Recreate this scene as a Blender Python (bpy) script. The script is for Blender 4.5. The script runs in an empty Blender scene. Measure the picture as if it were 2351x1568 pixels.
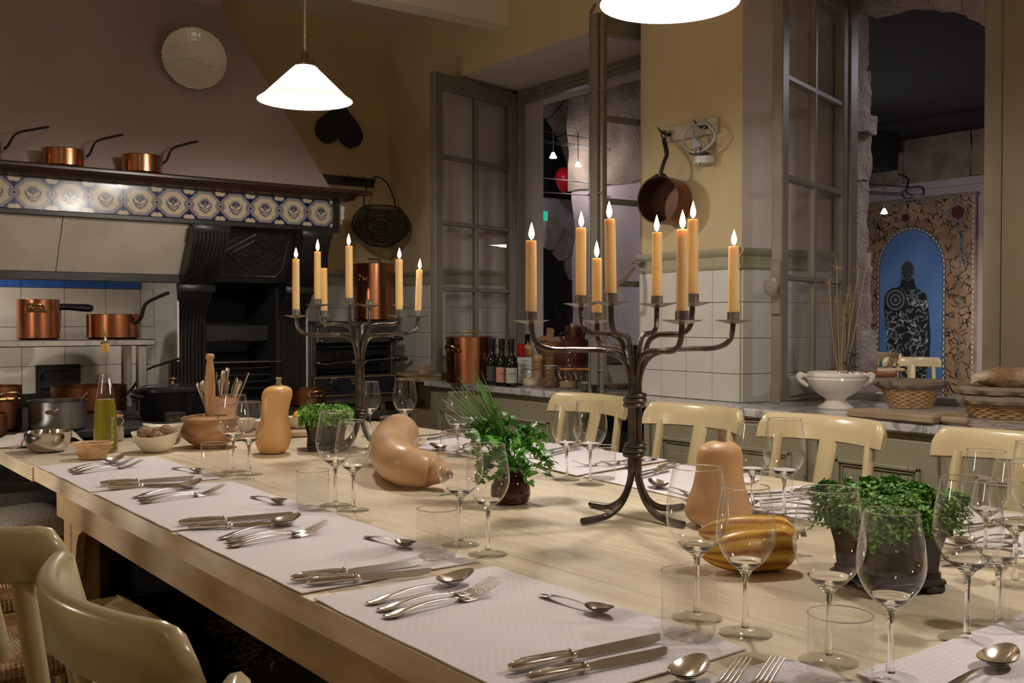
import bpy, math, random
from mathutils import Vector, Matrix, noise
random.seed(7)
PI = math.pi
S = bpy.context.scene
COL = S.collection
# ---------------------------------------------------------------- camera, world, exposure, main lights
CAM_Z = 1.2
cam_d = bpy.data.cameras.new('camera'); cam = bpy.data.objects.new('camera', cam_d); COL.objects.link(cam)
cam.location = (0, 0, CAM_Z); cam_d.sensor_width = 36.0; cam_d.lens = 36.06; cam_d.clip_start = 0.02
YAW = math.radians(-37.0); PITCH = math.radians(90 - 1.19)
cam.rotation_euler = (PITCH, 0, YAW)
S.camera = cam
S.view_settings.view_transform = 'Standard'; S.view_settings.look = 'None'
S.view_settings.exposure = 0.0; S.view_settings.gamma = 1.0; S.view_settings.use_curve_mapping = False
S.cycles.use_denoising = True
S.cycles.max_bounces = 10; S.cycles.diffuse_bounces = 4; S.cycles.glossy_bounces = 4
S.cycles.transmission_bounces = 8; S.cycles.transparent_max_bounces = 24
S.cycles.caustics_refractive = False; S.cycles.caustics_reflective = False
S.cycles.sample_clamp_indirect = 4.0
W = bpy.data.worlds.new('world'); S.world = W; W.use_nodes = True
W.node_tree.nodes['Background'].inputs[0].default_value = (0.9, 0.85, 0.8, 1); W.node_tree.nodes['Background'].inputs[1].default_value = 0.035
LAMP_W = 45.0
def add_light(kind, name, loc, energy, color=(1, 1, 1), size=0.1, rot=None, size_y=None, spot=None):
    ld = bpy.data.lights.new(name, kind); ld.energy = energy; ld.color = color
    if kind == 'AREA':
        ld.size = size
        if size_y: ld.shape = 'RECTANGLE'; ld.size_y = size_y
    else: ld.shadow_soft_size = size
    if spot: ld.spot_size = spot; ld.spot_blend = 0.6
    o = bpy.data.objects.new(name, ld); COL.objects.link(o); o.location = loc
    if rot: o.rotation_euler = rot
    return o
# unseen fill lights added behind and beside the camera
add_light('POINT', 'kitchen_fill_light', (-0.7, 0.3, 2.4), 4, (1, 0.9, 0.78), 0.10)
add_light('POINT', 'kitchen_fill_light', (-0.95, 2.9, 1.5), 15, (1, 0.88, 0.76), 0.10)  # added fill, set low so it reaches under the table edge
add_light('POINT', 'kitchen_low_fill', (0.0, 3.6, 0.62), 14, (1, 0.9, 0.78), 0.05)  # low fill added to brighten the floor under the table
# lamp under the cooker hood
add_light('AREA', 'hood_light', (0.7, 4.95, 1.62), 5.0, (1, 0.93, 0.86), 0.25, size_y=0.12)
# fill lights added to brighten the vaulted room beyond the windows
vd = Vector((1.0, 2.0, -0.1)).to_track_quat('-Z', 'Y').to_euler()
add_light('SPOT', 'vault_fill_light', (4.6, 4.3, 1.5), 60, (0.95, 0.92, 1.0), 0.03, rot=vd, spot=math.radians(75))
add_light('AREA', 'vault_fill_light', (5.0, 2.0, 2.6), 14, (0.93, 0.9, 1.0), 0.5)
add_light('AREA', 'vault_fill_light', (7.0, 3.4, 1.9), 26, (1.0, 0.93, 0.85), 0.4)

# ---------------------------------------------------------------- unprojection
R_ = Matrix.Rotation(YAW, 3, 'Z') @ Matrix.Rotation(PITCH, 3, 'X')
FPX = 36.06 / 36 * 2351
def ray(px, py): return R_ @ Vector(((px - 1175.5) / FPX, -(py - 784) / FPX, -1.0))
def PZ(px, py, z): r = ray(px, py); return Vector((0, 0, CAM_Z)) + r * ((z - CAM_Z) / r.z)
def PX(px, py, x): r = ray(px, py); return Vector((0, 0, CAM_Z)) + r * (x / r.x)
def PY(px, py, y): r = ray(px, py); return Vector((0, 0, CAM_Z)) + r * (y / r.y)
def PD(px, py, d):  # at forward distance d
    return Vector((0, 0, CAM_Z)) + ray(px, py) * d
RIGHT = Vector((math.cos(YAW), math.sin(YAW), 0)); FWD = Vector((-math.sin(YAW), math.cos(YAW), 0))

# ---------------------------------------------------------------- scene tree helpers
def tag(o, label=None, cat=None, group=None, kind=None):
    if label: o['label'] = label
    if cat: o['category'] = cat
    if group: o['group'] = group
    if kind: o['kind'] = kind
    return o
def thing(name, label, cat, loc=(0, 0, 0), rz=0, group=None, rot=None):
    o = bpy.data.objects.new(name, None); COL.objects.link(o); o.empty_display_size = 0.05
    o.location = loc; o.rotation_euler = rot if rot else (0, 0, rz)
    return tag(o, label, cat, group)
def children(o): return [c for c in bpy.data.objects if c.parent == o]
def dup(root, loc, rz, label, group=None, rot=None, scale=None):
    r = root.copy(); COL.objects.link(r); r.location = loc; r.rotation_euler = rot if rot else (0, 0, rz)
    if scale: r.scale = (scale,) * 3
    r['label'] = label
    if group: r['group'] = group
    for c in children(root):
        d = c.copy(); COL.objects.link(d); d.parent = r
        for g in children(c):
            e = g.copy(); COL.objects.link(e); e.parent = d
    return r

class MB:
    def __init__(s): s.v = []; s.f = []; s.m = []; s.mi = 0; s.T = None
    def mat(s, i): s.mi = i; return s
    def add(s, vs, fs):
        n = len(s.v)
        for p in vs:
            p = Vector(p)
            s.v.append(s.T @ p if s.T else p)
        for f in fs: s.f.append([i + n for i in f]); s.m.append(s.mi)
        return s
    def box(s, x0, y0, z0, x1, y1, z1, bev=0):
        if x0 > x1: x0, x1 = x1, x0
        if y0 > y1: y0, y1 = y1, y0
        if z0 > z1: z0, z1 = z1, z0
        if bev <= 0:
            vs = [(x, y, z) for z in (z0, z1) for y in (y0, y1) for x in (x0, x1)]
            return s.add(vs, [(0, 2, 3, 1), (4, 5, 7, 6), (0, 1, 5, 4), (2, 6, 7, 3), (0, 4, 6, 2), (1, 3, 7, 5)])
        b = min(bev, (x1 - x0) / 2.01, (y1 - y0) / 2.01, (z1 - z0) / 2.01)
        def ring(x0, y0, x1, y1, z, c):
            return [(x0 + c, y0, z), (x1 - c, y0, z), (x1, y0 + c, z), (x1, y1 - c, z), (x1 - c, y1, z), (x0 + c, y1, z), (x0, y1 - c, z), (x0, y0 + c, z)]
        c = b
        rs = [ring(x0 + b, y0 + b, x1 - b, y1 - b, z0, 0.3 * c), ring(x0, y0, x1, y1, z0 + b, c), ring(x0, y0, x1, y1, z1 - b, c), ring(x0 + b, y0 + b, x1 - b, y1 - b, z1, 0.3 * c)]
        vs = sum(rs, []); fs = [tuple(range(7, -1, -1)), tuple(range(24, 32))]
        for k in range(3):
            for i in range(8):
                j = (i + 1) % 8; fs.append((k * 8 + i, k * 8 + j, k * 8 + 8 + j, k * 8 + 8 + i))
        return s.add(vs, fs)
    def lathe(s, prof, n=32, c=(0, 0, 0), cap0=True, cap1=True, sx=1, sy=1, wob=None):
        vs = []; fs = []
        for (r, z) in prof:
            for i in range(n):
                a = 2 * PI * i / n; k = wob(a, z) if wob else 1
                vs.append((c[0] + r * k * math.cos(a) * sx, c[1] + r * k * math.sin(a) * sy, c[2] + z))
        m = len(prof)
        for k in range(m - 1):
            for i in range(n):
                j = (i + 1) % n; fs.append((k * n + i, k * n + j, (k + 1) * n + j, (k + 1) * n + i))
        if cap0 and prof[0][0] > 1e-6: fs.append(tuple(range(n - 1, -1, -1)))
        if cap1 and prof[-1][0] > 1e-6: fs.append(tuple(range((m - 1) * n, m * n)))
        return s.add(vs, fs)
    def tube(s, pts, r, n=10, cap=True, flat=1.0, up=None):
        pts = [Vector(p) for p in pts]; m = len(pts)
        rs = r if isinstance(r, (list, tuple)) else [r] * m
        vs = []; fs = []; prev = None
        for k, p in enumerate(pts):
            t = (pts[min(k + 1, m - 1)] - pts[max(k - 1, 0)]).normalized()
            if prev is None:
                u = Vector(up) if up else (Vector((0, 0, 1)) if abs(t.z) < 0.9 else Vector((1, 0, 0)))
            else: u = prev
            u = (u - t * u.dot(t)).normalized(); w = t.cross(u); prev = u
            for i in range(n):
                a = 2 * PI * i / n
                vs.append(p + (u * math.cos(a) * flat + w * math.sin(a)) * rs[k])
        for k in range(m - 1):
            for i in range(n):
                j = (i + 1) % n; fs.append((k * n + i, k * n + j, (k + 1) * n + j, (k + 1) * n + i))
        if cap: fs.append(tuple(range(n - 1, -1, -1))); fs.append(tuple(range((m - 1) * n, m * n)))
        return s.add(vs, fs)
    def prism(s, poly, d0, d1, plane='XY'):
        def mk(a, b, d):
            return {'XY': (a, b, d), 'XZ': (a, d, b), 'YZ': (d, a, b)}[plane]
        n = len(poly); vs = [mk(a, b, d0) for a, b in poly] + [mk(a, b, d1) for a, b in poly]
        fs = [tuple(range(n - 1, -1, -1)), tuple(range(n, 2 * n))]
        for i in range(n): j = (i + 1) % n; fs.append((i, j, n + j, n + i))
        return s.add(vs, fs)
    def quad(s, *p): return s.add(p, [tuple(range(len(p)))])
    def sphere(s, c, r, n=16, m=10, sz=1, wob=None):
        prof = []
        for k in range(m + 1):
            a = -PI / 2 + PI * k / m; prof.append((max(r * math.cos(a), 1e-5), r * sz * math.sin(a)))
        return s.lathe(prof, n, c, wob=wob)
    def torus(s, c, R, r, n=28, m=8, sz=1.0, axis='Z'):
        vs = []; fs = []
        for i in range(n):
            a = 2 * PI * i / n
            for j in range(m):
                b = 2 * PI * j / m; q = R + r * math.cos(b); z = r * math.sin(b) * sz
                p = (q * math.cos(a), q * math.sin(a), z)
                if axis == 'X': p = (p[2], p[0], p[1])
                if axis == 'Y': p = (p[0], p[2], p[1])
                vs.append((c[0] + p[0], c[1] + p[1], c[2] + p[2]))
        for i in range(n):
            for j in range(m):
                fs.append((i * m + j, ((i + 1) % n) * m + j, ((i + 1) % n) * m + (j + 1) % m, i * m + (j + 1) % m))
        return s.add(vs, fs)
    def grid(s, fn, nu, nv, closed=False):
        vs = [fn(i / nu, j / nv) for j in range(nv + 1) for i in range(nu + 1)]
        fs = [(j * (nu + 1) + i, j * (nu + 1) + i + 1, (j + 1) * (nu + 1) + i + 1, (j + 1) * (nu + 1) + i) for j in range(nv) for i in range(nu)]
        return s.add(vs, fs)
    def mesh(s, name, mats, smooth=True, ang=35):
        me = bpy.data.meshes.new(name); me.from_pydata(s.v, [], s.f)
        for mt in (mats if isinstance(mats, (list, tuple)) else [mats]): me.materials.append(mt)
        if max(s.m or [0]) > 0: me.polygons.foreach_set('material_index', s.m)
        me.update()
        if smooth:
            me.polygons.foreach_set('use_smooth', [True] * len(me.polygons))
            try: me.set_sharp_from_angle(angle=math.radians(ang))
            except Exception: pass
        return me
    def build(s, name, mats, parent=None, smooth=True, ang=35, loc=None, rot=None, kind=None, label=None):
        import bmesh
        me = s.mesh(name, mats, smooth, ang)
        bm = bmesh.new(); bm.from_mesh(me); bmesh.ops.recalc_face_normals(bm, faces=bm.faces); bm.to_mesh(me); bm.free()
        o = bpy.data.objects.new(name, me); COL.objects.link(o)
        if parent: o.parent = parent
        if loc is not None: o.location = loc
        if rot is not None: o.rotation_euler = rot
        if kind: o['kind'] = kind
        if label: o['label'] = label
        return o
def inst(o_or_mesh, name, parent, loc=(0, 0, 0), rot=(0, 0, 0), scale=None):
    me = o_or_mesh if isinstance(o_or_mesh, bpy.types.Mesh) else o_or_mesh.data
    o = bpy.data.objects.new(name, me); COL.objects.link(o); o.parent = parent; o.location = loc; o.rotation_euler = rot
    if scale: o.scale = scale if isinstance(scale, (tuple, list)) else (scale,) * 3
    return o
def catmull(pts, per=6):
    pts = [Vector(p) for p in pts]; out = []
    for i in range(len(pts) - 1):
        p0 = pts[max(i - 1, 0)]; p1 = pts[i]; p2 = pts[i + 1]; p3 = pts[min(i + 2, len(pts) - 1)]
        for k in range(per):
            t = k / per
            out.append(0.5 * ((2 * p1) + (p2 - p0) * t + (2 * p0 - 5 * p1 + 4 * p2 - p3) * t * t + (3 * p1 - p0 - 3 * p2 + p3) * t ** 3))
    out.append(pts[-1]); return out
def lerps(vals, n):
    out = []
    for i in range(n):
        t = i / (n - 1) * (len(vals) - 1); k = min(int(t), len(vals) - 2); out.append(vals[k] + (vals[k + 1] - vals[k]) * (t - k))
    return out

# ---------------------------------------------------------------- materials
def _new(name):
    m = bpy.data.materials.new(name); m.use_nodes = True; nt = m.node_tree
    return m, nt, nt.nodes['Principled BSDF']
def mat(name, c, rough=0.5, metal=0.0, c2=None, scale=8.0, bump=0.0, bscale=None, stretch=(1, 1, 1), coat=0, spec=0.5, trans=0, ior=1.45, sss=0, emit=None, es=0, detail=4, lo=0.35, hi=0.65, rv=0.0):
    m, nt, b = _new(name)
    b.inputs['Base Color'].default_value = (*c, 1); b.inputs['Roughness'].default_value = rough; b.inputs['Metallic'].default_value = metal
    b.inputs['Specular IOR Level'].default_value = spec; b.inputs['IOR'].default_value = ior
    if coat: b.inputs['Coat Weight'].default_value = coat; b.inputs['Coat Roughness'].default_value = 0.15
    if trans: b.inputs['Transmission Weight'].default_value = trans
    if sss: b.inputs['Subsurface Weight'].default_value = sss; b.inputs['Subsurface Radius'].default_value = (0.02, 0.008, 0.003); b.inputs['Subsurface Scale'].default_value = 1.0
    if emit: b.inputs['Emission Color'].default_value = (*emit, 1); b.inputs['Emission Strength'].default_value = es
    if c2 or bump or rv:
        tc = nt.nodes.new('ShaderNodeTexCoord'); mp = nt.nodes.new('ShaderNodeMapping'); mp.inputs['Scale'].default_value = stretch
        nt.links.new(tc.outputs['Object'], mp.inputs['Vector'])
        nz = nt.nodes.new('ShaderNodeTexNoise'); nz.inputs['Scale'].default_value = scale; nz.inputs['Detail'].default_value = detail
        nt.links.new(mp.outputs[0], nz.inputs['Vector'])
        if c2:
            r = nt.nodes.new('ShaderNodeValToRGB'); r.color_ramp.elements[0].position = lo; r.color_ramp.elements[1].position = hi
            r.color_ramp.elements[0].color = (*c, 1); r.color_ramp.elements[1].color = (*c2, 1)
            nt.links.new(nz.outputs['Fac'], r.inputs['Fac']); nt.links.new(r.outputs[0], b.inputs['Base Color'])
        if rv:
            mr = nt.nodes.new('ShaderNodeMapRange'); mr.inputs[1].default_value = 0.3; mr.inputs[2].default_value = 0.7
            mr.inputs[3].default_value = max(rough - rv, 0.02); mr.inputs[4].default_value = rough + rv
            nt.links.new(nz.outputs['Fac'], mr.inputs[0]); nt.links.new(mr.outputs[0], b.inputs['Roughness'])
        if bump:
            n2 = nt.nodes.new('ShaderNodeTexNoise'); n2.inputs['Scale'].default_value = bscale or scale * 3; n2.inputs['Detail'].default_value = 5
            nt.links.new(mp.outputs[0], n2.inputs['Vector'])
            bp = nt.nodes.new('ShaderNodeBump'); bp.inputs['Strength'].default_value = bump; bp.inputs['Distance'].default_value = 0.01
            nt.links.new(n2.outputs['Fac'], bp.inputs['Height']); nt.links.new(bp.outputs[0], b.inputs['Normal'])
    return m
def wood(name, c, c2, rough=0.5, axis=1, scale=6, knots=0.0, stretch=14, bump=0.08, blotch=None):
    """grain running along the given axis (0 x, 1 y, 2 z)"""
    m, nt, b = _new(name); N = nt.nodes.new; L = nt.links.new
    tc = N('ShaderNodeTexCoord'); mp = N('ShaderNodeMapping'); st = [stretch] * 3; st[axis] = 1.0
    mp.inputs['Scale'].default_value = st; L(tc.outputs['Object'], mp.inputs['Vector'])
    n1 = N('ShaderNodeTexNoise'); n1.inputs['Scale'].default_value = scale; n1.inputs['Detail'].default_value = 8; n1.inputs['Distortion'].default_value = 0.6
    L(mp.outputs[0], n1.inputs['Vector'])
    r = N('ShaderNodeValToRGB'); e = r.color_ramp.elements; e[0].position = 0.3; e[0].color = (*c2, 1); e[1].position = 0.62; e[1].color = (*c, 1)
    L(n1.outputs['Fac'], r.inputs['Fac'])
    out = r.outputs[0]
    n3 = N('ShaderNodeTexNoise'); n3.inputs['Scale'].default_value = 3.0; n3.inputs['Detail'].default_value = 4; L(tc.outputs['Object'], n3.inputs['Vector'])
    r3 = N('ShaderNodeValToRGB'); e = r3.color_ramp.elements; e[0].position = 0.35; e[0].color = (0.80, 0.79, 0.77, 1); e[1].position = 0.62; e[1].color = (1.05, 1.04, 1.02, 1)
    L(n3.outputs['Fac'], r3.inputs['Fac'])
    mx = N('ShaderNodeMix'); mx.data_type = 'RGBA'; mx.blend_type = 'MULTIPLY'; mx.inputs[0].default_value = 1
    L(out, mx.inputs[6]); L(r3.outputs[0], mx.inputs[7]); L(mx.outputs[2], b.inputs['Base Color'])
    b.inputs['Roughness'].default_value = rough
    bp = N('ShaderNodeBump'); bp.inputs['Strength'].default_value = bump; bp.inputs['Distance'].default_value = 0.004
    L(n1.outputs['Fac'], bp.inputs['Height']); L(bp.outputs[0], b.inputs['Normal'])
    return m
def thin_glass(name, tint=(0.985, 0.985, 0.98), k=1.0, rough=0.0):
    m = bpy.data.materials.new(name); m.use_nodes = True; nt = m.node_tree; nt.nodes.clear(); N = nt.nodes.new; L = nt.links.new
    o = N('ShaderNodeOutputMaterial'); mx = N('ShaderNodeMixShader'); t = N('ShaderNodeBsdfTransparent'); t.inputs[0].default_value = (*tint, 1)
    g = N('ShaderNodeBsdfGlossy'); g.inputs['Roughness'].default_value = rough; g.inputs[0].default_value = (1, 1, 1, 1)
    lw = N('ShaderNodeLayerWeight'); lw.inputs[0].default_value = 0.5      # facing: the same from both sides of the thin wall
    pw = N('ShaderNodeMath'); pw.operation = 'POWER'; pw.inputs[1].default_value = 4.0; L(lw.outputs['Facing'], pw.inputs[0])
    p2 = N('ShaderNodeMath'); p2.operation = 'POWER'; p2.inputs[1].default_value = 14.0; L(lw.outputs['Facing'], p2.inputs[0])
    mc = N('ShaderNodeMix'); mc.data_type = 'RGBA'; mc.inputs[6].default_value = (*tint, 1); mc.inputs[7].default_value = (0.42, 0.42, 0.41, 1); L(p2.outputs[0], mc.inputs[0]); L(mc.outputs[2], t.inputs[0])
    mu = N('ShaderNodeMath'); mu.operation = 'MULTIPLY_ADD'; mu.inputs[1].default_value = 0.80 * k; mu.inputs[2].default_value = 0.045 * k; mu.use_clamp = True
    L(pw.outputs[0], mu.inputs[0]); L(mu.outputs[0], mx.inputs[0]); L(t.outputs[0], mx.inputs[1]); L(g.outputs[0], mx.inputs[2]); L(mx.outputs[0], o.inputs[0])
    return m

M = {}
M['wall'] = mat('ochre_plaster', (0.50, 0.385, 0.215), 0.85, c2=(0.54, 0.42, 0.24), scale=2.5, bump=0.08, bscale=60)
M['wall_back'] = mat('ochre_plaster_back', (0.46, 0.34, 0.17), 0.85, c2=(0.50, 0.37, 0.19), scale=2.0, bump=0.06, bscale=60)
M['reveal'] = mat('grey_plaster_reveal', (0.60, 0.53, 0.48), 0.85, c2=(0.66, 0.58, 0.53), scale=3, bump=0.08, bscale=50)
M['hood'] = mat('mauve_plaster', (0.36, 0.275, 0.255), 0.9, c2=(0.42, 0.325, 0.30), scale=1.6, bump=0.1, bscale=40, detail=7)
M['ceiling'] = mat('ceiling_paint', (0.55, 0.46, 0.36), 0.9, c2=(0.58, 0.49, 0.39), scale=2)
M['beam'] = mat('beam_paint', (0.62, 0.55, 0.44), 0.85, c2=(0.66, 0.59, 0.48), scale=3)
M['sage'] = mat('sage_green_paint', (0.29, 0.265, 0.175), 0.45, c2=(0.32, 0.29, 0.195), scale=5, bump=0.03, bscale=50)
M['sage_rail'] = mat('sage_rail_paint', (0.33, 0.31, 0.21), 0.5, c2=(0.36, 0.335, 0.235), scale=6)
M['casement'] = mat('casement_paint', (0.155, 0.135, 0.10), 0.4, c2=(0.185, 0.16, 0.12), scale=9, bump=0.05, bscale=60)
M['tile_white'] = mat('white_wall_tile', (0.58, 0.56, 0.51), 0.16, c2=(0.63, 0.61, 0.55), scale=4, bump=0.02, bscale=12)
M['tile_cream'] = mat('cream_hearth_tile', (0.60, 0.54, 0.45), 0.22, c2=(0.66, 0.60, 0.51), scale=5, bump=0.03, bscale=10)
M['tile_blue'] = mat('blue_tile', (0.03, 0.11, 0.42), 0.2, c2=(0.04, 0.13, 0.46), scale=5)
M['grout'] = mat('grout', (0.12, 0.09, 0.07), 0.9)
M['grout_light'] = mat('tile_bed', (0.42, 0.36, 0.29), 0.9)
def marble_mat():
    m, nt, b = _new('grey_veined_marble'); N = nt.nodes.new; L = nt.links.new; tc = N('ShaderNodeTexCoord')
    n0 = N('ShaderNodeTexNoise'); n0.inputs['Scale'].default_value = 3.0; n0.inputs['Detail'].default_value = 4; L(tc.outputs['Object'], n0.inputs['Vector'])
    v = N('ShaderNodeTexNoise'); v.inputs['Scale'].default_value = 5.5; v.inputs['Detail'].default_value = 9; v.inputs['Distortion'].default_value = 1.4; L(tc.outputs['Object'], v.inputs['Vector'])
    r = N('ShaderNodeValToRGB'); e = r.color_ramp.elements; e[0].position = 0.455; e[0].color = (1, 1, 1, 1); e[1].position = 0.545; e[1].color = (1, 1, 1, 1); x = e.new(0.5); x.color = (0.42, 0.43, 0.45, 1); L(v.outputs[0], r.inputs[0])
    r2 = N('ShaderNodeValToRGB'); e = r2.color_ramp.elements; e[0].position = 0.3; e[0].color = (0.46, 0.44, 0.42, 1); e[1].position = 0.7; e[1].color = (0.66, 0.63, 0.60, 1); L(n0.outputs[0], r2.inputs[0])
    mx = N('ShaderNodeMix'); mx.data_type = 'RGBA'; mx.blend_type = 'MULTIPLY'; mx.inputs[0].default_value = 1; L(r2.outputs[0], mx.inputs[6]); L(r.outputs[0], mx.inputs[7]); L(mx.outputs[2], b.inputs[0]); b.inputs['Roughness'].default_value = 0.16
    return m
M['marble'] = marble_mat()
M['iron'] = mat('black_cast_iron', (0.018, 0.017, 0.016), 0.38, metal=0.3, c2=(0.03, 0.027, 0.025), scale=12, bump=0.08, bscale=60)
M['iron_dull'] = mat('sooty_iron', (0.012, 0.012, 0.012), 0.6, c2=(0.02, 0.019, 0.018), scale=12, bump=0.1, bscale=60)
M['soot_shade'] = mat('soot_and_shade_black', (0.006, 0.006, 0.006), 0.9)  # firebox soot and soil, also the painted dark of openings
M['enamel'] = mat('black_enamel', (0.012, 0.012, 0.013), 0.22, bump=0.02, bscale=50)
M['darkwood'] = wood('dark_mantel_wood', (0.045, 0.02, 0.012), (0.02, 0.01, 0.007), 0.35, axis=0)
M['copper'] = mat('hammered_copper', (0.62, 0.27, 0.14), 0.24, metal=1.0, c2=(0.42, 0.16, 0.08), scale=7, bump=0.05, bscale=26, stretch=(1, 1, 0.4), rv=0.09)
M['copper_dark'] = mat('tarnished_copper', (0.33, 0.13, 0.06), 0.38, metal=1.0, c2=(0.17, 0.07, 0.04), scale=6, bump=0.05, bscale=30, rv=0.08)
M['brass'] = mat('aged_brass', (0.55, 0.38, 0.16), 0.3, metal=1.0, c2=(0.35, 0.22, 0.1), scale=20)
M['tin'] = mat('tin_lining', (0.5, 0.46, 0.42), 0.3, metal=1.0)
M['steel'] = mat('brushed_steel', (0.44, 0.43, 0.42), 0.3, metal=1.0, rv=0.05, scale=30, stretch=(1, 1, 0.05))
M['steel_dark'] = mat('worn_dark_steel', (0.16, 0.155, 0.15), 0.38, metal=0.9, c2=(0.24, 0.23, 0.22), scale=10, bump=0.02)
M['steel_shiny'] = mat('polished_steel', (0.62, 0.58, 0.53), 0.12, metal=1.0)
M['silver'] = mat('worn_silver', (0.86, 0.80, 0.72), 0.2, metal=1.0, c2=(0.62, 0.56, 0.48), scale=30, bump=0.01, bscale=80, rv=0.03)
M['blade'] = mat('knife_steel', (0.55, 0.53, 0.50), 0.16, metal=1.0)
M['wrought'] = mat('wrought_iron', (0.07, 0.055, 0.045), 0.34, metal=0.75, c2=(0.17, 0.14, 0.12), scale=22, bump=0.25, bscale=70, lo=0.45, hi=0.72, rv=0.08)
M['wrought_pan'] = mat('wax_spattered_iron', (0.30, 0.27, 0.24), 0.35, metal=0.6, c2=(0.12, 0.1, 0.09), scale=30, bump=0.15, bscale=80)
M['wax'] = mat('beeswax', (0.84, 0.58, 0.25), 0.42, sss=0.35, c2=(0.88, 0.63, 0.30), scale=8, spec=0.5)
M['wick'] = mat('wick', (0.02, 0.015, 0.01), 0.9)
M['chair'] = mat('cream_chair_paint', (0.56, 0.445, 0.235), 0.26, c2=(0.62, 0.50, 0.28), scale=4, bump=0.04, bscale=25, coat=0.3)
M['chair_dim'] = mat('olive_cream_chair_paint', (0.50, 0.42, 0.20), 0.3, c2=(0.56, 0.47, 0.24), scale=5, bump=0.04, bscale=25, coat=0.2)
M['table'] = wood('scrubbed_table_wood', (0.80, 0.69, 0.51), (0.66, 0.53, 0.36), 0.36, axis=1, scale=4.5, stretch=11)
M['table_x'] = wood('scrubbed_table_wood_cross', (0.76, 0.64, 0.46), (0.66, 0.53, 0.36), 0.45, axis=0, scale=5, stretch=10)
M['apron'] = wood('pine_apron', (0.56, 0.39, 0.20), (0.45, 0.29, 0.14), 0.45, axis=1, scale=4, stretch=9)
M['edgewood'] = wood('worn_table_edge', (0.84, 0.70, 0.50), (0.68, 0.52, 0.33), 0.45, axis=1, scale=4, stretch=8)
M['board'] = wood('chopping_board_wood', (0.40, 0.29, 0.18), (0.30, 0.2, 0.12), 0.6, axis=0, scale=6, stretch=8)
M['brownwood'] = wood('brown_turned_wood', (0.32, 0.17, 0.08), (0.22, 0.11, 0.05), 0.45, axis=2, scale=10, stretch=5)
M['dark_leg'] = wood('dark_stained_leg', (0.06, 0.022, 0.012), (0.03, 0.012, 0.008), 0.5, axis=2)
M['ceramic'] = mat('white_ceramic', (0.74, 0.69, 0.60), 0.14, c2=(0.77, 0.72, 0.63), scale=4)
M['bowl'] = mat('cream_bowl', (0.70, 0.63, 0.50), 0.3)
M['terracotta'] = mat('terracotta', (0.50, 0.24, 0.15), 0.75, c2=(0.56, 0.29, 0.19), scale=8)
M['brownglaze'] = mat('brown_glaze', (0.06, 0.017, 0.012), 0.1, c2=(0.09, 0.03, 0.02), scale=7)
M['aubergine'] = mat('aubergine_glaze', (0.035, 0.008, 0.011), 0.07, c2=(0.06, 0.02, 0.015), scale=9)
M['glass'] = thin_glass('clear_thin_glass', (0.975, 0.972, 0.965), 1.25)
M['pane'] = thin_glass('old_window_glass', (0.90, 0.89, 0.87), 1.0)
M['tumbler_glass'] = thin_glass('tumbler_glass', (0.98, 0.978, 0.97), 0.6)
M['foot_glass'] = thin_glass('glass_foot', (0.97, 0.968, 0.96), 0.5)
M['stem_glass'] = mat('solid_glass', (0.98, 0.98, 0.97), 0.0, trans=1.0, ior=1.48)
M['dark_bottle'] = mat('dark_bottle_glass', (0.008, 0.009, 0.006), 0.06)
M['pot_black'] = mat('black_glazed_pot', (0.016, 0.015, 0.015), 0.16, bump=0.25, bscale=14, c2=(0.03, 0.027, 0.026), scale=8)
M['leaf'] = mat('cress_leaf', (0.15, 0.33, 0.04), 0.45, c2=(0.30, 0.52, 0.09), scale=60)
M['leaf_dark'] = mat('deep_cress_leaf', (0.08, 0.24, 0.03), 0.45, c2=(0.16, 0.38, 0.06), scale=60)
M['parsley'] = mat('parsley_leaf', (0.07, 0.25, 0.03), 0.35, c2=(0.14, 0.38, 0.06), scale=30)
M['chive'] = mat('chive', (0.06, 0.19, 0.03), 0.35, c2=(0.10, 0.26, 0.05), scale=20)
M['rush'] = mat('woven_rush', (0.40, 0.26, 0.13), 0.6, c2=(0.55, 0.38, 0.20), scale=60, bump=0.6, bscale=120, stretch=(1, 0.12, 1))
M['wicker'] = mat('wicker', (0.50, 0.30, 0.14), 0.5, c2=(0.62, 0.41, 0.21), scale=30)
M['wicker_dark'] = mat('brown_wicker', (0.36, 0.2, 0.08), 0.5, c2=(0.46, 0.28, 0.13), scale=30)
M['linen'] = mat('brown_linen', (0.22, 0.17, 0.12), 0.9, c2=(0.27, 0.21, 0.15), scale=20, bump=0.3, bscale=160)
M['black_plastic'] = mat('black_plastic', (0.012, 0.012, 0.012), 0.3)
M['white_plastic'] = mat('white_plastic', (0.55, 0.54, 0.52), 0.35)
M['red'] = mat('red_plastic', (0.45, 0.01, 0.015), 0.25)
M['paper'] = mat('printed_paper', (0.6, 0.57, 0.53), 0.7)
M['heartwood'] = mat('black_painted_board', (0.010, 0.009, 0.008), 0.6)
M['crust'] = mat('bread_crust', (0.33, 0.16, 0.06), 0.7, c2=(0.52, 0.33, 0.17), scale=14, bump=0.5, bscale=50)
# ================================================================ SETTING
def struct(name, mb, mats, parent=None, **k):
    o = mb.build(name, mats, parent, **k)
    if parent is None: o['kind'] = 'structure'
    return o
WX = 3.19; WY = 5.47; CZ = 2.96; LZ = 2.546; CT = 0.87   # window wall, hearth wall, ceiling, lintel, counter
X0, Y0 = -1.6, -1.6
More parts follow.
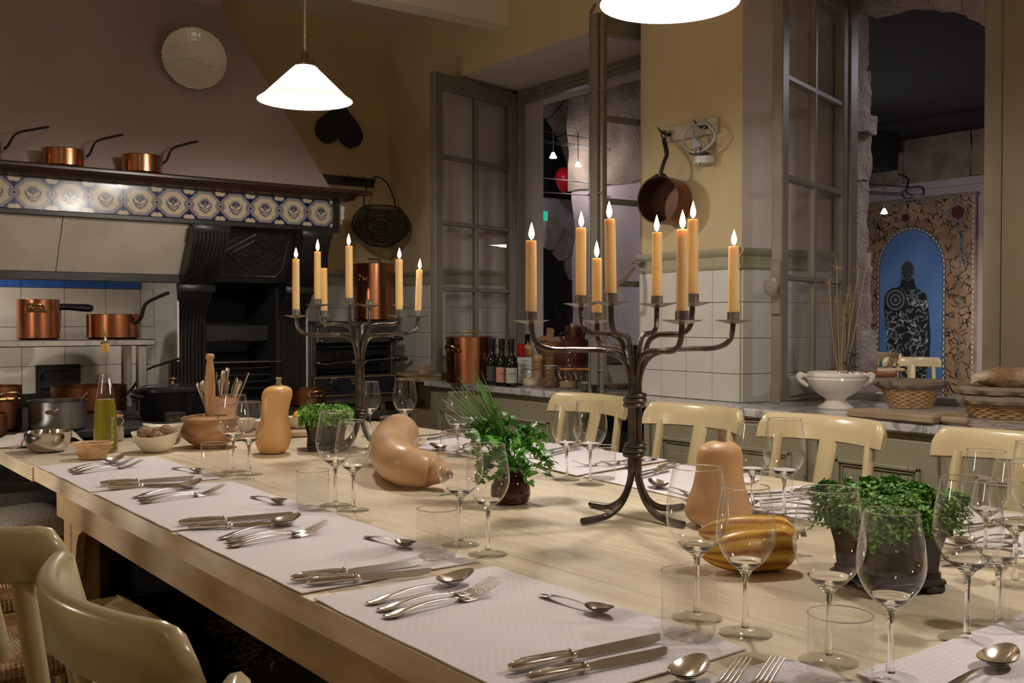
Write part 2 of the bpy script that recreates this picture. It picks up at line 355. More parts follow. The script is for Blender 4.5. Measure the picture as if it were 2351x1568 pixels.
# floor of small dark pebbles set in mortar
m = MB(); m.box(X0, Y0, -0.1, 3.75, 5.6, 0.0)
floor = struct('floor', m, mat('dark_pebble_mortar', (0.05, 0.04, 0.03), 0.7))
m = MB(); rnd = random.Random(3)
for i in range(6000):
    x = rnd.uniform(0.75, 2.35); y = rnd.uniform(2.1, 4.15); a = rnd.uniform(0, PI); r = rnd.uniform(0.010, 0.019); q = rnd.uniform(0.5, 0.8); h = rnd.uniform(0.003, 0.007)
    m.mi = rnd.choice([0, 0, 1, 2, 2]); vs = []
    for k in range(6):
        b = a + k * PI / 3; vs.append((x + r * math.cos(b) - r * q * 0, y + r * q * math.sin(b), 0.0))
    for k in range(6):
        b = a + k * PI / 3; vs.append((x + 0.7 * r * math.cos(b), y + 0.7 * r * q * math.sin(b), h))
    m.add(vs, [tuple(range(6, 12))] + [(k, (k + 1) % 6, 6 + (k + 1) % 6, 6 + k) for k in range(6)])
m.build('pebble', [mat('pebble_brown', (0.26, 0.18, 0.10), 0.4), mat('pebble_black', (0.025, 0.02, 0.02), 0.4), mat('pebble_tan', (0.46, 0.36, 0.22), 0.4)], floor, smooth=False, kind='stuff')
struct('ceiling', MB().box(X0, Y0, CZ, 3.19, 5.6, CZ + 0.1), M['ceiling'])
struct('trim_1', MB().box(X0, 4.27, 2.72, WX, 4.385, CZ), M['beam'])   # ceiling beam running to the window wall
struct('wall_left', MB().box(X0 - 0.1, Y0, 0, X0, WY, CZ), M['wall'])
struct('wall_back', MB().box(X0, Y0 - 0.1, 0, WX, Y0, CZ), M['wall'])
wall_front = struct('wall_front', MB().box(X0, WY, 0, WX + 0.02, WY + 0.13, CZ), M['wall_back'])
# window wall with two deep openings; faces looking along the wall are the greyer reveals
m = MB()
XO = 3.70
m.box(WX, 4.86, 0, XO, WY, CZ)
m.box(WX, 3.29, LZ, XO, 4.86, CZ); m.box(WX + 0.0, 1.15, LZ, XO, 2.72, CZ)
m.box(WX, 3.29, 0, XO, 4.86, CT - 0.037); m.box(WX, 1.15, 0, XO, 2.72, CT - 0.037)
m.prism([(WX, 2.715), (3.75, 2.66), (3.75, 3.29), (WX, 3.29)], 0, CZ)
m.box(WX, Y0, 0, XO, 1.15, CZ)
# outer skin of the wall
m.box(XO, 4.86, 0, 3.90, 6.2, 3.2); m.box(XO, 3.25, 2.50, 3.90, 4.86, 3.2); m.box(XO, 2.76, 0, 3.96, 3.30, 3.2)
m.box(XO, 3.29, 0, 3.96, 4.84, 0.78); m.box(XO, 1.15, 0, 3.96, 2.76, 0.78); m.box(XO, Y0, 0, 3.96, 1.15, 3.2)
me_faces = m.f
for i, f in enumerate(m.f):
    a, b, c = (m.v[f[0]], m.v[f[1]], m.v[f[2]]); n = (b - a).cross(c - b)
    m.m[i] = 0 if abs(n.x) > 0.9 * n.length and min(m.v[q].x for q in f) < 3.3 and max(m.v[q].x for q in f) < 3.3 else 1
wall_right = struct('wall_right', m, [M['wall'], M['reveal']])
for i, (y0, y1) in enumerate([(2.022, 1.955), (1.952, 1.815), (1.812, 1.50), (1.497, 1.152)]):
    MB().box(3.742, y1, CT + 0.031, 3.775, y0, LZ - 0.002, 0.003).build('plank', mat('olive_plank_%d' % i, (0.235, 0.19, 0.115), 0.5, c2=(0.26, 0.21, 0.13), scale=5), wall_right)
# splay helper for the second opening's left reveal
SP0 = Vector((WX, 2.715, 0)); SP1 = Vector((3.75, 2.66, 0)); SPD = (SP1 - SP0).normalized()
# white wainscot tiles, every tile its own piece
TZ = [0.872, 0.985, 1.129, 1.273, 1.407]
def tile_mesh(w, h, mt, t=0.008):
    m = MB(); m.box(0, -t, 0, w - 0.0022, 0, h - 0.0022, 0.0015); return m.mesh('tile', mt, smooth=False)
tile_cache = {}
def put_tile(parent, org, rz, w, h, z, mt='tile_white', jit=0.0006):
    key = (round(w, 4), round(h, 4), mt)
    if key not in tile_cache: tile_cache[key] = tile_mesh(w, h, M[mt])
    return inst(tile_cache[key], 'tile', parent, (org[0], org[1], z), (rnd.uniform(-jit, jit) * 3, rnd.uniform(-jit, jit) * 2, rz))
for k in range(4):
    z = TZ[k]; h = TZ[k + 1] - z
    # pillar face (normal -x): tiles run towards -y
    for y, w in [(3.29, 0.139), (3.151, 0.146), (3.005, 0.145), (2.86, 0.145)]:
        put_tile(wall_right, (WX, y), -PI / 2, w, h, z)
    for y, w in [(5.468, 0.03), (5.438, 0.144), (5.294, 0.144), (5.15, 0.144), (5.006, 0.146)]:
        put_tile(wall_right, (WX, y), -PI / 2, w, h, z)
    # reveals: splayed one of the second opening (seen face looks to -y)
    ang = math.atan2(SPD.y, SPD.x)
    for s, w in [(0, 0.145), (0.145, 0.145), (0.29, 0.145), (0.435, 0.125)]:
        p = SP0 + SPD * s; put_tile(wall_right, (p.x, p.y), ang, w, h, z)
    for x, w in [(WX, 0.145), (3.335, 0.145), (3.48, 0.145)]:
        put_tile(wall_right, (x, 4.86), 0, w, h, z)
    for x in [WX - 0.145 * q for q in (1, 2, 3, 4, 5)]:
        put_tile(wall_front, (x, WY), 0, 0.145, h, z)
# dado rail above the tiles
def rail_profile(m, a, b, nrm):
    a = Vector(a); b = Vector(b); nrm = Vector(nrm)
    prof = [(0, 1.405), (0.012, 1.405), (0.016, 1.415), (0.010, 1.42), (0.012, 1.455), (0.022, 1.462), (0.032, 1.475), (0.034, 1.487), (0.0, 1.49)]
    vs = [a + nrm * d + Vector((0, 0, z)) for d, z in prof] + [b + nrm * d + Vector((0, 0, z)) for d, z in prof]
    n = len(prof); m.add(vs, [(i, i + 1, n + i + 1, n + i) for i in range(n - 1)] + [tuple(range(n)), tuple(range(2 * n - 1, n - 1, -1))])
m = MB(); sn = Vector((SPD.y, -SPD.x, 0))
rail_profile(m, (WX, 3.29, 0), (WX, 2.70, 0), (-1, 0, 0)); rail_profile(m, SP0 - SPD * 0.02, SP1 - SPD * 0.02, sn)
rail_profile(m, (WX, WY, 0), (WX, 4.84, 0), (-1, 0, 0)); rail_profile(m, (WX - 0.02, 4.86, 0), (3.62, 4.86, 0), (0, -1, 0))
rail_profile(m, (2.46, WY, 0), (WX, WY, 0), (0, -1, 0))
struct('trim_2', m, M['sage_rail'])
# window frames and open casements -------------------------------------------------
def casement(win, hinge, free, z0, z1, rod=False, knob=None, flip=1):
    hinge = Vector(hinge); free = Vector(free); d = free - hinge; w = d.length; rz = math.atan2(d.y, d.x)
    t = 0.042; st = 0.062; m = MB()
    m.box(0, -t / 2, z0, st, t / 2, z1, 0.004); m.box(w - st, -t / 2, z0, w, t / 2, z1, 0.004)
    m.box(st, -t / 2, z0, w - st, t / 2, z0 + 0.085, 0.004); m.box(st, -t / 2, z1 - 0.085, w - st, t / 2, z1, 0.004)
    # weather moulding at the bottom
    zz = lerps([z0 + 0.085, z1 - 0.085], 5); xm = w / 2
    m.box(xm - 0.013, -0.015, z0 + 0.085, xm + 0.013, 0.015, z1 - 0.085, 0.004)
    for z in zz[1:-1]: m.box(st, -0.015, z - 0.012, w - st, 0.015, z + 0.012, 0.004)
    c = m.build('casement', M['casement'], win, loc=(hinge.x, hinge.y, 0), rot=(0, 0, rz))
    for i in range(4):
        for x0, x1 in ((st, xm - 0.013), (xm + 0.013, w - st)):
            g = MB(); g.quad((x0, 0.003, zz[i] + 0.008), (x1, 0.003, zz[i] + 0.008), (x1, 0.003, zz[i + 1] - 0.008), (x0, 0.003, zz[i + 1] - 0.008))
            g.build('pane', M['pane'], c, smooth=False)
    return c, w, t
w1 = thing('window_1', 'tall grey-olive painted window with both casements open above jars on the marble', 'window'); w1['kind'] = 'structure'
m = MB(); FX = 3.66
m.box(FX, 4.80, CT, FX + 0.06, 4.86, LZ, 0.004); m.box(FX, 3.29, CT, FX + 0.06, 3.35, LZ, 0.004); m.box(FX, 3.29, 2.47, FX + 0.06, 4.86, LZ, 0.004)
m.box(FX - 0.012, 3.30, 2.505, FX, 4.85, 2.525, 0.003); m.box(FX, 3.29, CT - 0.06, FX + 0.10, 4.86, CT + 0.035, 0.006)
m.build('window_frame', M['casement'], w1)
c1, wc, t = casement(w1, (3.65, 4.82, 0), (2.965, 4.64, 0), 0.925, 2.525)
c2, wc, t = casement(w1, (3.65, 3.325, 0), (2.975, 3.36, 0), 0.915, 2.53)
m = MB()  # espagnolette rod with keepers and hooked ends, on the meeting stile facing the room
m.tube([(wc - 0.02, -0.045, 0.88), (wc - 0.02, -0.045, 2.55), (wc - 0.035, -0.035, 2.585)], 0.008, 8)
m.tube([(wc - 0.02, 0.036, 0.88), (wc - 0.02, 0.036, 2.57), (wc + 0.01, 0.036, 2.60)], 0.009, 8)
for z in (0.98, 1.3, 1.75, 2.2, 2.45): m.torus((wc - 0.02, 0.036, z), 0.011, 0.005, 12, 6); m.torus((wc - 0.02, -0.045, z), 0.010, 0.005, 12, 6)
m.build('bolt_rod', M['casement'], c2)
m = MB(); m.tube([(wc - 0.03, 0.03, 1.32), (wc - 0.03, 0.07, 1.33), (wc - 0.10, 0.085, 1.38), (wc - 0.16, 0.085, 1.43)], [0.012, 0.012, 0.014, 0.01], 8); m.lathe([(0.03, -0.004), (0.03, 0.004), (0.012, 0.01)], 16, (wc - 0.19, 0.08, 1.452))
m.build('handle', M['casement'], c2)
w2 = thing('window_2', 'tall grey-olive painted window with one open casement above the white tureen', 'window'); w2['kind'] = 'structure'
m = MB(); m.box(3.755, 2.61, CT, 3.81, 2.66, 2.62, 0.004); m.box(3.70, 1.152, CT - 0.06, 3.80, 2.66, CT + 0.03, 0.006)
m.build('window_frame', M['casement'], w2)
c3, wc3, t = casement(w2, (3.75, 2.64, 0), (3.055, 2.435, 0), 0.905, 2.56)
m = MB(); m.tube([(wc3 + 0.0, 0, 1.325), (wc3 + 0.02, 0, 1.325), (wc3 + 0.05, 0, 1.325)], [0.009, 0.008, 0.010], 10)
m.tube([(wc3 + 0.046, 0, 1.325), (wc3 + 0.054, 0, 1.325), (wc3 + 0.060, 0, 1.325)], [0.026, 0.028, 0.02], 16, flat=1.35)
m.build('knob', M['casement'], c3)
m = MB()
for x in (0.02, 0.335, 0.65): m.box(x, -0.03, 0.925, x + 0.002, -0.022, 0.94)
m = MB(); m.box(wc3 - 0.0, -0.02, 1.22, wc3 + 0.012, 0.02, 1.42, 0.004); m.box(wc3, -0.02, 0.89, wc3 + 0.01, 0.02, 0.96, 0.003); m.build('keep_plate', M['casement'], c3)
# bottom weather boards of the casements (prominent moulded lower rail)
for c, w, s in ((c1, 0.70, 1), (c2, 0.66, 1), (c3, 0.70, 1)):
    m = MB(); z = 0.915
    m.prism([(0.02, z), (0.052, z + 0.008), (0.052, z + 0.02), (0.02, z + 0.075)], 0.05, w - 0.05, 'YZ')
    m.build('weather_board', M['casement'], c)

# rough stone jamb and arch of the second opening
def rough_box(x0, y0, z0, x1, y1, z1, nx, ny, nz, amp, sc, seed=0):
    m = MB()
    def disp(p):
        p = Vector(p); n = noise.noise_vector(p * sc + Vector((seed, 0, 0))); return p + n * amp
    def face(o, u, v, nu, nv):
        m.grid(lambda a, b: disp(Vector(o) + Vector(u) * a + Vector(v) * b), nu, nv)
    dx, dy, dz = x1 - x0, y1 - y0, z1 - z0
    face((x0, y0, z0), (dx, 0, 0), (0, 0, dz), nx, nz); face((x0, y1, z0), (dx, 0, 0), (0, 0, dz), nx, nz)
    face((x0, y0, z0), (0, dy, 0), (0, 0, dz), ny, nz); face((x1, y0, z0), (0, dy, 0), (0, 0, dz), ny, nz)
    face((x0, y0, z1), (dx, 0, 0), (0, dy, 0), nx, ny); face((x0, y0, z0), (dx, 0, 0), (0, dy, 0), nx, ny)
    return m
M['stone'] = mat('rough_pinkish_stone', (0.36, 0.29, 0.27), 0.95, c2=(0.50, 0.42, 0.39), scale=9, bump=0.9, bscale=70)
M['stone_dark'] = mat('dark_rough_stone', (0.20, 0.15, 0.115), 0.95, c2=(0.34, 0.27, 0.21), scale=5, bump=0.9, bscale=40)
M['vault_plaster'] = mat('mauve_vault_plaster', (0.46, 0.38, 0.40), 0.9, c2=(0.52, 0.44, 0.46), scale=2.5, bump=0.3, bscale=30)
wall_vault = struct('wall_vault', MB().box(8.0, -1, -0.3, 8.2, 9, 4.0), M['vault_plaster'])
for i, (z0, z1, dy) in enumerate([(0.78, 1.15, 0.055), (1.15, 1.5, 0.018), (1.5, 1.82, 0.0), (1.82, 2.02, 0.012), (2.02, 2.1, 0.045), (2.1, 2.3, 0.01), (2.3, 2.6, -0.005)]):
    rough_box(3.80, 2.70 - dy, z0, 4.02, 2.80, z1, 10, 10, 14, 0.012, 24, i).build('stone', M['stone'], wall_right)
# stone arch over the second opening
A = [PX(1962, 28, 3.95), PX(2040, 8, 3.95), PX(2130, 10, 3.95), PX(2210, 28, 3.95), PX(2262, 62, 3.95)]
for i in range(4):
    a, b = A[i], A[i + 1]
    m = MB(); n1 = 8
    vs = []; fs = []
    m.grid(lambda u, v: a + (b - a) * (0.01 + u * 0.98) + Vector((0.0, 0, v * (2.9 - a.z))) + noise.noise_vector((a + (b - a) * u + Vector((0, 0, v))) * 22) * 0.010, n1, n1)
    m.grid(lambda u, v: a + (b - a) * (0.01 + u * 0.98) + Vector((v * 0.16, 0, 0)) + noise.noise_vector((a + (b - a) * u + Vector((v * 0.16, 0, 0))) * 22) * 0.010, n1, n1)
    m.build('stone', M['stone'], wall_right)
# vaulted room beyond
cross = struct('wall_cross', MB().box(3.96, 7.5, -0.3, 8.0, 7.7, 4.0), M['vault_plaster'])
rough = mat('arch_stone', (0.30, 0.24, 0.20), 0.95, c2=(0.46, 0.39, 0.34), scale=7, bump=0.8, bscale=40)
def arch_stones(parent, cx, cz, r0, r1, a0, a1, n, y, t, mt):
    for i in range(n):
        b0 = a0 + (a1 - a0) * i / n + 0.006; b1 = a0 + (a1 - a0) * (i + 1) / n - 0.006; k = rnd.uniform(-0.01, 0.01)
        poly = [(cx + r * math.cos(b), cz + r * math.sin(b)) for r, b in ((r0, b0), (r1 + k, b0), (r1 + k, (b0 + b1) / 2), (r1 + k, b1), (r0, b1), (r0, (b0 + b1) / 2))]
        MB().prism([(p[0], p[1]) for p in poly], y - t, y, 'XZ').build('stone', mt, parent, smooth=False)
# lower doorway with dark boarded door and stone arch
pd = PY(1188, 740, 7.5); dcx = pd.x
R0 = PY(1308, 700, 7.5).x - dcx; zs = PY(1250, 578, 7.5).z - R0 * 0.86
door = MB(); hz = zs
poly = [(dcx - R0, -0.2), (dcx + R0, -0.2)] + [(dcx + R0 * math.cos(a), hz + R0 * math.sin(a)) for a in lerps([0, PI], 17)]
d1 = thing('door_1', 'dark boarded arched door seen beyond the first window', 'door'); d1['kind'] = 'structure'
MB().prism(poly, 7.44, 7.497, 'XZ').build('door_recess', M['soot_shade'], d1)
nb = 9
for i in range(nb):
    x0 = dcx - R0 + 2 * R0 * i / nb + 0.004; x1 = dcx - R0 + 2 * R0 * (i + 1) / nb - 0.004; xm = abs((x0 + x1) / 2 - dcx)
    MB().box(x0, 7.41, -0.2, x1, 7.44, hz + math.sqrt(max(R0 * R0 - xm * xm, 0)) - 0.01, 0.004).build('plank', mat('night_blue_plank', (0.018, 0.017, 0.022), 0.5) if i == 0 else bpy.data.materials['night_blue_plank'], d1)
arch_stones(cross, dcx, hz, R0, R0 + 0.3, 0.0, PI, 13, 7.5, 0.07, rough)
# big dark arch above
pa = PY(1250, 250, 7.5); pb = PY(1310, 430, 7.5)
acx = pb.x - 0.95; acz = pb.z - 0.1; AR = 0.95
poly = [(acx - AR, acz - 0.02), (acx + AR, acz - 0.02)] + [(acx + AR * math.cos(a), acz + AR * math.sin(a) * 1.05) for a in lerps([0, PI], 21)]
MB().prism(poly, 7.49, 7.499, 'XZ').build('arch_shade_plate', M['soot_shade'], cross)  # flat black plate, the opening's darkness is painted on
arch_stones(cross, acx, acz, AR, AR + 0.32, 0.0, PI, 15, 7.5, 0.08, M['stone_dark'])
# near pier with mauve plaster low and rough stone high
m = rough_box(5.6, 4.9, -0.3, 6.4, 6.58, 2.3, 4, 16, 40, 0.02, 5, 3)
struct('wall_pier', m, mat('pier_plaster', (0.50, 0.42, 0.44), 0.9, c2=(0.40, 0.32, 0.32), scale=3, bump=0.5, bscale=25))
rough_box(5.57, 4.88, 2.28, 6.42, 6.61, 4.0, 4, 30, 30, 0.02, 7, 2).build('rough_stone_face', M['stone_dark'], bpy.data.objects['wall_pier'])
struct('ceiling_vault', MB().prism([(3.97, -1), (8.0, -1), (8.0, 6.4), (3.97, 3.6)], 2.73, 2.8), mat('black_ceiling', (0.010, 0.009, 0.009), 0.85))
struct('trim_3', MB().box(6.3, 4.83, 2.43, 7.6, 5.45, 2.729), mat('black_duct', (0.008, 0.008, 0.009), 0.8))
for i in range(5):
    rough_box(7.94, 2.6 + i * 0.6, 2.36, 8.02, 3.19 + i * 0.6, 2.73, 2, 8, 5, 0.01, 8, i).build('stone', M['stone_dark'], wall_vault)
struct('ceiling_upper', MB().box(3.97, -1, 4.0, 8.2, 9, 4.1), mat('night_vault', (0.03, 0.025, 0.03), 0.9))
struct('trim_4', MB().box(7.95, 2.6, 2.30, 8.0, 5.6, 2.36), M['vault_plaster'])
# ================================================================ HEARTH WALL
YB = 4.75
# mauve chimney hood, leaning back to the ceiling
hood = MB()
zb, zt = 1.865, 2.87
f = [(X0, 4.80, zb), (2.455, 4.80, zb), (2.08, 5.33, zt), (X0, 5.33, zt), (X0, WY, zb), (2.455, WY, zb), (2.08, WY, zt), (X0, WY, zt), (2.08, 5.33, CZ), (X0, 5.33, CZ), (2.08, WY, CZ), (X0, WY, CZ)]
hood.add(f, [(0, 1, 2, 3), (3, 2, 8, 9), (1, 5, 6, 2), (2, 6, 10, 8), (0, 4, 5, 1), (0, 3, 7, 4), (3, 9, 11, 7)])
chimney = tag(hood.build('chimney_hood', M['hood'], smooth=False), 'mauve plastered chimney hood sloping up above the tiled mantel', 'chimney hood', kind='structure')
# mantel shelf
mant = thing('mantelpiece', 'dark wooden mantel shelf with a band of blue flower tiles', 'mantelpiece')
m = MB()
prof = [(5.46, 1.862), (4.655, 1.862), (4.65, 1.855), (4.65, 1.845), (4.66, 1.838), (4.685, 1.835), (4.70, 1.82), (4.73, 1.812), (4.75, 1.808), (5.46, 1.808)]
m.prism(prof, X0, 2.50, 'YZ'); m.build('shelf', M['darkwood'], mant, smooth=False)
m = MB(); m.prism([(4.655, 1.862), (4.65, 1.845), (4.72, 1.815), (5.46, 1.815), (5.46, 1.862)], 2.50, 2.535, 'YZ')
m.prism([(2.535, 4.655), (2.61, 4.655), (2.575, 4.72), (2.535, 4.80)], 1.84, 1.862); m.build('shelf_end', M['darkwood'], mant, smooth=False)
m = MB(); m.box(X0, YB, 1.650, 2.465, YB + 0.06, 1.812); m.box(X0, YB - 0.012, 1.650, 2.465, YB, 1.674, 0.003); m.box(2.425, YB - 0.012, 1.674, 2.465, YB, 1.81, 0.003)
m.box(X0, YB - 0.008, 1.806, 2.465, YB, 1.812)
m.build('frame', M['iron'], mant, smooth=False)
# blue flower tiles: flat print built as thin coloured shapes on each tile
TB = mat('delft_deep_blue', (0.008, 0.014, 0.065), 0.16, coat=0.2); TG = mat('delft_grey', (0.22, 0.20, 0.19), 0.16, coat=0.2); TC = mat('delft_cream', (0.42, 0.34, 0.235), 0.16, coat=0.2); TL = mat('delft_mid_blue', (0.035, 0.05, 0.11), 0.16, coat=0.2)
def flower_tile(w=0.1485, h=0.133):
    m = MB(); m.mat(0).box(-w / 2, 0, -h / 2, w / 2, 0.006, h / 2)
    lay = [0]
    def poly(pts, mi):
        lay[0] += 1; y = -0.00012 * lay[0]; m.mat(mi).add([(x, y, z) for x, z in pts], [tuple(range(len(pts)))])
    def circ(cx, cz, r, mi, n=14, k=1.0): poly([(cx + r * math.cos(2 * PI * i / n), cz + r * k * math.sin(2 * PI * i / n)) for i in range(n)], mi)
    W2, H2 = w / 2, h / 2
    def octo(s, mi):
        a, c = W2 * s, H2 * s; q = 0.42
        poly([(a, -c * q), (a, c * q), (a * q, c), (-a * q, c), (-a, c * q), (-a, -c * q), (-a * q, -c), (a * q, -c)], mi)
    # corner leaf ornaments
    for sx in (-1, 1):
        for sz in (-1, 1):
            for k, (an, ln) in enumerate([(0.25, 0.030), (0.62, 0.030), (1.0, 0.026), (1.32, 0.022)]):
                bx, bz = sx * W2, sz * H2; dx, dz = -sx * math.cos(an), -sz * math.sin(an); tx, tz = -dz * 0.0052, dx * 0.0052
                poly([(bx, bz), (bx + dx * ln * .6 + tx, bz + dz * ln * .6 + tz), (bx + dx * ln, bz + dz * ln), (bx + dx * ln * .6 - tx, bz + dz * ln * .6 - tz)], 2)
    octo(0.96, 1); octo(0.90, 3); octo(0.885, 1); octo(0.80, 3); octo(0.78, 2)
    # rosettes shared with the neighbouring tiles at mid height
    for sx in (-1, 1):
        def half(r, mi, n=10): poly([(sx * W2 - sx * r * math.sin(PI * i / n), -r * math.cos(PI * i / n)) for i in range(n + 1)], mi)
        half(0.0235, 3); half(0.0215, 1); half(0.0155, 0)
        for i in range(5):
            a = PI * i / 4; px = sx * W2 - sx * 0.0095 * math.sin(a); pz = -0.0095 * math.cos(a)
            if abs(px) <= W2: 
                q = [(px + 0.0036 * math.cos(t), pz + 0.0036 * math.sin(t)) for t in lerps([0, 2 * PI], 8)[:-1]]
                poly([(max(-W2, min(W2, x)), z) for x, z in q], 2)
    # carnation
    n = 18; fan = [(0, -0.004)]
    for i in range(n + 1):
        a = math.radians(-8 + 196 * i / n); r = 0.0235 if i % 2 else 0.0215; fan.append((r * math.cos(a), 0.010 + r * 0.95 * math.sin(a)))
    poly(fan, 3)
    poly([(0, 0.0)] + [(0.0185 * math.cos(math.radians(a)), 0.012 + 0.0165 * math.sin(math.radians(a))) for a in range(0, 181, 20)], 1)
    poly([(0, 0.002)] + [(0.0150 * math.cos(math.radians(a)), 0.011 + 0.0130 * math.sin(math.radians(a))) for a in range(0, 181, 20)], 0)
    for a in (55, 90, 125): 
        c, s = math.cos(math.radians(a)), math.sin(math.radians(a)); poly([(-s * .0006, .004), (s * .0006, .004), (c * .021 + s * .0006, .011 + s * .021), (c * .021 - s * .0006, .011 + s * .021)], 2)
    poly([(-0.0065, 0.009), (0.0065, 0.009), (0.003, -0.011), (-0.003, -0.011)], 1); poly([(-0.004, 0.006), (0.004, 0.006), (0.001, -0.011), (-0.001, -0.011)], 3)
    poly([(-0.0007, -0.010), (0.0007, -0.010), (0.0007, -0.036), (-0.0007, -0.036)], 0)
    for s in (-1, 1):
        def leaf(ps, wd, mi):
            P = [Vector((p[0] * s, 0, p[1])) for p in ps]; C = catmull(P, 4); L = []; Rr = []
            for i, p in enumerate(C):
                t = (C[min(i + 1, len(C) - 1)] - C[max(i - 1, 0)]).normalized(); q = wd * math.sin(PI * (i + .3) / (len(C))) ; L.append((p.x - t.z * q, p.z + t.x * q)); Rr.append((p.x + t.z * q, p.z - t.x * q))
            poly(L + Rr[::-1], mi)
        leaf([(0.001, -0.024), (0.012, -0.014), (0.024, -0.010), (0.031, 0.004), (0.027, 0.014)], 0.0026, 3)
        leaf([(0.001, -0.032), (0.012, -0.028), (0.020, -0.020), (0.031, -0.020)], 0.0024, 3)
        leaf([(0.001, -0.034), (0.006, -0.034), (0.010, -0.040)], 0.001, 0)
    return m.mesh('tile', [TB, TG, TC, TL], smooth=False)
ft = flower_tile()
for k in range(-6, 10):
    x = 0.9355 + 0.15 * (k + 0.5); inst(ft, 'tile', mant, (x, YB - 0.007, 1.741))
# cream slanted hood lining panels and the dark bar under them
M['lining'] = mat('lining_panel', (0.40, 0.35, 0.28), 0.25, c2=(0.46, 0.40, 0.33), scale=4)
cook = thing('cooker_hood_lining', 'cream tiled lining panels with a dark steel bar above the stove', 'cooker hood')
xs = [X0, -0.3, 0.2, 0.66, 1.135, 1.70]
for i in range(5):
    a, b = xs[i] + 0.002, xs[i + 1] - 0.002
    m = MB(); m.prism([(4.76, 1.652), (4.785, 1.652), (4.925, 1.415), (4.90, 1.415)], a, b, 'YZ'); m.build('panel', M['lining'], cook, smooth=False)
MB().box(X0, 4.89, 1.378, 1.70, 4.93, 1.418, 0.003).build('bar', M['iron'], cook)
# white and blue stove wall tiles (20 cm)
for k, (z0, z1, mt) in enumerate([(1.362, 1.53, 'tile_blue'), (1.167, 1.362, 'tile_cream'), (0.972, 1.167, 'tile_cream'), (0.78, 0.972, 'tile_cream')]):
    for j in range(-9, 3):
        x = 1.107 + 0.2 * j; w = 0.2 if x < 1.4 else 0.175
        o = put_tile(wall_front, (x, WY), 0, w, z1 - z0 + (0.0), z0, mt)
# side of the chimney breast with its tiles
breast = thing('chimney_breast', 'whitewashed side of the chimney breast beside the stove', 'chimney breast'); breast['kind'] = 'structure'
bm_ = MB().box(1.69, 5.06, 0, 1.838, WY, 1.65); bm_.box(2.252, 5.06, 0, 2.44, WY, 1.65); bm_.box(1.838, 5.06, 1.412, 2.252, WY, 1.65); bm_.box(1.838, 5.41, 0, 2.252, WY, 1.412)
bm_.build('masonry', mat('white_breast_paint', (0.66, 0.62, 0.56), 0.5), breast, smooth=False)
MB().box(1.69, 4.93, 1.0, 1.70, 5.06, 1.66).build('masonry', bpy.data.materials['white_breast_paint'], breast, smooth=False)
for k, (z0, z1) in enumerate([(1.167, 1.362), (0.972, 1.167), (0.78, 0.972)]):
    put_tile(breast, (1.69, 5.468), -PI / 2, 0.2, z1 - z0, z0, 'tile_white')
# cast-iron range front: fluted brackets, carved lintel, firebox
rg = thing('kitchen_range', 'black cast-iron range front with fluted scroll brackets and carved panel', 'fireplace')
def bracket(xc, w):
    m = MB(); pr = [(4.70, 1.65), (4.70, 1.59), (4.715, 1.56), (4.76, 1.48), (4.82, 1.42), (4.90, 1.37), (4.905, 1.34), (4.93, 1.30), (4.985, 1.25), (5.01, 1.19), (5.02, 1.10), (5.02, 0.78), (5.10, 0.78), (5.10, 1.65)]
    m.prism(pr, xc - w / 2, xc + w / 2, 'YZ')
    nf = 9
    for i in range(nf):
        x = xc - w / 2 + w * (i + 0.5) / nf
        m.tube([(x, p[0] - 0.002, p[1]) for p in pr[:12]], w / nf * 0.42, 6)
    m.box(xc - w / 2 - 0.008, 4.69, 1.61, xc + w / 2 + 0.008, 4.72, 1.65, 0.004); m.box(xc - w / 2 - 0.008, 4.885, 1.335, xc + w / 2 + 0.008, 4.92, 1.375, 0.004)
    m.build('bracket', M['iron'], rg, ang=50)
bracket(1.775, 0.168); bracket(2.32, 0.15)
m = MB()
P0 = Vector((1.84, 4.80, 1.65)); U = Vector((0.405, 0, 0)); V = Vector((0, 0.14, -0.26)); Nn = V.cross(U).normalized()
if Nn.y > 0: Nn = -Nn
def pl(u, v, d=0): return P0 + U * u + V * v + Nn * d
m.add([pl(0, 0), pl(1, 0), pl(1, 1), pl(0, 1), pl(0, 0, -0.03), pl(1, 0, -0.03), pl(1, 1, -0.03), pl(0, 1, -0.03)], [(0, 1, 2, 3), (3, 2, 6, 7), (0, 4, 5, 1)])
m.build('lintel_panel', M['iron'], rg, smooth=False)
def mould(pts, r=0.0035): m.tube([pl(u, v, 0.001) for u, v in pts], r, 6)
m = MB()
mould([(0.05, .1), (.12, .04), (.88, .04), (.95, .1), (.95, .72), (.90, .82), (.86, .88), (.14, .88), (.10, .82), (.05, .72), (.05, .1)], .005)
mould([(.5, .10), (.86, .44), (.5, .80), (.14, .44), (.5, .10)]); mould([(.5, .22), (.74, .44), (.5, .66), (.26, .44), (.5, .22)])
mould([(.12, .16), (.30, .14), (.12, .34), (.12, .16)]); mould([(.88, .16), (.70, .14), (.88, .34), (.88, .16)]); mould([(.12, .74), (.30, .78), (.12, .56), (.12, .74)]); mould([(.88, .74), (.70, .78), (.88, .56), (.88, .74)])
mould([(.40, .40), (.5, .44), (.60, .40)]); mould([(.40, .50), (.5, .46), (.60, .50)]); m.build('moulding', M['iron'], rg)
m = MB(); m.box(1.84, 5.0, 0.78, 1.86, 5.4, 1.40); m.box(2.23, 5.0, 0.78, 2.25, 5.4, 1.40); m.box(1.84, 5.38, 0.78, 2.25, 5.40, 1.40); m.box(1.84, 5.0, 1.385, 2.25, 5.4, 1.41); m.box(1.84, 5.0, 0.76, 2.25, 5.4, 0.785)
m.build('firebox', M['soot_shade'], rg, smooth=False)
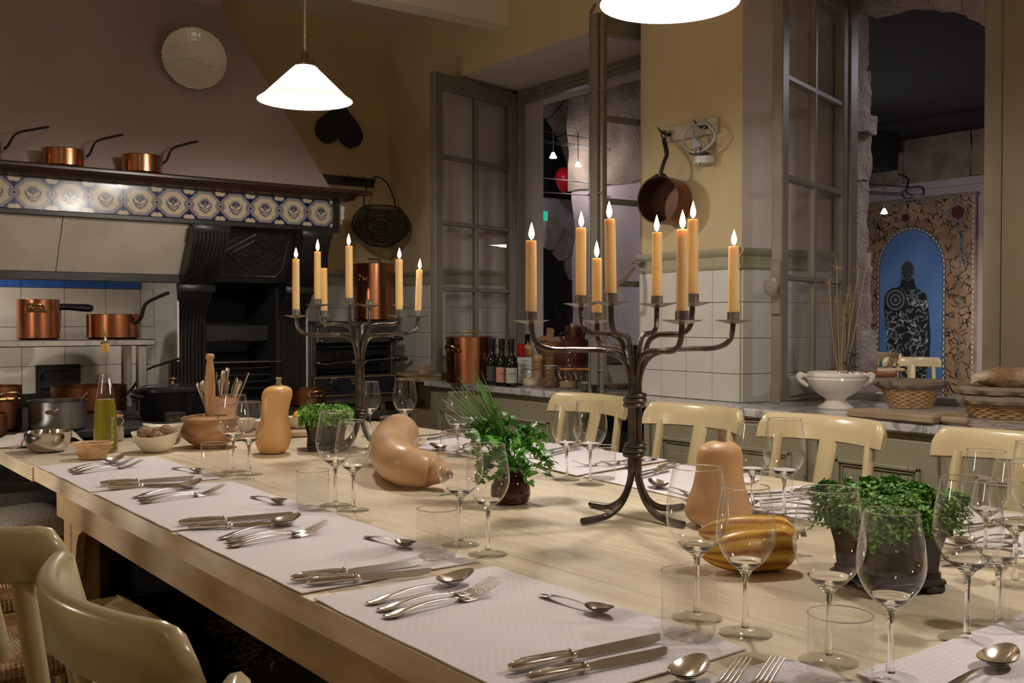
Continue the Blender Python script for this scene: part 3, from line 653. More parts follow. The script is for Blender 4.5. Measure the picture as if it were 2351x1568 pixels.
m = MB(); m.box(1.86, 5.10, 1.09, 2.23, 5.12, 1.175, 0.003); m.box(2.0, 5.085, 1.10, 2.06, 5.10, 1.115); m.build('damper_plate', M['iron'], rg)
for k in range(5):
    MB().box(1.865, 5.06 + 0.0 * k, 0.84 + 0.035 * k, 2.225, 5.075, 0.853 + 0.035 * k, 0.003).build('grate_bar', M['iron'], rg)
m = MB(); m.tube([(1.85, 5.03, 0.985), (2.26, 5.0, 0.985)], 0.004, 8); m.build('rail', M['steel_dark'], rg)
m = MB(); m.box(2.395, 5.02, 0.0, 2.41, 5.1, 1.65); m.box(2.39, 4.93, 1.36, 2.46, 5.0, 1.372, 0.003); m.box(2.39, 4.79, 1.38, 2.425, 4.85, 1.65); m.build('side_post', M['iron'], rg)
# stove: black top with frontage
st = thing('stove', 'long black iron stove top under the hood holding copper pots', 'stove')
MB().box(X0 + 0.02, 4.12, 0.745, 2.40, 5.0, 0.78, 0.006).build('stove_top', M['iron_dull'], st)
MB().box(X0 + 0.02, 5.0, 0.745, 1.68, 5.46, 0.78).build('stove_top', M['iron_dull'], st)
MB().box(X0 + 0.02, 4.16, 0.02, 2.36, 4.98, 0.744).build('body', M['iron'], st)
MB().box(X0 + 0.02, 5.41, 0.781, 1.68, 5.455, 0.84, 0.003).build('back_rail', M['iron'], st)
m = MB(); m.torus((1.42, 4.5, 0.781), 0.12, 0.003, 32, 6); m.torus((1.42, 4.5, 0.781), 0.07, 0.003, 32, 6); m.build('hot_plate', M['iron'], st)
# flue door on the tiles
fd = thing('flue_door', 'small black iron flue door set in the stove wall tiles', 'flue door')
a = PY(82, 838, WY - 0.02); b = PY(184, 838, WY - 0.02)
MB().box(a.x, WY - 0.03, 0.78, b.x, WY - 0.009, a.z, 0.003).build('door_plate', M['iron_dull'], fd)
MB().box(a.x + 0.02, WY - 0.04, 0.86, b.x - 0.01, WY - 0.028, a.z - 0.02, 0.004).build('door_leaf', M['iron_dull'], fd)
m = MB(); m.box(a.x + 0.04, WY - 0.046, 0.95, b.x - 0.03, WY - 0.04, 0.958); m.lathe([(0.01, 0), (0.01, 0.02)], 10, (a.x + 0.015, WY - 0.045, 0.92)); m.build('latch', M['iron_dull'], fd)
# steel shelf over the stove
sh = thing('steel_shelf', 'brushed steel shelf on legs standing on the stove', 'shelf')
MB().box(-1.4, 4.83, 1.082, 1.555, 5.14, 1.112, 0.004).build('shelf_board', M['steel'], sh)
for x, y in ((1.50, 4.87), (1.50, 5.10), (-1.3, 4.87), (-1.3, 5.10)):
    MB().box(x - 0.02, y - 0.02, 0.78, x + 0.02, y + 0.02, 1.082, 0.003).build('leg', M['steel'], sh)

# ---------------- pots
def pan(name, label, loc, r, h, handle_dir, kind='long', hl=0.22, up=0.12, cm=None, group=None, hm=None, lid=False, cat='pan', thick=1.0):
    t = thing(name, label, cat, loc, 0, group); cm = cm or M['copper']; hm = hm or M['iron']
    m = MB(); m.lathe([(r - 0.012, 0), (r, 0.008), (r, h - 0.002), (r + 0.002, h)], 44, cap0=True, cap1=False); m.lathe([(r + 0.002, h), (r - 0.003, h), (r - 0.003, 0.006), (1e-4, 0.006)], 44, cap0=False, cap1=False)
    m.build('body', cm, t, ang=40)
    if kind == 'long':
        d = Vector((math.cos(handle_dir), math.sin(handle_dir), 0)); b = d * (r + 0.002) + Vector((0, 0, h * 0.68)); s = Vector((-d.y, d.x, 0))
        m = MB(); m.tube([b - s * 0.022 - Vector((0, 0, .0)), b, b + s * 0.022], [0.007, 0.012, 0.007], 8)
        P = catmull([b + d * 0.004, b + d * (0.03) + Vector((0, 0, up * 0.18)), b + d * (hl * 0.32) + Vector((0, 0, up * 0.62)), b + d * hl * 0.7 + Vector((0, 0, up * 0.86)), b + d * hl + Vector((0, 0, up))], 5)
        m.tube(P, [q * thick for q in lerps([0.010, 0.008, 0.0065, 0.0075, 0.008], len(P))], 8, flat=0.75); m.build('handle', hm, t)
        m = MB()
        for q in (-0.018, 0.018): m.sphere(b + s * q + d * 0.006 + Vector((0, 0, 0)), 0.0045, 8, 5)
        m.build('rivet', M['copper'], t)
    if kind in ('loops', 'loop1'):
        for k in ((0, 1) if kind == 'loops' else (0,)):
            a = handle_dir + PI * k; d = Vector((math.cos(a), math.sin(a), 0)); s = Vector((-d.y, d.x, 0)); b = d * (r + 0.003) + Vector((0, 0, h * 0.72 if h > 0.15 else h * .6))
            z = Vector((0, 0, 1))
            P = catmull([b - s * 0.03, b - s * 0.034 + d * 0.02 + z * 0.012, b - s * 0.026 + d * 0.035 + z * 0.024, b + d * 0.04 + z * 0.027, b + s * 0.026 + d * 0.035 + z * 0.024, b + s * 0.034 + d * 0.02 + z * 0.012, b + s * 0.03], 4)
            m = MB(); m.tube(P, 0.0055, 8); m.tube([b - s * 0.045, b + s * 0.045], 0.008, 8, flat=1.0)
            for q in (-0.036, 0, 0.036): m.sphere(b + s * q + d * 0.006, 0.005, 8, 5)
            m.build('handle', M['brass'], t)
    if lid:
        m = MB(); m.lathe([(r + 0.004, h - 0.004), (r + 0.004, h + 0.004), (r - 0.01, h + 0.008), (r * 0.5, h + 0.010), (1e-4, h + 0.011)], 44); m.build('lid', cm, t)
        d = Vector((math.cos(lid), math.sin(lid), 0)); m = MB(); z = h + 0.010
        m.tube([d * -0.045 + Vector((0, 0, z)), d * -0.045 + Vector((0, 0, z + 0.018)), d * -0.037 + Vector((0, 0, z + 0.024)), d * 0.037 + Vector((0, 0, z + 0.024)), d * 0.045 + Vector((0, 0, z + 0.018)), d * 0.045 + Vector((0, 0, z))], 0.005, 8)
        m.build('lid_handle', M['brass'] if cm == M['copper'] else hm, t)
    return t
def onY(px, py, y, z):   # world x of a pixel on plane y, with height given
    p = PY(px, py, y); return (p.x, y, z)
G = 'copper pans on the mantel shelf'
pan('copper_saucepan', 'copper saucepan on the mantel, directly under the wall plate\'s right side', onY(325, 390, 4.76, 1.862), 0.087, 0.085, math.radians(5), hl=0.18, up=0.125, group=G)
pan('copper_saucepan', 'copper saucepan on the mantel left of the one below the plate', onY(145, 370, 4.76, 1.862), 0.085, 0.08, math.radians(8), hl=0.18, up=0.125, group=G)
pan('copper_saucepan', 'leftmost saucepan on the mantel, only its curved handle in view', onY(-50, 360, 4.76, 1.862), 0.085, 0.08, math.radians(8), hl=0.20, up=0.125, group=G)
p = PY(88, 782, 4.97); pan('copper_stockpot', 'tall copper pot with brass loop handle on the steel shelf', (p.x, 4.97, 1.113), 0.090, 0.180, math.radians(-108), 'loops', cat='pot')
p = PY(260, 778, 4.97); pan('copper_saute_pan', 'copper pan with upswept black handle on the steel shelf', (p.x, 4.97, 1.113), 0.118, 0.115, math.radians(-52), hl=0.175, up=0.135, thick=1.5)
p = PY(168, 712, 5.12); t = thing('cast_iron_pan', 'black skillet handle poking out behind the tall copper pot', 'pan', (p.x - 0.02, 5.2, 1.113))
m = MB(); m.tube([(-0.1, 0, 0.15), (0.02, -0.01, 0.15), (0.10, -0.03, 0.145), (0.12, -0.03, 0.143)], [0.02, 0.02, 0.024, 0.018], 10, flat=0.8); m.build('handle', M['iron'], t)
m = MB(); m.lathe([(0.06, 0.0), (0.075, 0.03), (0.078, 0.14)], 32, (-0.09, 0.02, 0)); m.build('body', M['iron'], t)
p = PY(0, 735, 4.95); pan('copper_saucepan', 'saucepan on the steel shelf at the picture\'s left edge, only its handle in view', (0.62, 4.95, 1.113), 0.085, 0.06, math.radians(10), hl=0.18, up=0.05)
# pots standing on the stove
SZ = 0.781
def onZ(px, py, z=SZ): p = PZ(px, py, z); return (p.x, p.y, z)
pan('copper_stockpot', 'dark copper stockpot on the stove at the picture\'s left edge', onZ(-5, 988), 0.085, 0.17, math.radians(100), 'loops', cm=M['copper_dark'], cat='pot')
pan('copper_saucepan', 'small dark copper saucepan in front of the stockpot at the left edge', onZ(-22, 1002), 0.055, 0.085, math.radians(150), cm=M['copper_dark'])
pan('copper_saute_pan', 'wide copper pan on the stove behind the steel saucepan', (PY(205, 925, 5.0).x, 5.0, SZ), 0.165, 0.115, math.radians(-25), cm=M['copper_dark'], hl=0.24, up=0.16)
# steel saucepan seen end on to its handle
t = thing('steel_saucepan', 'brushed steel saucepan on the stove, handle pointing at the camera', 'pan', onZ(133, 985)); r, h = 0.104, 0.112
m = MB(); m.lathe([(r - 0.008, 0), (r, 0.008), (r, h - 0.003), (r + 0.006, h)], 48, cap1=False); m.lathe([(r + 0.006, h), (r - 0.002, h - 0.001), (r - 0.002, 0.005), (1e-4, 0.005)], 48, cap0=False, cap1=False); m.build('body', M['steel_dark'], t)
d = (RIGHT * 0.30 - FWD * 0.95).normalized(); b = d * r + Vector((0, 0, h * 0.66)); m = MB(); m.tube([b - d * 0.004, b + d * 0.012, b + d * 0.035], [0.018, 0.016, 0.011], 16); m.tube([b + d * 0.03, b + d * 0.09 + Vector((0, 0, 0.006)), b + d * 0.15 + Vector((0, 0, 0.012))], [0.012, 0.016, 0.015], 16, flat=0.55); m.build('handle', M['steel_shiny'], t)
m = MB(); m.tube([(0.05, 0.02, 0.06), (0.10, 0.03, 0.115), (0.118, 0.034, 0.135)], [0.003, 0.003, 0.007], 8, flat=0.5); o = thing('steel_spoon', 'spoon handle leaning on the steel saucepan\'s rim', 'spoon', onZ(133, 985)); m.build('spoon_handle', M['silver'], o)
# black enamel casserole
t = thing('cast_iron_casserole', 'large black oval casserole with brass lid knob on the stove', 'casserole', onZ(397, 962)); m = MB()
m.lathe([(0.118, 0), (0.13, 0.02), (0.136, 0.115), (0.140, 0.12)], 48, sx=1.03, sy=0.82); m.build('body', M['enamel'], t)
m = MB(); m.lathe([(0.143, 0.120), (0.143, 0.132), (0.132, 0.142), (0.124, 0.143), (0.118, 0.139), (0.05, 0.149), (1e-4, 0.150)], 48, sx=1.03, sy=0.82); m.build('lid', M['enamel'], t)
m = MB(); m.lathe([(0.008, 0.148), (0.006, 0.162), (0.020, 0.170), (0.018, 0.176), (1e-4, 0.178)], 20); m.build('knob', M['brass'], t)
m = MB()
for s in (-1, 1): m.tube(catmull([(s * 0.13, -0.03, 0.10), (s * 0.165, -0.02, 0.105), (s * 0.165, 0.02, 0.105), (s * 0.13, 0.03, 0.10)], 4), 0.008, 8)
m.build('handle', M['enamel'], t)
# small copper pan with brass handle by the grill
t = pan('copper_saucepan', 'copper pan with a brass loop handle beside the grill, behind the cress', (PY(690, 900, 4.7).x, 4.62, SZ), 0.09, 0.085, math.radians(-90), 'loop1', cm=M['copper_dark'])
# grill (salamander) on a steel stand
gx0, gx1 = 2.43, 2.96; gr = thing('grill_oven', 'steel countertop grill oven with black knobs and a gold-lined control panel', 'grill oven', (2.44, 5.02, 0), math.radians(1.5))
GW = 0.53; m = MB()
m.box(0, 0, 0.775, 0.03, 0.36, 1.195, 0.003); m.box(GW - 0.03, 0, 0.775, GW, 0.36, 1.195, 0.003); m.box(0, 0.34, 0.775, GW, 0.36, 1.195); m.box(0, 0, 1.165, GW, 0.36, 1.195, 0.003); m.box(0, 0.0, 0.775, GW, 0.36, 0.90)
m.build('housing', mat('grimy_steel_housing', (0.10, 0.095, 0.09), 0.35, metal=0.8, c2=(0.15, 0.14, 0.13), scale=8), gr)
MB().box(0.028, -0.012, 1.075, GW - 0.04, 0.0, 1.165, 0.01).build('flap', bpy.data.materials['grimy_steel_housing'], gr)
m = MB(); m.box(0.03, 0.02, 1.05, GW - 0.03, 0.33, 1.06)
for i in range(26): m.box(0.04 + i * 0.0178, 0.03, 1.005, 0.049 + i * 0.0178, 0.05, 1.035)
m.build('heating_element', M['iron'], gr, smooth=False)
m = MB(); m.tube([(0.02, -0.02, 0.965), (GW - 0.02, -0.02, 0.985)], 0.003, 8)
for i in range(16): m.tube([(0.06 + i * 0.027, -0.015, 0.966), (0.06 + i * 0.027, 0.3, 0.966)], 0.002, 5)
m.build('rack', M['steel'], gr)
m = MB(); m.grid(lambda u, v: (0.035 + 0.46 * u, 0.01 + 0.3 * v, 0.915 + 0.01 * noise.noise(Vector((u * 9, v * 9, 0))) + 0.006 * noise.noise(Vector((u * 30, v * 30, 3)))), 50, 30); m.build('foil_tray', M['steel'], gr)
for x, z in ((0.035, 0.965), (0.055, 1.085), (GW + 0.0, 0.985), (GW - 0.03, 1.10)):
    m = MB(); m.tube([(x, -0.012, z), (x, -0.03, z), (x + 0.004, -0.034, z)], [0.018, 0.018, 0.012], 14); m.tube([(x + 0.005, -0.035, z), (x + 0.03, -0.045, z - 0.003), (x + 0.045, -0.048, z - 0.003)], [0.008, 0.011, 0.010], 12)
    m.build('knob', M['black_plastic'], gr)
MB().box(0.005, -0.01, 0.785, GW - 0.005, 0.0, 0.895, 0.002).build('control_panel', mat('midnight_panel', (0.012, 0.011, 0.02), 0.35), gr)
gold = mat('gold_line', (0.40, 0.27, 0.08), 0.5)
m = MB(); y0, y1 = -0.0115, -0.0103
m.box(0.010, y0, 0.789, GW - 0.01, y1, 0.7925); m.box(0.010, y0, 0.888, GW - 0.01, y1, 0.8915); m.box(0.010, y0, 0.789, 0.0135, y1, 0.8915); m.box(GW - 0.0135, y0, 0.789, GW - 0.01, y1, 0.8915)
for x, z in ((0.115, 0.878), (0.135, 0.881), (0.108, 0.862)): m.box(x, y0, z, x + 0.011, y1, z + 0.007)
m.build('gold_lines', gold, gr, smooth=False)
m = MB(); m.tube([(0.155, -0.01, 0.845), (0.155, -0.025, 0.845)], [0.026, 0.022], 24); m.box(0.151, -0.034, 0.822, 0.159, -0.022, 0.868, 0.002); m.tube([(0.40, -0.01, 0.855), (0.40, -0.025, 0.855)], [0.024, 0.021], 24); m.build('dial', M['black_plastic'], gr)
def text(s, size, mt, parent, loc, rot, name='lettering', ext=0.0002, align='LEFT'):
    cu = bpy.data.curves.new(name, 'FONT'); cu.body = s; cu.size = size; cu.extrude = ext; cu.align_x = align; cu.resolution_u = 2
    tmp = bpy.data.objects.new('tmp', cu); COL.objects.link(tmp); cu.materials.append(mt); dg = bpy.context.evaluated_depsgraph_get(); dg.update()
    me = bpy.data.meshes.new_from_object(tmp.evaluated_get(dg)); bpy.data.objects.remove(tmp); bpy.data.curves.remove(cu)
    o = bpy.data.objects.new(name, me); COL.objects.link(o); o.parent = parent; o.location = loc; o.rotation_euler = rot
    return o
text('ROLLER\n GRILL', 0.017, gold, gr, (0.235, -0.0112, 0.868), (PI / 2, 0, 0))
text('1      2', 0.012, gold, gr, (0.245, -0.0112, 0.805), (PI / 2, 0, 0)); text('2', 0.014, gold, gr, (0.44, -0.0112, 0.83), (PI / 2, 0, 0))
sd = thing('steel_stand', 'dark steel stand carrying the grill oven', 'stand', (2.44, 5.02, 0), math.radians(1.5))
MB().box(-0.02, -0.06, 0.745, GW + 0.03, 0.38, 0.774, 0.003).build('top', M['steel_dark'], sd)
MB().box(-0.02, -0.065, 0.64, GW + 0.03, -0.045, 0.70, 0.003).build('rail', M['steel_dark'], sd)
for x in (0.0, GW):
    for y in (-0.03, 0.34): MB().box(x - 0.02, y - 0.02, 0, x + 0.02, y + 0.02, 0.745).build('leg', M['steel_dark'], sd)
# copper stockpot on the grill
pan('copper_stockpot', 'tall lidded copper stockpot on top of the grill oven', (PY(858, 700, 5.2).x, 5.2, 1.197), 0.114, 0.32, math.radians(200), 'loops', lid=math.radians(10), cat='pot')
# plank and sink edge right of the grill
t = thing('wooden_shelf', 'low brown wooden ledge between grill oven and marble counter', 'shelf')
a = PX(925, 868, 3.0); MB().box(2.98, 4.95, 0.885, 3.17, 5.44, 0.90, 0.002).build('board', M['board'], t); MB().box(2.985, 4.80, 0.90, 3.16, 4.82, 0.955, 0.003).build('upstand', M['board'], t); MB().box(2.99, 4.80, 0.86, 3.17, 5.44, 0.885).build('board', M['board'], t)
# junction box and cables
t = thing('junction_box', 'small white electric junction box low beside the cabinet end', 'junction box', (3.0, 5.3, 0)); MB().box(-0.04, -0.03, 0.57, 0.03, 0.0, 0.66, 0.006).build('box', M['white_plastic'], t)
t = thing('power_cable', 'black cables looping down beside the grill oven', 'cable'); m = MB(); m.tube(catmull([(2.98, 5.2, 0.88), (3.02, 5.1, 0.84), (3.03, 5.05, 0.74), (3.03, 5.0, 0.5), (3.03, 5.0, 0.2)], 6), 0.006, 8); m.tube(catmull([(2.98, 5.25, 0.84), (2.99, 5.2, 0.78), (2.99, 5.15, 0.6), (2.99, 5.15, 0.3)], 6), 0.005, 8); m.build('cable', M['black_plastic'], t)
# wall plate on the hood
def hood_pt(px, py, off=0.0):
    n = Vector((0, -(zt - zb), 0.53)); n = Vector((0, -(zt - zb), (5.33 - 4.80))).normalized(); r = ray(px, py); c = Vector((0, 0, CAM_Z)); p0 = Vector((0, 4.80, zb))
    t = (p0 - c).dot(n) / r.dot(n); return c + r * t + n * off, n
pp, n = hood_pt(433, 163, 0.085)
pl_ = thing('wall_plate', 'chipped white fluted plate with a crack hanging on the mauve chimney hood', 'plate', pp); n = (n + (Vector((0, 0, CAM_Z)) - pp).normalized() * 1.3).normalized(); q = n.to_track_quat('Z', 'Y'); pl_.rotation_euler = q.to_euler()
m = MB(); wob = lambda a, z: 1 + 0.018 * abs(math.sin(a * 18)) * (1 if z > 0.012 else 0)
m.lathe([(1e-4, 0.004), (0.09, 0.006), (0.105, 0.012), (0.118, 0.020), (0.150, 0.030), (0.154, 0.031), (0.153, 0.028), (0.11, 0.008), (0.08, 0.0), (1e-4, 0.0)], 144, wob=wob); m.build('dish', mat('aged_ivory_glaze', (0.55, 0.51, 0.42), 0.16, c2=(0.48, 0.43, 0.33), scale=9, lo=0.45, hi=0.7), pl_, ang=25)
m = MB(); m.tube(catmull([(-0.15, -0.02, 0.031), (-0.09, -0.012, 0.0075), (-0.02, 0.0, 0.0055), (0.05, -0.02, 0.0060), (0.10, -0.03, 0.0115), (0.15, -0.035, 0.031)], 6), 0.0006, 4); m.build('crack', M['wick'], pl_)
m = MB(); rr = random.Random(5)
for i in range(60):
    a = rr.uniform(0, 2 * PI); m.sphere((0.1535 * math.cos(a) * (1 + 0.018 * abs(math.sin(a * 18))), 0.1535 * math.sin(a) * (1 + 0.018 * abs(math.sin(a * 18))), 0.0312), rr.uniform(0.0012, 0.0028), 6, 4)
m.build('chipped_rim', M['iron_dull'], pl_)
# heart-shaped board hung upside down on the wall
hp = PY(781, 290, WY - 0.03); hb = thing('heart_board', 'black heart-shaped board hanging upside down on the ochre wall', 'board', (hp.x, WY - 0.035, hp.z), rot=(0, 0, 0))
pts = []
for i in range(48):
    a = 2 * PI * i / 48; x = 16 * math.sin(a) ** 3; y = 13 * math.cos(a) - 5 * math.cos(2 * a) - 2 * math.cos(3 * a) - math.cos(4 * a); pts.append((x / 16 * 0.152, -y / 16 * 0.150))
hb.rotation_euler = (0, math.radians(5), 0)
MB().prism(pts, 0, 0.022, 'XZ').build('board', M['heartwood'], hb, smooth=False)
# hook rail and egg basket
a = PY(742, 405, WY - 0.02); b = PY(858, 431, WY - 0.02)
hr = thing('hook_rail', 'black iron hook rail on the ochre wall above the wire basket', 'hook rail'); MB().box(2.40, WY - 0.03, b.z, b.x, WY - 0.006, b.z + 0.052, 0.003).build('bar', M['iron'], hr)
for px in (791, 826, 854):
    q = PY(px, 410, WY - 0.03); m = MB(); m.tube([(q.x, WY - 0.03, b.z + 0.03), (q.x, WY - 0.055, b.z + 0.03), (q.x + 0.004, WY - 0.07, b.z + 0.045), (q.x + 0.006, WY - 0.072, b.z + 0.064)], [0.006, 0.005, 0.004, 0.001], 6); m.build('hook', M['iron'], hr)
bp = PY(874, 520, WY - 0.20); eb = thing('egg_basket', 'round black wire egg basket hanging from the hook rail', 'basket', bp, rot=(math.radians(14), math.radians(-6), 0))
RB = 0.172
def bask(z):   # radius at height z (-0.10..0.11)
    t = (z + 0.105) / 0.215; return RB * (0.45 + 0.55 * math.sin(min(1, t / 0.5) * PI / 2)) if t < 0.5 else RB * (1 - 0.36 * ((t - 0.5) / 0.5) ** 2)
m = MB()
for k in range(40):
    z = -0.103 + 0.21 * k / 39; m.torus((0, 0, z), bask(z), 0.0011, 36, 4)
for i in range(44):
    a = 2 * PI * i / 44
    for s in (1, -1): m.tube([((bask(z)) * math.cos(a + s * 2.0 * (z + 0.1)), bask(z) * math.sin(a + s * 2.0 * (z + 0.1)), z) for z in lerps([-0.103, 0.107], 8)], 0.0006, 3, cap=False)
m.build('wire_mesh', M['iron'], eb, kind='stuff')
m = MB(); m.torus((0, 0, 0.108), bask(0.108), 0.0035, 36, 6); m.torus((0, 0, -0.104), bask(-0.104), 0.0035, 36, 6); m.torus((0, 0, 0.0), RB + 0.001, 0.0022, 40, 6)
for i in range(8):
    a = 2 * PI * i / 8; m.tube([(bask(z) * math.cos(a), bask(z) * math.sin(a), z) for z in lerps([-0.104, 0.108], 10)], 0.0022, 5)
m.build('frame', M['iron'], eb)
m = MB(); P = catmull([(-0.095, 0, 0.108), (-0.105, 0.02, 0.15), (-0.075, 0.03, 0.24), (-0.02, 0.04, 0.285), (0.05, 0.03, 0.25), (0.088, 0.01, 0.16), (0.097, 0, 0.108)], 5); m.tube(P, 0.005, 6); m.build('handle', M['iron'], eb)
t = thing('ceramic_insulator', 'small white ceramic insulator under the mantel end', 'insulator', (PY(781, 466, 4.85).x, 4.85, 1.70)); m = MB(); m.lathe([(0.010, 0.0), (0.012, 0.02), (0.022, 0.03), (0.024, 0.045), (0.020, 0.05), (0.022, 0.06), (0.026, 0.085), (0.02, 0.105)], 20); m.build('body', M['ceramic'], t)
# ================================================================ COUNTER SIDE
XF = 3.02
wt = thing('marble_worktop', 'long grey veined marble worktop under both windows', 'worktop')
m = MB(); m.box(XF - 0.015, -1.2, CT - 0.036, WX, 4.80, CT, 0.007); m.build('slab', M['marble'], wt)
MB().box(WX, 3.292, CT - 0.036, 3.655, 4.858, CT - 0.0005, 0.002).build('slab', M['marble'], wt)
MB().box(WX, 1.152, CT - 0.036, 3.70, 2.62, CT - 0.0005, 0.002).build('slab', M['marble'], wt)
cab_i = 0
def cabinet(y1, y0, label, doors, drawer=False):
    """unit from y1 (far) to y0 (near); doors: list of (ya, yb)"""
    t = thing('base_cabinet', label, 'cabinet', (0, 0, 0), 0, 'sage cabinets under the marble')
    m = MB(); m.box(XF + 0.02, y0 + 0.001, 0.08, WX - 0.002, y1 - 0.001, CT - 0.037); m.box(XF + 0.06, y0 + 0.001, 0, WX - 0.002, y1 - 0.001, 0.08); m.build('carcass', M['sage'], t, smooth=False)
    for (ya, yb) in doors:
        m = MB(); x = XF + 0.02; z0, z1 = 0.10, CT - 0.06
        m.box(x - 0.02, yb, z0, x, ya, z1, 0.003)
        zs = z1 - 0.085
        # projecting moulding frame and field
        for k, (o, th, pr) in enumerate([(0.0, 0.014, 0.012), (0.018, 0.007, 0.006)]):
            a, b, c, d = yb + 0.055 + o, ya - 0.055 - o, z0 + 0.07 + o, zs - o
            m.box(x - 0.02 - pr, a, d - th, x - 0.02, b, d, 0.003); m.box(x - 0.02 - pr, a, c, x - 0.02, b, c + th, 0.003)
            m.box(x - 0.02 - pr, a, c, x - 0.02, a + th, d, 0.003); m.box(x - 0.02 - pr, b - th, c, x - 0.02, b, d, 0.003)
        m.box(x - 0.027, yb + 0.11, z0 + 0.125, x - 0.02, ya - 0.11, zs - 0.055, 0.006)
        d_ = m.build('door', M['sage'], t)
        for z in (z1 - 0.13, z0 + 0.12): MB().tube([(x - 0.024, yb - 0.004, z - 0.03), (x - 0.024, yb - 0.004, z + 0.03)], 0.006, 8).build('hinge', M['sage'], d_)
    return t
cabinet(4.78, 3.62, 'sage green cabinet at the far left end of the marble worktop', [(4.72, 4.20), (4.18, 3.66)])
# open niche with a crinkled bag
t = thing('base_cabinet', 'open sage cabinet bay holding a crinkled plastic bag, behind the first chair', 'cabinet', group='sage cabinets under the marble')
m = MB(); m.box(XF + 0.01, 3.59, 0, WX - 0.002, 3.618, CT - 0.037); m.box(XF + 0.01, 3.07, 0, WX - 0.002, 3.10, CT - 0.037); m.box(WX - 0.02, 3.10, 0, WX - 0.002, 3.59, CT - 0.037); m.box(XF + 0.01, 3.10, 0.3, WX - 0.02, 3.59, 0.32)
m.build('carcass', M['sage'], t, smooth=False)
MB().box(WX - 0.03, 3.10, 0.0, WX - 0.021, 3.59, CT - 0.04).build('shade_back', M['soot_shade'], t)  # black sheet paints in the shade at the back of the bay
t = thing('plastic_bag', 'crinkled clear plastic bag in the open cabinet bay', 'bag', (3.10, 3.34, 0.322)); m = MB(); m.sphere((0, 0, 0.15), 0.15, 22, 16, sz=0.95, wob=lambda a, z: (1 + 0.10 * noise.noise(Vector((math.cos(a) * 4, math.sin(a) * 4, z * 22)))) * 1.0)
o = m.build('bag', mat('crinkled_plastic', (0.36, 0.34, 0.34), 0.25, c2=(0.16, 0.14, 0.14), scale=22, bump=0.8, bscale=40), t); o.scale = (0.42, 1.35, 1.0)
cabinet(3.065, 2.24, 'sage green cabinet under the marble, behind the second chair', [(3.04, 2.67), (2.65, 2.28)])
cabinet(2.235, 1.74, 'sage green panelled cabinet behind the third chair, below the bread boards', [(2.20, 1.775)])
cabinet(1.735, 1.24, 'sage green cabinet at the picture\'s right edge, behind the fourth chair', [(1.70, 1.28)])
cabinet(1.235, 0.0, 'sage green cabinet beyond the picture\'s right edge', [(1.20, 0.64), (0.62, 0.04)])

# ---- jars, bottles and pots in the first window
CZ_ = CT + 0.0005
def cz(px, py): p = PZ(px, py, CZ_); return (p.x, p.y, CZ_)
pan('copper_stockpot', 'big lidded copper stockpot on the marble beside the black bottles', cz(1082, 880), 0.130, 0.238, math.radians(193), 'loops', lid=math.radians(-37), cat='pot')
def bottle(px, py, lab, col, h=0.235, r=0.034, words='VINAIGRE', col_lab=None):
    t = thing('oil_bottle', lab, 'bottle', cz(px, py), math.radians(-37), 'black bottles on the marble')
    m = MB(); m.lathe([(r - 0.002, 0), (r, 0.004), (r, 0.115), (r * 0.9, 0.135), (r * 0.5, 0.155), (0.0145, 0.168), (0.0145, h - 0.045)], 28); m.build('bottle', M['dark_bottle'], t)
    m = MB(); m.lathe([(0.0155, h - 0.05), (0.0165, h - 0.048), (0.0165, h), (0.014, h + 0.002)], 24); m.build('cap', M['black_plastic'], t)
    lm = mat('label_paper', col, 0.7)
    m = MB(); m.grid(lambda u, v: ((r + 0.0005) * math.sin((u - 0.5) * 1.9), -(r + 0.0005) * math.cos((u - 0.5) * 1.9), 0.02 + 0.075 * v), 12, 1); o = m.build('label', lm, t)
    text(words, 0.0085, M['wick'], o, (0, -r - 0.0012, 0.062), (PI / 2, 0, 0), align='CENTER'); text('~~~~~~~~', 0.004, M['wick'], o, (0, -r - 0.0012, 0.045), (PI / 2, 0, 0), align='CENTER')
bottle(1110, 880, 'black bottle half hidden behind the copper stockpot\'s right side, orange label', (0.42, 0.16, 0.05))
bottle(1130, 883, 'black bottle with a dark grey label, second from the copper stockpot', (0.06, 0.06, 0.065), words='OLIVE')
bottle(1152, 886, 'black bottle with a pink label on the marble', (0.50, 0.22, 0.17), words='POIVRE')
bottle(1174, 888, 'black bottle with a pale green label on the marble', (0.36, 0.38, 0.30), words='ORIGAN')
def spout(px, py, lab):
    t = thing('squeeze_bottle', lab, 'bottle', cz(px, py)); m = MB(); m.lathe([(0.02, 0), (0.022, 0.15), (0.02, 0.17), (0.018, 0.175)], 20); m.build('bottle', M['white_plastic'], t); m = MB(); m.lathe([(0.020, 0.172), (0.020, 0.185), (0.007, 0.19), (0.002, 0.225)], 16); m.build('nozzle', M['white_plastic'], t)
spout(1151, 858, 'white squeeze bottle nozzle above the pink-label bottle'); spout(1173, 858, 'white squeeze bottle nozzle above the green-label bottle')
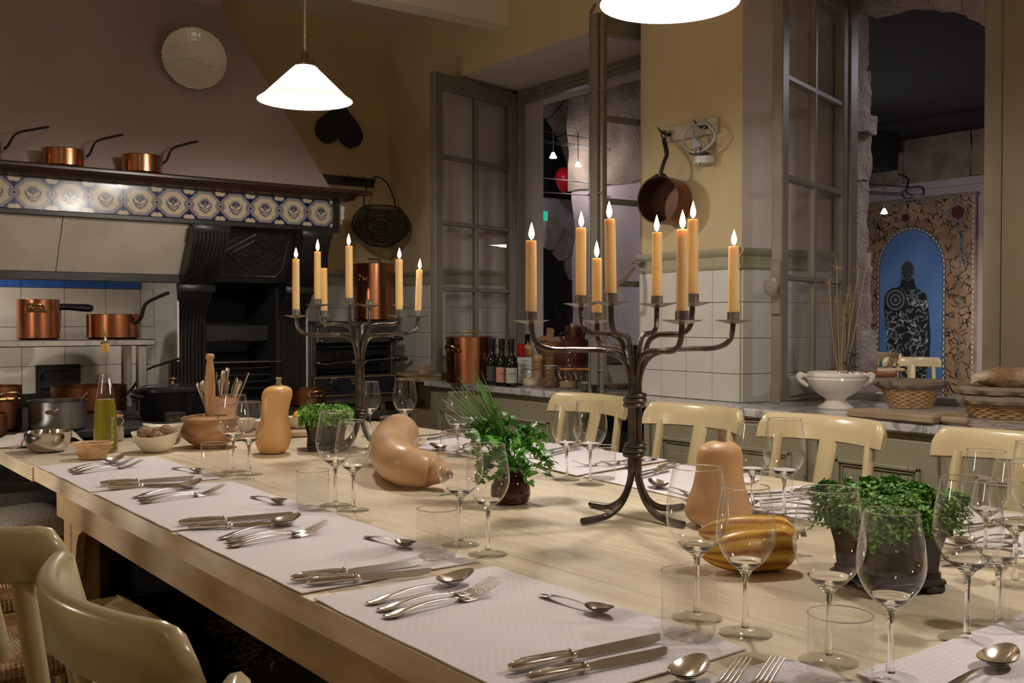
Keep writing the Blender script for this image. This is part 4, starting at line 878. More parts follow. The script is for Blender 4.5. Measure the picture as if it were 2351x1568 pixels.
def jar(px, py, lab, r, h, fill, fh, gasket=None, fillname='filling', screw=False, group='glass jars on the marble', z=None):
    loc = cz(px, py) if z is None else (PX(px, py, z[0]).x, PX(px, py, z[0]).y, z[1])
    t = thing('glass_jar', lab, 'jar', loc, math.radians(-37), group)
    m = MB(); m.lathe([(r * 0.85, 0), (r * 0.98, 0.008), (r, 0.02), (r, h * 0.6), (r * 0.9, h * 0.74), (r * 0.82, h * 0.8), (r * 0.84, h * 0.84)], 32, cap1=False); m.build('jar', M['glass'], t)
    m = MB(); m.lathe([(r * 0.80, 0.004), (r * 0.94, 0.012), (r * 0.955, 0.02), (r * 0.955, fh), (1e-4, fh + 0.003)], 28, wob=lambda a, z: 1); m.build(fillname, fill, t)
    m = MB(); m.lathe([(r * 0.86, h * 0.845), (r * 0.90, h * 0.86), (r * 0.90, h * 0.94), (r * 0.8, h * 0.99), (r * 0.55, h), (1e-4, h * 0.97)], 32); m.build('lid', M['tin'] if screw else M['glass'], t)
    if gasket: MB().torus((0, 0, h * 0.845), r * 0.88, 0.003, 28, 6).build('gasket', gasket, t)
    if not screw:
        m = MB(); m.torus((0, 0, h * 0.80), r * 0.86, 0.0015, 28, 5)
        for s in (-1, 1): m.tube([(s * r * 0.88, -0.01, h * 0.8), (s * (r + 0.006), -0.012, h * 0.70), (s * (r - 0.004), -0.02, h * 0.45), (s * (r - 0.012), -r * 0.6, h * 0.42), (s * (r + 0.003), -0.018, h * 0.66)], 0.0015, 5)
        m.tube([(-r * 0.3, -r * 0.96, h * 0.35), (-r * 0.3, -r * 1.02, h * 0.62), (r * 0.3, -r * 1.02, h * 0.62), (r * 0.3, -r * 0.96, h * 0.35), (-r * 0.3, -r * 0.96, h * 0.35)], 0.0015, 5)
        m.build('wire_clasp', M['steel'], t)
    return t
orange = mat('orange_rubber', (0.65, 0.25, 0.07), 0.5)
salt = mat('pale_sugar', (0.58, 0.47, 0.30), 0.8, bump=0.2, bscale=200); spice = mat('brown_pepper', (0.22, 0.10, 0.06), 0.8, c2=(0.06, 0.03, 0.02), scale=160); oats = mat('tan_seeds', (0.36, 0.26, 0.13), 0.8, c2=(0.28, 0.2, 0.1), scale=80); herb = mat('dried_herbs', (0.03, 0.055, 0.02), 0.9, c2=(0.07, 0.09, 0.04), scale=120, bump=0.6, bscale=90)
jar(1220, 887, 'clip jar half full of pale sugar on the marble', 0.048, 0.107, salt, 0.042)
jar(1264, 890, 'silver-lidded jar of brown peppercorns on the marble', 0.049, 0.108, spice, 0.048, screw=True)
jar(1304, 892, 'clip jar with orange seal holding tan seeds', 0.043, 0.112, oats, 0.035, orange)
jar(1340, 892, 'clip jar with orange seal beside the window post, holding green herbs', 0.043, 0.112, herb, 0.03, orange)
jar(1352, 900, 'squat jar of dark green herbs in front of the window post', 0.045, 0.045, herb, 0.04, screw=True)
jar(1298, 866, 'glass-stoppered jar behind the orange-sealed jar of seeds', 0.04, 0.135, spice, 0.03)
jar(1192, 868, 'small spice jar with white lid behind the pale-green-labelled bottle', 0.022, 0.085, herb, 0.06, screw=True)
t = thing('small_tin', 'small white and red tin between bottle and sugar jar', 'tin', cz(1192, 884)); MB().lathe([(0.014, 0), (0.014, 0.045)], 16).build('tin', M['paper'], t); MB().lathe([(0.0145, 0.0), (0.0145, 0.008)], 16).build('red_band', M['red'], t)
def mill(px, py, lab, k, z=None):
    p = cz(px, py); t = thing('pepper_mill', lab, 'pepper mill', p); m = MB(); m.lathe([(0.028 * 1, 0), (0.028, 0.03), (0.022, 0.06), (0.024, 0.10 * k), (0.027, 0.11 * k), (0.024, 0.115 * k), (0.027, 0.125 * k)], 24); m.build('body', mat('beech_mill', (0.50, 0.29, 0.13), 0.35), t)
    m = MB(); m.lathe([(0.024, 0.126 * k), (0.029, 0.138 * k), (0.031, 0.155 * k), (0.026, 0.172 * k), (0.014, 0.181 * k), (0.004, 0.184 * k), (0.005, 0.194 * k), (1e-4, 0.196 * k)], 24); m.build('head', bpy.data.materials['beech_mill'], t)
mill(1212, 873, 'taller beech pepper mill behind the glass jars', 1.08); mill(1234, 874, 'shorter beech pepper mill behind the glass jars', 0.80)
t = thing('red_bottle', 'red plastic squeeze bottle behind the white carton', 'bottle', cz(1196, 875)); MB().lathe([(0.026, 0), (0.027, 0.06), (0.023, 0.10), (0.016, 0.115), (0.016, 0.14)], 20).build('bottle', M['red'], t); MB().lathe([(0.018, 0.14), (0.019, 0.2), (0.016, 0.203)], 16).build('cap', M['red'], t)
t = thing('white_carton', 'white printed carton behind the sugar jar', 'carton', cz(1207, 880), math.radians(-50)); MB().box(-0.04, -0.02, 0.0, 0.035, 0.02, 0.135, 0.001).build('carton', M['paper'], t)
text('ORIGAN\nDE\nPROVENCE', 0.012, mat('print_grey', (0.12, 0.12, 0.12), 0.6), t, (-0.002, -0.0208, 0.115), (PI / 2, 0, 0), align='CENTER')
t = thing('tall_dark_bottle', 'tall dark bottle behind the taller pepper mill', 'bottle', cz(1211, 868)); MB().lathe([(0.03, 0), (0.03, 0.15), (0.016, 0.19), (0.015, 0.245), (0.016, 0.25)], 20).build('bottle', M['dark_bottle'], t)
for px, w in ((1233, 'leftmost'), (1258, 'middle'), (1284, 'rightmost')):
    t = thing('black_lid_tub', '%s of three black-lidded tubs behind the glass jars' % w, 'tub', cz(px, 872), 0, 'black lidded tubs'); MB().lathe([(0.026, 0), (0.026, 0.085)], 24).build('tub', M['glass'], t); MB().lathe([(0.028, 0.086), (0.030, 0.092), (0.030, 0.135), (0.026, 0.138)], 24).build('lid', M['black_plastic'], t)
t = thing('glass_canister', 'wide glass canister with dark lid behind the tubs', 'jar', cz(1270, 860)); MB().lathe([(0.045, 0), (0.045, 0.13)], 28, cap1=False).build('canister', M['glass'], t); MB().lathe([(0.047, 0.13), (0.047, 0.155), (0.04, 0.158)], 28).build('lid', M['black_plastic'], t)
def basinw(p, n, spread, hgt, mt, seed, lab, grp, top=False):
    rr = random.Random(seed)
# wooden box of firewood-like bread pieces beside the jug
t = thing('wooden_bowl', 'brown wooden bowl of torn bread behind the pepper mills', 'bowl', (3.585, PX(1262, 800, 3.585).y, CZ_ + 0.13)); MB().lathe([(0.05, 0), (0.075, 0.05), (0.08, 0.075), (0.072, 0.072), (0.04, 0.01), (1e-4, 0.008)], 32, sy=1.25).build('bowl', M['brownwood'], t)
MB().box(-0.07, -0.12, -0.13, 0.055, 0.10, -0.001, 0.003).build('crate', M['brownwood'], t)
bl = t.location
rr = random.Random(11)
for i, (dx, dy, dz) in enumerate([(0.0, 0.055, 0.09), (-0.02, 0.0, 0.095), (0.0, -0.05, 0.09), (0.01, 0.01, 0.125), (0.03, -0.055, 0.08)]):
    m = MB(); m.box(-0.042, -0.02, -0.016, 0.042, 0.02, 0.016, 0.008); m.v = [v + noise.noise_vector(v * 40 + Vector((i * 3, 0, 0))) * 0.008 for v in m.v]
    o = m.build('bread_chunk', M['crust'] if i % 2 else M['board'], None, loc=(bl.x + dx, bl.y + dy, bl.z + dz), rot=(rr.uniform(-.7, .7), rr.uniform(-.6, .6), rr.uniform(0, 3)))
    tag(o, ['dark bread piece at the left of the wooden bowl', 'bread piece in the front middle of the wooden bowl', 'bread piece at the right of the wooden bowl', 'ridge-shaped bread piece on top of the wooden bowl\'s pile', 'pale bread piece low at the right of the wooden bowl'][i], 'bread', 'torn bread in the wooden bowl')
t = thing('brown_jug', 'big brown glazed stoneware jar with a lug handle in the first window', 'jug', (3.50, PX(1320, 800, 3.50).y, CZ_))
m = MB(); m.lathe([(0.085, 0), (0.105, 0.02), (0.115, 0.10), (0.112, 0.17), (0.085, 0.215), (0.048, 0.238), (0.047, 0.25), (0.051, 0.262), (0.049, 0.275), (0.052, 0.292), (0.050, 0.298), (0.044, 0.296), (0.042, 0.24)], 40, cap1=False); m.build('body', M['brownglaze'], t)
m = MB()
for s in (-1, 1): m.torus((s * 0.062 * RIGHT.x, s * 0.062 * RIGHT.y, 0.245), 0.019, 0.0055, 20, 8, axis='Y')
m.build('handle', M['brownglaze'], t, rot=(0, 0, 0))
t2 = thing('bread_scrap', 'torn bread scrap lying in the mouth of the brown stoneware jar', 'bread', (t.location.x, t.location.y, CZ_ + 0.295)); m = MB(); m.box(-0.03, -0.02, -0.012, 0.03, 0.02, 0.016, 0.008); m.build('scrap', M['crust'], t2, rot=(0.3, 0.2, 0.4))
# roasting tin behind the window post and the small brown bowl
t = thing('roasting_tin', 'dark roasting tin with a wire handle behind the first window\'s right casement', 'roasting tin', (3.42, PX(1420, 820, 3.42).y, CZ_)); MB().box(-0.1, -0.12, 0.12, 0.08, 0.14, 0.21, 0.01).build('tin', M['iron'], t); MB().box(-0.1, -0.1, 0, 0.08, 0.12, 0.119).build('box', M['steel_dark'], t)
m = MB(); m.tube(catmull([(-0.05, 0.07, 0.2), (-0.05, 0.12, 0.25), (-0.05, 0.04, 0.255), (-0.05, 0.0, 0.2)], 5), 0.005, 8); m.build('handle', M['steel_dark'], t)
t = thing('brown_dish', 'small brown glazed dish on the marble, left of the tiled pillar', 'dish', cz(1418, 893)); MB().lathe([(0.03, 0), (0.045, 0.01), (0.055, 0.03), (0.055, 0.036), (0.05, 0.034), (0.03, 0.008), (1e-4, 0.006)], 32).build('dish', mat('tan_glaze', (0.22, 0.10, 0.04), 0.15), t)

# ---- counter under the second window
p = cz(1918, 938)
t = thing('soup_tureen', 'white footed ceramic tureen with shell handles on the marble', 'tureen', p); k = 0.118 / 0.105
m = MB(); m.lathe([(0.064, 0), (0.066, 0.006), (0.056, 0.014), (0.042, 0.022), (0.036, 0.034), (0.044, 0.042), (0.075, 0.062), (0.098, 0.088), (0.108, 0.110), (0.106, 0.118), (0.109, 0.124), (0.104, 0.134), (0.099, 0.137), (0.098, 0.13), (0.07, 0.075), (1e-4, 0.05)], 56, sx=1.0, sy=1.0); m.build('body', M['ceramic'], t)
for s in (-1, 1):
    d = RIGHT * s; m = MB(); P = [d * 0.100 + Vector((0, 0, 0.118)), d * 0.128 + Vector((0, 0, 0.128)), d * 0.139 + Vector((0, 0, 0.122)), d * 0.134 + Vector((0, 0, 0.108)), d * 0.118 + Vector((0, 0, 0.095)), d * 0.103 + Vector((0, 0, 0.085))]
    C = catmull(P, 4); m.tube(C, lerps([0.006, 0.009, 0.010, 0.008, 0.009, 0.006], len(C)), 10); m.sphere(d * 0.133 + Vector((0, 0, 0.118)), 0.011, 10, 6); m.build('handle', M['ceramic'], t)
t = thing('dried_flowers', 'tall dried flower stalks with a dark sprig standing in the tureen', 'dried flowers', p)
rr = random.Random(4); m = MB(); m2 = MB(); tips = []
for i in range(9):
    lx = [-0.052, -0.03, -0.012, 0.004, 0.022, 0.05, 0.07, 0.09, 0.012][i]; h = [0.40, 0.46, 0.34, 0.30, 0.36, 0.33, 0.44, 0.47, 0.26][i]
    a = RIGHT * 0.02; b = RIGHT * (0.02 + lx) + FWD * rr.uniform(-0.04, 0.04) + Vector((0, 0, 0.08 + h)); c = (a + b) / 2 + RIGHT * rr.uniform(-0.01, 0.01)
    a = a + Vector((0, 0, 0.06)); m.tube(catmull([a, c + Vector((0, 0, 0.02)), b], 5), 0.0013, 5)
    for k in range(26):
        o = Vector((rr.gauss(0, 0.012), rr.gauss(0, 0.012), rr.gauss(-0.01, 0.014))); e = b + o; m.tube([b - Vector((0, 0, 0.02)), e], 0.0004, 3, cap=False); m2.sphere(e, 0.0017, 5, 3)
m.build('stalk', mat('straw', (0.42, 0.30, 0.16), 0.8), t); m2.build('seed_head', mat('brown_seeds', (0.20, 0.13, 0.08), 0.9), t, kind='stuff')
m = MB()
for i in range(110):
    a = rr.random(); c = RIGHT * (0.048 + 0.018 * math.sin(a * 9)) + Vector((0, 0, 0.13 + a * 0.085)) + Vector((rr.gauss(0, 0.012), rr.gauss(0, 0.012), rr.gauss(0, 0.004)))
    u = Vector((rr.gauss(0, 1), rr.gauss(0, 1), rr.gauss(0, 1))).normalized() * 0.006; v = u.orthogonal().normalized() * 0.004; m.add([c - u, c + v, c + u, c - v], [(0, 1, 2, 3)])
m.tube([RIGHT * 0.03 + Vector((0, 0, 0.08)), RIGHT * 0.05 + Vector((0, 0, 0.16)), RIGHT * 0.055 + Vector((0, 0, 0.21))], 0.0015, 5)
m.build('dark_sprig', mat('dark_dried_leaf', (0.05, 0.055, 0.04), 0.7), t, kind='stuff', smooth=False)
def woven(parent, r0, r1, h, sx, sy, mt, rows, n=30, th=0.0035, name='wicker_body'):
    m = MB()
    for k in range(rows):
        t_ = (k + 0.5) / rows; r = r0 + (r1 - r0) * t_; z = h * t_; P = []
        for i in range(n * 4 + 1):
            a = 2 * PI * i / (n * 4); q = th * 0.9 * math.sin(a * n / 2 * 1.0 + (k % 2) * PI); P.append(((r * sx + q) * math.cos(a), (r * sy + q) * math.sin(a), z))
        m.tube(P, h / rows * 0.52, 5, cap=False)
    m.build(name, mt, parent, kind='stuff')
    m = MB()
    for i in range(n):
        a = 2 * PI * i / n; m.tube([(r0 * sx * math.cos(a), r0 * sy * math.sin(a), 0.002), (r1 * sx * math.cos(a), r1 * sy * math.sin(a), h)], th * 0.7, 5)
    m.lathe([(r0, 0.001), (r0, 0.006)], 32, sx=sx, sy=sy); m.build('stakes', mt, parent)
t = thing('proofing_basket', 'small wicker basket lined with brown linen beside the tureen', 'basket', cz(2090, 935), math.radians(-37)); woven(t, 0.072, 0.112, 0.088, 1, 0.8, M['wicker'], 11)
m = MB(); m.lathe([(0.100, 0.070), (0.118, 0.076), (0.128, 0.088), (0.126, 0.102), (0.112, 0.106), (0.095, 0.085), (0.07, 0.02), (1e-4, 0.018)], 64, sx=1.03, sy=0.85, wob=lambda a, z: 1 + 0.04 * math.sin(a * 13 + z * 70) + 0.03 * math.sin(a * 7 + z * 50)); m.build('linen_lining', M['linen'], t)
t = thing('rolling_pin', 'brown wooden rolling pin end resting behind the small linen basket', 'rolling pin', cz(2038, 925)); 
a = RIGHT * -0.10 + FWD * 0.05; b = RIGHT * 0.045 + FWD * 0.05; m = MB(); z = Vector((0, 0, 0.112)); m.tube([a + z, a * 0.9 + z, b * 0.9 + z, b + z + RIGHT * 0.003], [0.010, 0.013, 0.013, 0.009], 16); m.build('pin', mat('red_brown_wood', (0.34, 0.12, 0.05), 0.4), t)
t = thing('bread_basket', 'large low wicker basket with brown linen holding loaves at the right edge', 'basket', cz(2345, 958), math.radians(-37)); woven(t, 0.165, 0.195, 0.062, 1, 0.62, M['wicker_dark'], 8, n=44)
m = MB(); m.lathe([(0.17, 0.045), (0.205, 0.05), (0.214, 0.062), (0.208, 0.075), (0.19, 0.078)], 80, sx=1.02, sy=0.68, wob=lambda a, z: 1 + 0.035 * math.sin(a * 15 + z * 90)); m.lathe([(0.17, 0.075), (0.202, 0.082), (0.21, 0.096), (0.20, 0.108), (0.16, 0.105), (0.12, 0.03), (1e-4, 0.025)], 80, sx=1.02, sy=0.68, wob=lambda a, z: 1 + 0.04 * math.sin(a * 11 + 2 + z * 80)); m.build('linen_lining', M['linen'], t)
tb = t.location
def loaf(loc, L, r, rz, lab):
    m = MB(); C = []; R = []
    for i in range(15):
        u = i / 14; C.append((L * (u - 0.5), 0.012 * math.sin(u * 3), 0)); R.append(max(0.004, r * (math.sin(PI * (0.05 + 0.9 * u)) ** 0.45)))
    m.tube(C, R, 18, flat=0.8); m.v = [v + noise.noise_vector(v * 25) * 0.007 for v in m.v]
    o = m.build('loaf', mat('floury_crust', (0.34, 0.19, 0.09), 0.8, c2=(0.62, 0.50, 0.36), scale=16, bump=0.8, bscale=45, lo=0.42, hi=0.62) if 'floury_crust' not in bpy.data.materials else bpy.data.materials['floury_crust'], None, loc=loc, rot=(0, 0, rz)); tag(o, lab, 'bread', 'loaves in the bread basket')
loaf((tb.x + 0.0, tb.y + 0.01, tb.z + 0.134), 0.32, 0.047, math.radians(-30), 'floury loaf lying on top of the large bread basket')
loaf((tb.x + 0.05 * 1, tb.y + 0.06, tb.z + 0.1), 0.22, 0.03, math.radians(-45), 'second loaf half hidden behind the floury one in the large basket')
def chop(pA, pB, wdt, th, z, lab, rz_extra=0):
    a = PZ(*pA, CT); b = PZ(*pB, CT); d = b - a; L = d.length; t = thing('chopping_board', lab, 'chopping board', (a.x, a.y, CT + z), math.atan2(d.y, d.x), 'chopping boards on the marble')
    MB().box(0, 0, 0, L, wdt, th, 0.006).build('board', M['board'], t)
    MB().box(L - 0.001, wdt * 0.35, 0.002, L + 0.09, wdt * 0.65, th - 0.002, 0.008).build('handle', M['board'], t); return t
chop((1942, 958), (2140, 976), 0.11, 0.028, 0.001, 'thick worn chopping board lying in front of the small linen basket')
t = thing('chopping_board', 'second worn board showing at the right behind the front chopping board', 'chopping board', group='chopping boards on the marble'); a = PZ(2120, 960, CT); t.location = (a.x, a.y, CT + 0.001); t.rotation_euler = (0, 0, math.radians(-42)); MB().box(0.045, 0.0, 0, 0.15, 0.10, 0.018, 0.005).build('board', M['board'], t)

# ---- things hanging on the pillar
t = thing('peg_rail', 'chipped pale green peg board with iron hooks on the ochre pillar', 'hook rail'); a = PX(1520, 312, WX - 0.02); b = PX(1645, 285, WX - 0.02)
MB().box(WX - 0.02, b.y, b.z - 0.035, WX - 0.001, a.y, b.z + 0.03, 0.003).build('board', mat('chipped_green', (0.36, 0.34, 0.22), 0.6, c2=(0.52, 0.46, 0.33), scale=18, detail=8), t)
hk = []
for px, py in ((1527, 303), (1610, 288)):
    q = PX(px, py, WX - 0.05); hk.append(q); z = b.z
    m = MB(); m.tube([(WX - 0.02, q.y, z - 0.005), (WX - 0.045, q.y, z - 0.008), (WX - 0.065, q.y + 0.012, z + 0.006), (WX - 0.07, q.y + 0.028, z + 0.028)], [0.008, 0.007, 0.005, 0.001], 8); m.tube([(WX - 0.02, q.y, z), (WX - 0.04, q.y - 0.02, z - 0.002)], [0.006, 0.001], 6); m.build('hook', M['iron'], t)
q = hk[0]; pc = PX(1510, 458, WX - 0.15)
t = thing('copper_saucepan', 'dark-lined copper saucepan hanging by its iron handle on the ochre pillar', 'pan', (WX - 0.15, pc.y, pc.z))
ax = Vector((1.0, 0.0, 0.0)); rot = ax.to_track_quat('Z', 'Y')
# pan opening faces the room (-x), slightly turned to the camera
body = thing_body = MB(); r = 0.098; h = 0.118
body.lathe([(r + 0.002, 0), (r, 0.003), (r, h - 0.006), (r - 0.008, h), (1e-4, h)], 44, cap0=False, cap1=False); o = body.build('body', M['copper_dark'], t); o.rotation_euler = rot.to_euler()
o2 = MB().lathe([(r + 0.001, 0.0), (r - 0.003, 0.001), (r - 0.003, h - 0.008), (1e-4, h - 0.008)], 44, cap0=False, cap1=False).build('lining', mat('dark_tin_lining', (0.07, 0.032, 0.022), 0.5, metal=0.8, c2=(0.11, 0.055, 0.035), scale=6), t); o2.rotation_euler = rot.to_euler()
t.rotation_euler = (0, 0, math.radians(14))
m = MB(); top = Vector((0.02, 0, r)); loc = Vector(t.location); ih = t.rotation_euler.to_matrix().inverted() @ (Vector((WX - 0.055, q.y, b.z)) - loc)
m.tube([top + Vector((-0.015, 0.04, -0.012)), top + Vector((0.0, 0.02, -0.001)), top + Vector((0.01, 0, 0.004)), top + Vector((0, -0.02, -0.001)), top + Vector((-0.015, -0.04, -0.012))], [0.006, 0.010, 0.012, 0.010, 0.006], 8)
P = catmull([top, top + Vector((0, -0.004, 0.02)), top + Vector((0.01, -0.012, 0.06)), (top + ih) / 2 + Vector((0, -0.022, 0)), ih + Vector((0, 0, -0.035)), ih + Vector((0, 0.002, -0.02))], 5); m.tube(P, lerps([0.012, 0.009, 0.009, 0.010, 0.007], len(P)), 8, flat=0.7)
m.torus(ih + Vector((0, 0, -0.008)), 0.014, 0.0035, 20, 6, axis='X'); m.build('handle', M['iron'], t)
q = hk[1]; t = thing('mixer_beater', 'grey metal flat beater attachment hanging beside the copper pan', 'beater', (WX - 0.065, q.y, b.z)); m = MB(); k = 0.086
out = [(-0.0, 0.012), (0.5, -0.01), (0.95, -0.42), (1.0, -0.66), (0.8, -0.95), (0.35, -1.18), (0, -1.22), (-0.35, -1.18), (-0.8, -0.95), (-1.0, -0.66), (-0.95, -0.42), (-0.5, -0.01), (0, 0.012)]
Pq = [(0, y * k, z * k * 1.05) for y, z in out]; m.tube(catmull(Pq, 3), 0.0048, 6, flat=1.5)
m.tube([(0, 0.03, -0.01), (0, 0.035, -0.088)], 0.004, 6); m.tube([(0, -0.035, -0.012), (0, 0.030, -0.055)], 0.0035, 6); m.tube([(0, 0.032, -0.045), (0, -0.035, -0.085)], 0.0035, 6); m.prism([(0.035, -0.09), (0.03, -0.05), (-0.01, -0.075), (-0.015, -0.094)], -0.003, 0.003, 'YZ'); m.build('paddle', mat('cast_aluminium', (0.33, 0.32, 0.31), 0.4, metal=0.7), t)
m = MB(); m.lathe([(0.01, -0.118), (0.01, -0.10), (0.013, -0.09)], 16); m.lathe([(0.03, -0.120), (0.040, -0.117), (0.040, -0.113), (0.012, -0.108)], 28); m.lathe([(0.0065, -0.165), (0.0065, -0.12)], 12); m.build('shaft', M['steel_dark'], t)
t = thing('wall_fitting', 'small round white plastic fitting fixed on the wall under the beater', 'cap', (WX - 0.03, q.y, b.z - 0.155)); MB().lathe([(0.044, 0), (0.043, 0.028), (0.03, 0.03)], 28).build('cover', M['white_plastic'], t)

# ---- pendant lamps
def lamp(x, y, z, lab, first=None):
    if first: t = dup(first, (x, y, z), 0, lab)
    else:
        t = thing('pendant_lamp', lab, 'lamp', (x, y, z), 0, 'white glass pendant lamps')
        m = MB(); R = 0.1755
        m.lathe([(0.036, 0.128), (0.040, 0.124), (0.050, 0.116), (R * 0.86, 0.018), (R, 0.001), (R, -0.001), (R - 0.003, 0.0), (R * 0.85, 0.014), (0.048, 0.112), (0.036, 0.12)], 128, cap0=False, cap1=False)
        sm = bpy.data.materials.new('opal_glass'); sm.use_nodes = True; nt = sm.node_tree; bb = nt.nodes['Principled BSDF']; bb.inputs['Base Color'].default_value = (0.9, 0.88, 0.84, 1); bb.inputs['Roughness'].default_value = 0.15
        bb.inputs['Emission Color'].default_value = (1, 0.965, 0.9, 1); bb.inputs['Emission Strength'].default_value = 1.0
        tc = nt.nodes.new('ShaderNodeTexCoord'); sz_ = nt.nodes.new('ShaderNodeSeparateXYZ'); mr_ = nt.nodes.new('ShaderNodeMapRange'); mr_.interpolation_type = 'SMOOTHSTEP'; mr_.inputs[1].default_value = 0.0; mr_.inputs[2].default_value = 0.09; mr_.inputs[3].default_value = 0.45; mr_.inputs[4].default_value = 9.0
        nt.links.new(tc.outputs['Object'], sz_.inputs[0]); nt.links.new(sz_.outputs[2], mr_.inputs[0]); nt.links.new(mr_.outputs[0], bb.inputs['Emission Strength'])
        tl_ = nt.nodes.new('ShaderNodeBsdfTranslucent'); tl_.inputs[0].default_value = (0.95, 0.9, 0.8, 1); ms = nt.nodes.new('ShaderNodeMixShader'); ms.inputs[0].default_value = 0.34; nt.links.new(bb.outputs[0], ms.inputs[1]); nt.links.new(tl_.outputs[0], ms.inputs[2]); nt.links.new(ms.outputs[0], nt.nodes['Material Output'].inputs[0])
        m.build('lamp_shade', sm, t)
        m = MB(); m.lathe([(0.018, 0.15), (0.034, 0.145), (0.040, 0.134), (0.042, 0.126), (0.038, 0.122)], 28, cap0=False); m.lathe([(0.012, 0.15), (0.014, 0.165), (0.010, 0.18)], 16)
        for a in range(3): m.tube([(0.040 * math.cos(a * 2.09), 0.040 * math.sin(a * 2.09), 0.131), (0.052 * math.cos(a * 2.09), 0.052 * math.sin(a * 2.09), 0.131)], 0.003, 6)
        m.build('gallery', mat('antique_brass', (0.16, 0.11, 0.06), 0.4, metal=0.8), t)
        m = MB(); m.tube([(0, 0, 0.175), (0.001, 0, 0.5), (0, 0, CZ - z)], 0.0035, 6); m.build('cord', mat('braided_cord', (0.26, 0.2, 0.13), 0.8, c2=(0.4, 0.32, 0.2), scale=150), t)
        m = MB(); m.sphere((0, 0, 0.055), 0.03, 20, 12); m.build('bulb', mat('bulb_glow', (1, 1, 1), 0.4, emit=(1, 0.93, 0.82), es=14), t)
    add_light('POINT', 'pendant_light', (x, y, z + 0.03), LAMP_W, (1, 0.945, 0.88), 0.045)
    return t
LZ_ = 2.0
def lamp_at(px, py): d = 0.351 * FPX / 217; return PD(px, py, d)
q = PD(700.5, 231, 0.351 * FPX / 216); L1 = lamp(q.x, q.y, q.z, 'white conical glass pendant lamp in front of the hood\'s right edge')
q2 = PD(1537, 8, 0.351 * FPX / 318); lamp(q2.x, q2.y, q2.z, 'white conical glass pendant lamp cut off by the top of the picture', L1)
lamp(q2.x + 0.18, q2.y - 1.65, q2.z, 'third pendant lamp of the row, out of view to the right', L1)
m = MB(); t = thing('cable_hook', 'small black ceiling hook beside the left lamp cord', 'hook', (q.x - 0.03, q.y, 2.46)); m.tube([(0, 0, 0.5), (0, 0, 0.03), (0.008, 0, 0.0), (0.0, 0, -0.02)], 0.0035, 6); m.build('hook', M['iron'], t)

# ---- beyond the windows
def spot(px, py, X, lab, e, r=0.028):
    p = PX(px, py, X); t = thing('spotlight', lab, 'spotlight', p, 0, 'small spotlights on wires beyond the windows')
    m = MB(); m.lathe([(r * 0.35, r), (r * 0.5, r * 0.6), (r, -r * 0.4), (r * 0.95, -r * 0.42)], 20, cap1=False); m.build('reflector', mat('spot_glow', (1, 1, 1), 0.3, emit=(1, 0.93, 0.95), es=5) if 'spot_glow' not in bpy.data.materials else bpy.data.materials['spot_glow'], t)
    m = MB(); m.sphere((0, 0, 0), r * 0.6, 12, 8); m.build('bulb', mat('spot_bulb', (1, 1, 1), 0.3, emit=(1, 0.95, 0.97), es=30) if 'spot_bulb' not in bpy.data.materials else bpy.data.materials['spot_bulb'], t)
    m = MB(); m.tube([(0, 0, r), (0, 0, 0.26)], 0.004, 6); m.build('rod', M['steel'], t)
    if e: add_light('POINT', 'spot_light', (p.x, p.y, p.z - 0.05), e, (1, 0.93, 0.95), 0.03)
spot(1270, 359, 5.3, 'left of the two bright spotlights seen through the first window', 6, 0.032)
spot(1327, 379, 5.3, 'right of the two bright spotlights seen through the first window', 2.5, 0.025)
spot(2030, 487, 6.8, 'spotlight hanging in front of the blue painting', 6, 0.026)
spot(1958, 481, 6.8, 'spotlight at the left edge of the painting by the stone jamb', 1, 0.018)
t = thing('light_wires', 'taut wires carrying the small spotlights beyond the first window', 'wire')
m = MB()
for (a, b) in (((1240, 300), (1400, 326)), ((1240, 322), (1400, 342)), ((1240, 326), (1400, 346)), ((1240, 408), (1400, 425)), ((1240, 441), (1400, 452))): m.tube([PX(*a, 5.4), PX(*b, 5.3)], 0.005, 5)
m.build('wire', M['steel_dark'], t)
t = thing('cable_run', 'tangled black cables along the wires above the painting', 'cable'); m = MB()
for (a, b) in (((1940, 420), (2120, 432)), ((1940, 438), (2120, 448)), ((1940, 442), (2100, 452))): m.tube([PX(*a, 6.9), PX(*b, 6.9)], 0.007, 5)
m.tube(catmull([PX(x, y, 6.9) for x, y in ((2062, 400), (2085, 412), (2080, 440), (2095, 452), (2078, 456), (2072, 440), (2100, 430), (2118, 432), (2121, 445))], 6), 0.009, 5); m.build('cable', M['black_plastic'], t)
p = PX(1295, 413, 5.9); t = thing('red_balloon', 'red balloon-like lantern hanging beyond the first window', 'balloon', p); m = MB(); m.sphere((0, 0, 0.02), 0.085, 24, 14, sz=1.1); m.lathe([(0.085 * 0.9, -0.02), (0.05, -0.08), (0.01, -0.12)], 24, cap0=False); m.build('balloon', mat('red_rubber', (0.65, 0.012, 0.03), 0.35), t)
p = PY(1256, 492, 7.3); t = thing('exit_sign', 'small lit green exit sign on the far wall beyond the first window', 'sign', (p.x, 7.42, p.z)); MB().box(-0.11, 0, -0.045, 0.11, 0.05, 0.045, 0.005).build('panel', mat('green_sign', (0.02, 0.4, 0.25), 0.4, emit=(0.05, 0.75, 0.5), es=0.5), t)
text('EXIT', 0.06, mat('sign_white', (0.9, 1, 0.95), 0.4, emit=(0.8, 1, 0.9), es=0.8), t, (-0.07, -0.002, -0.02), (PI / 2, 0, 0))
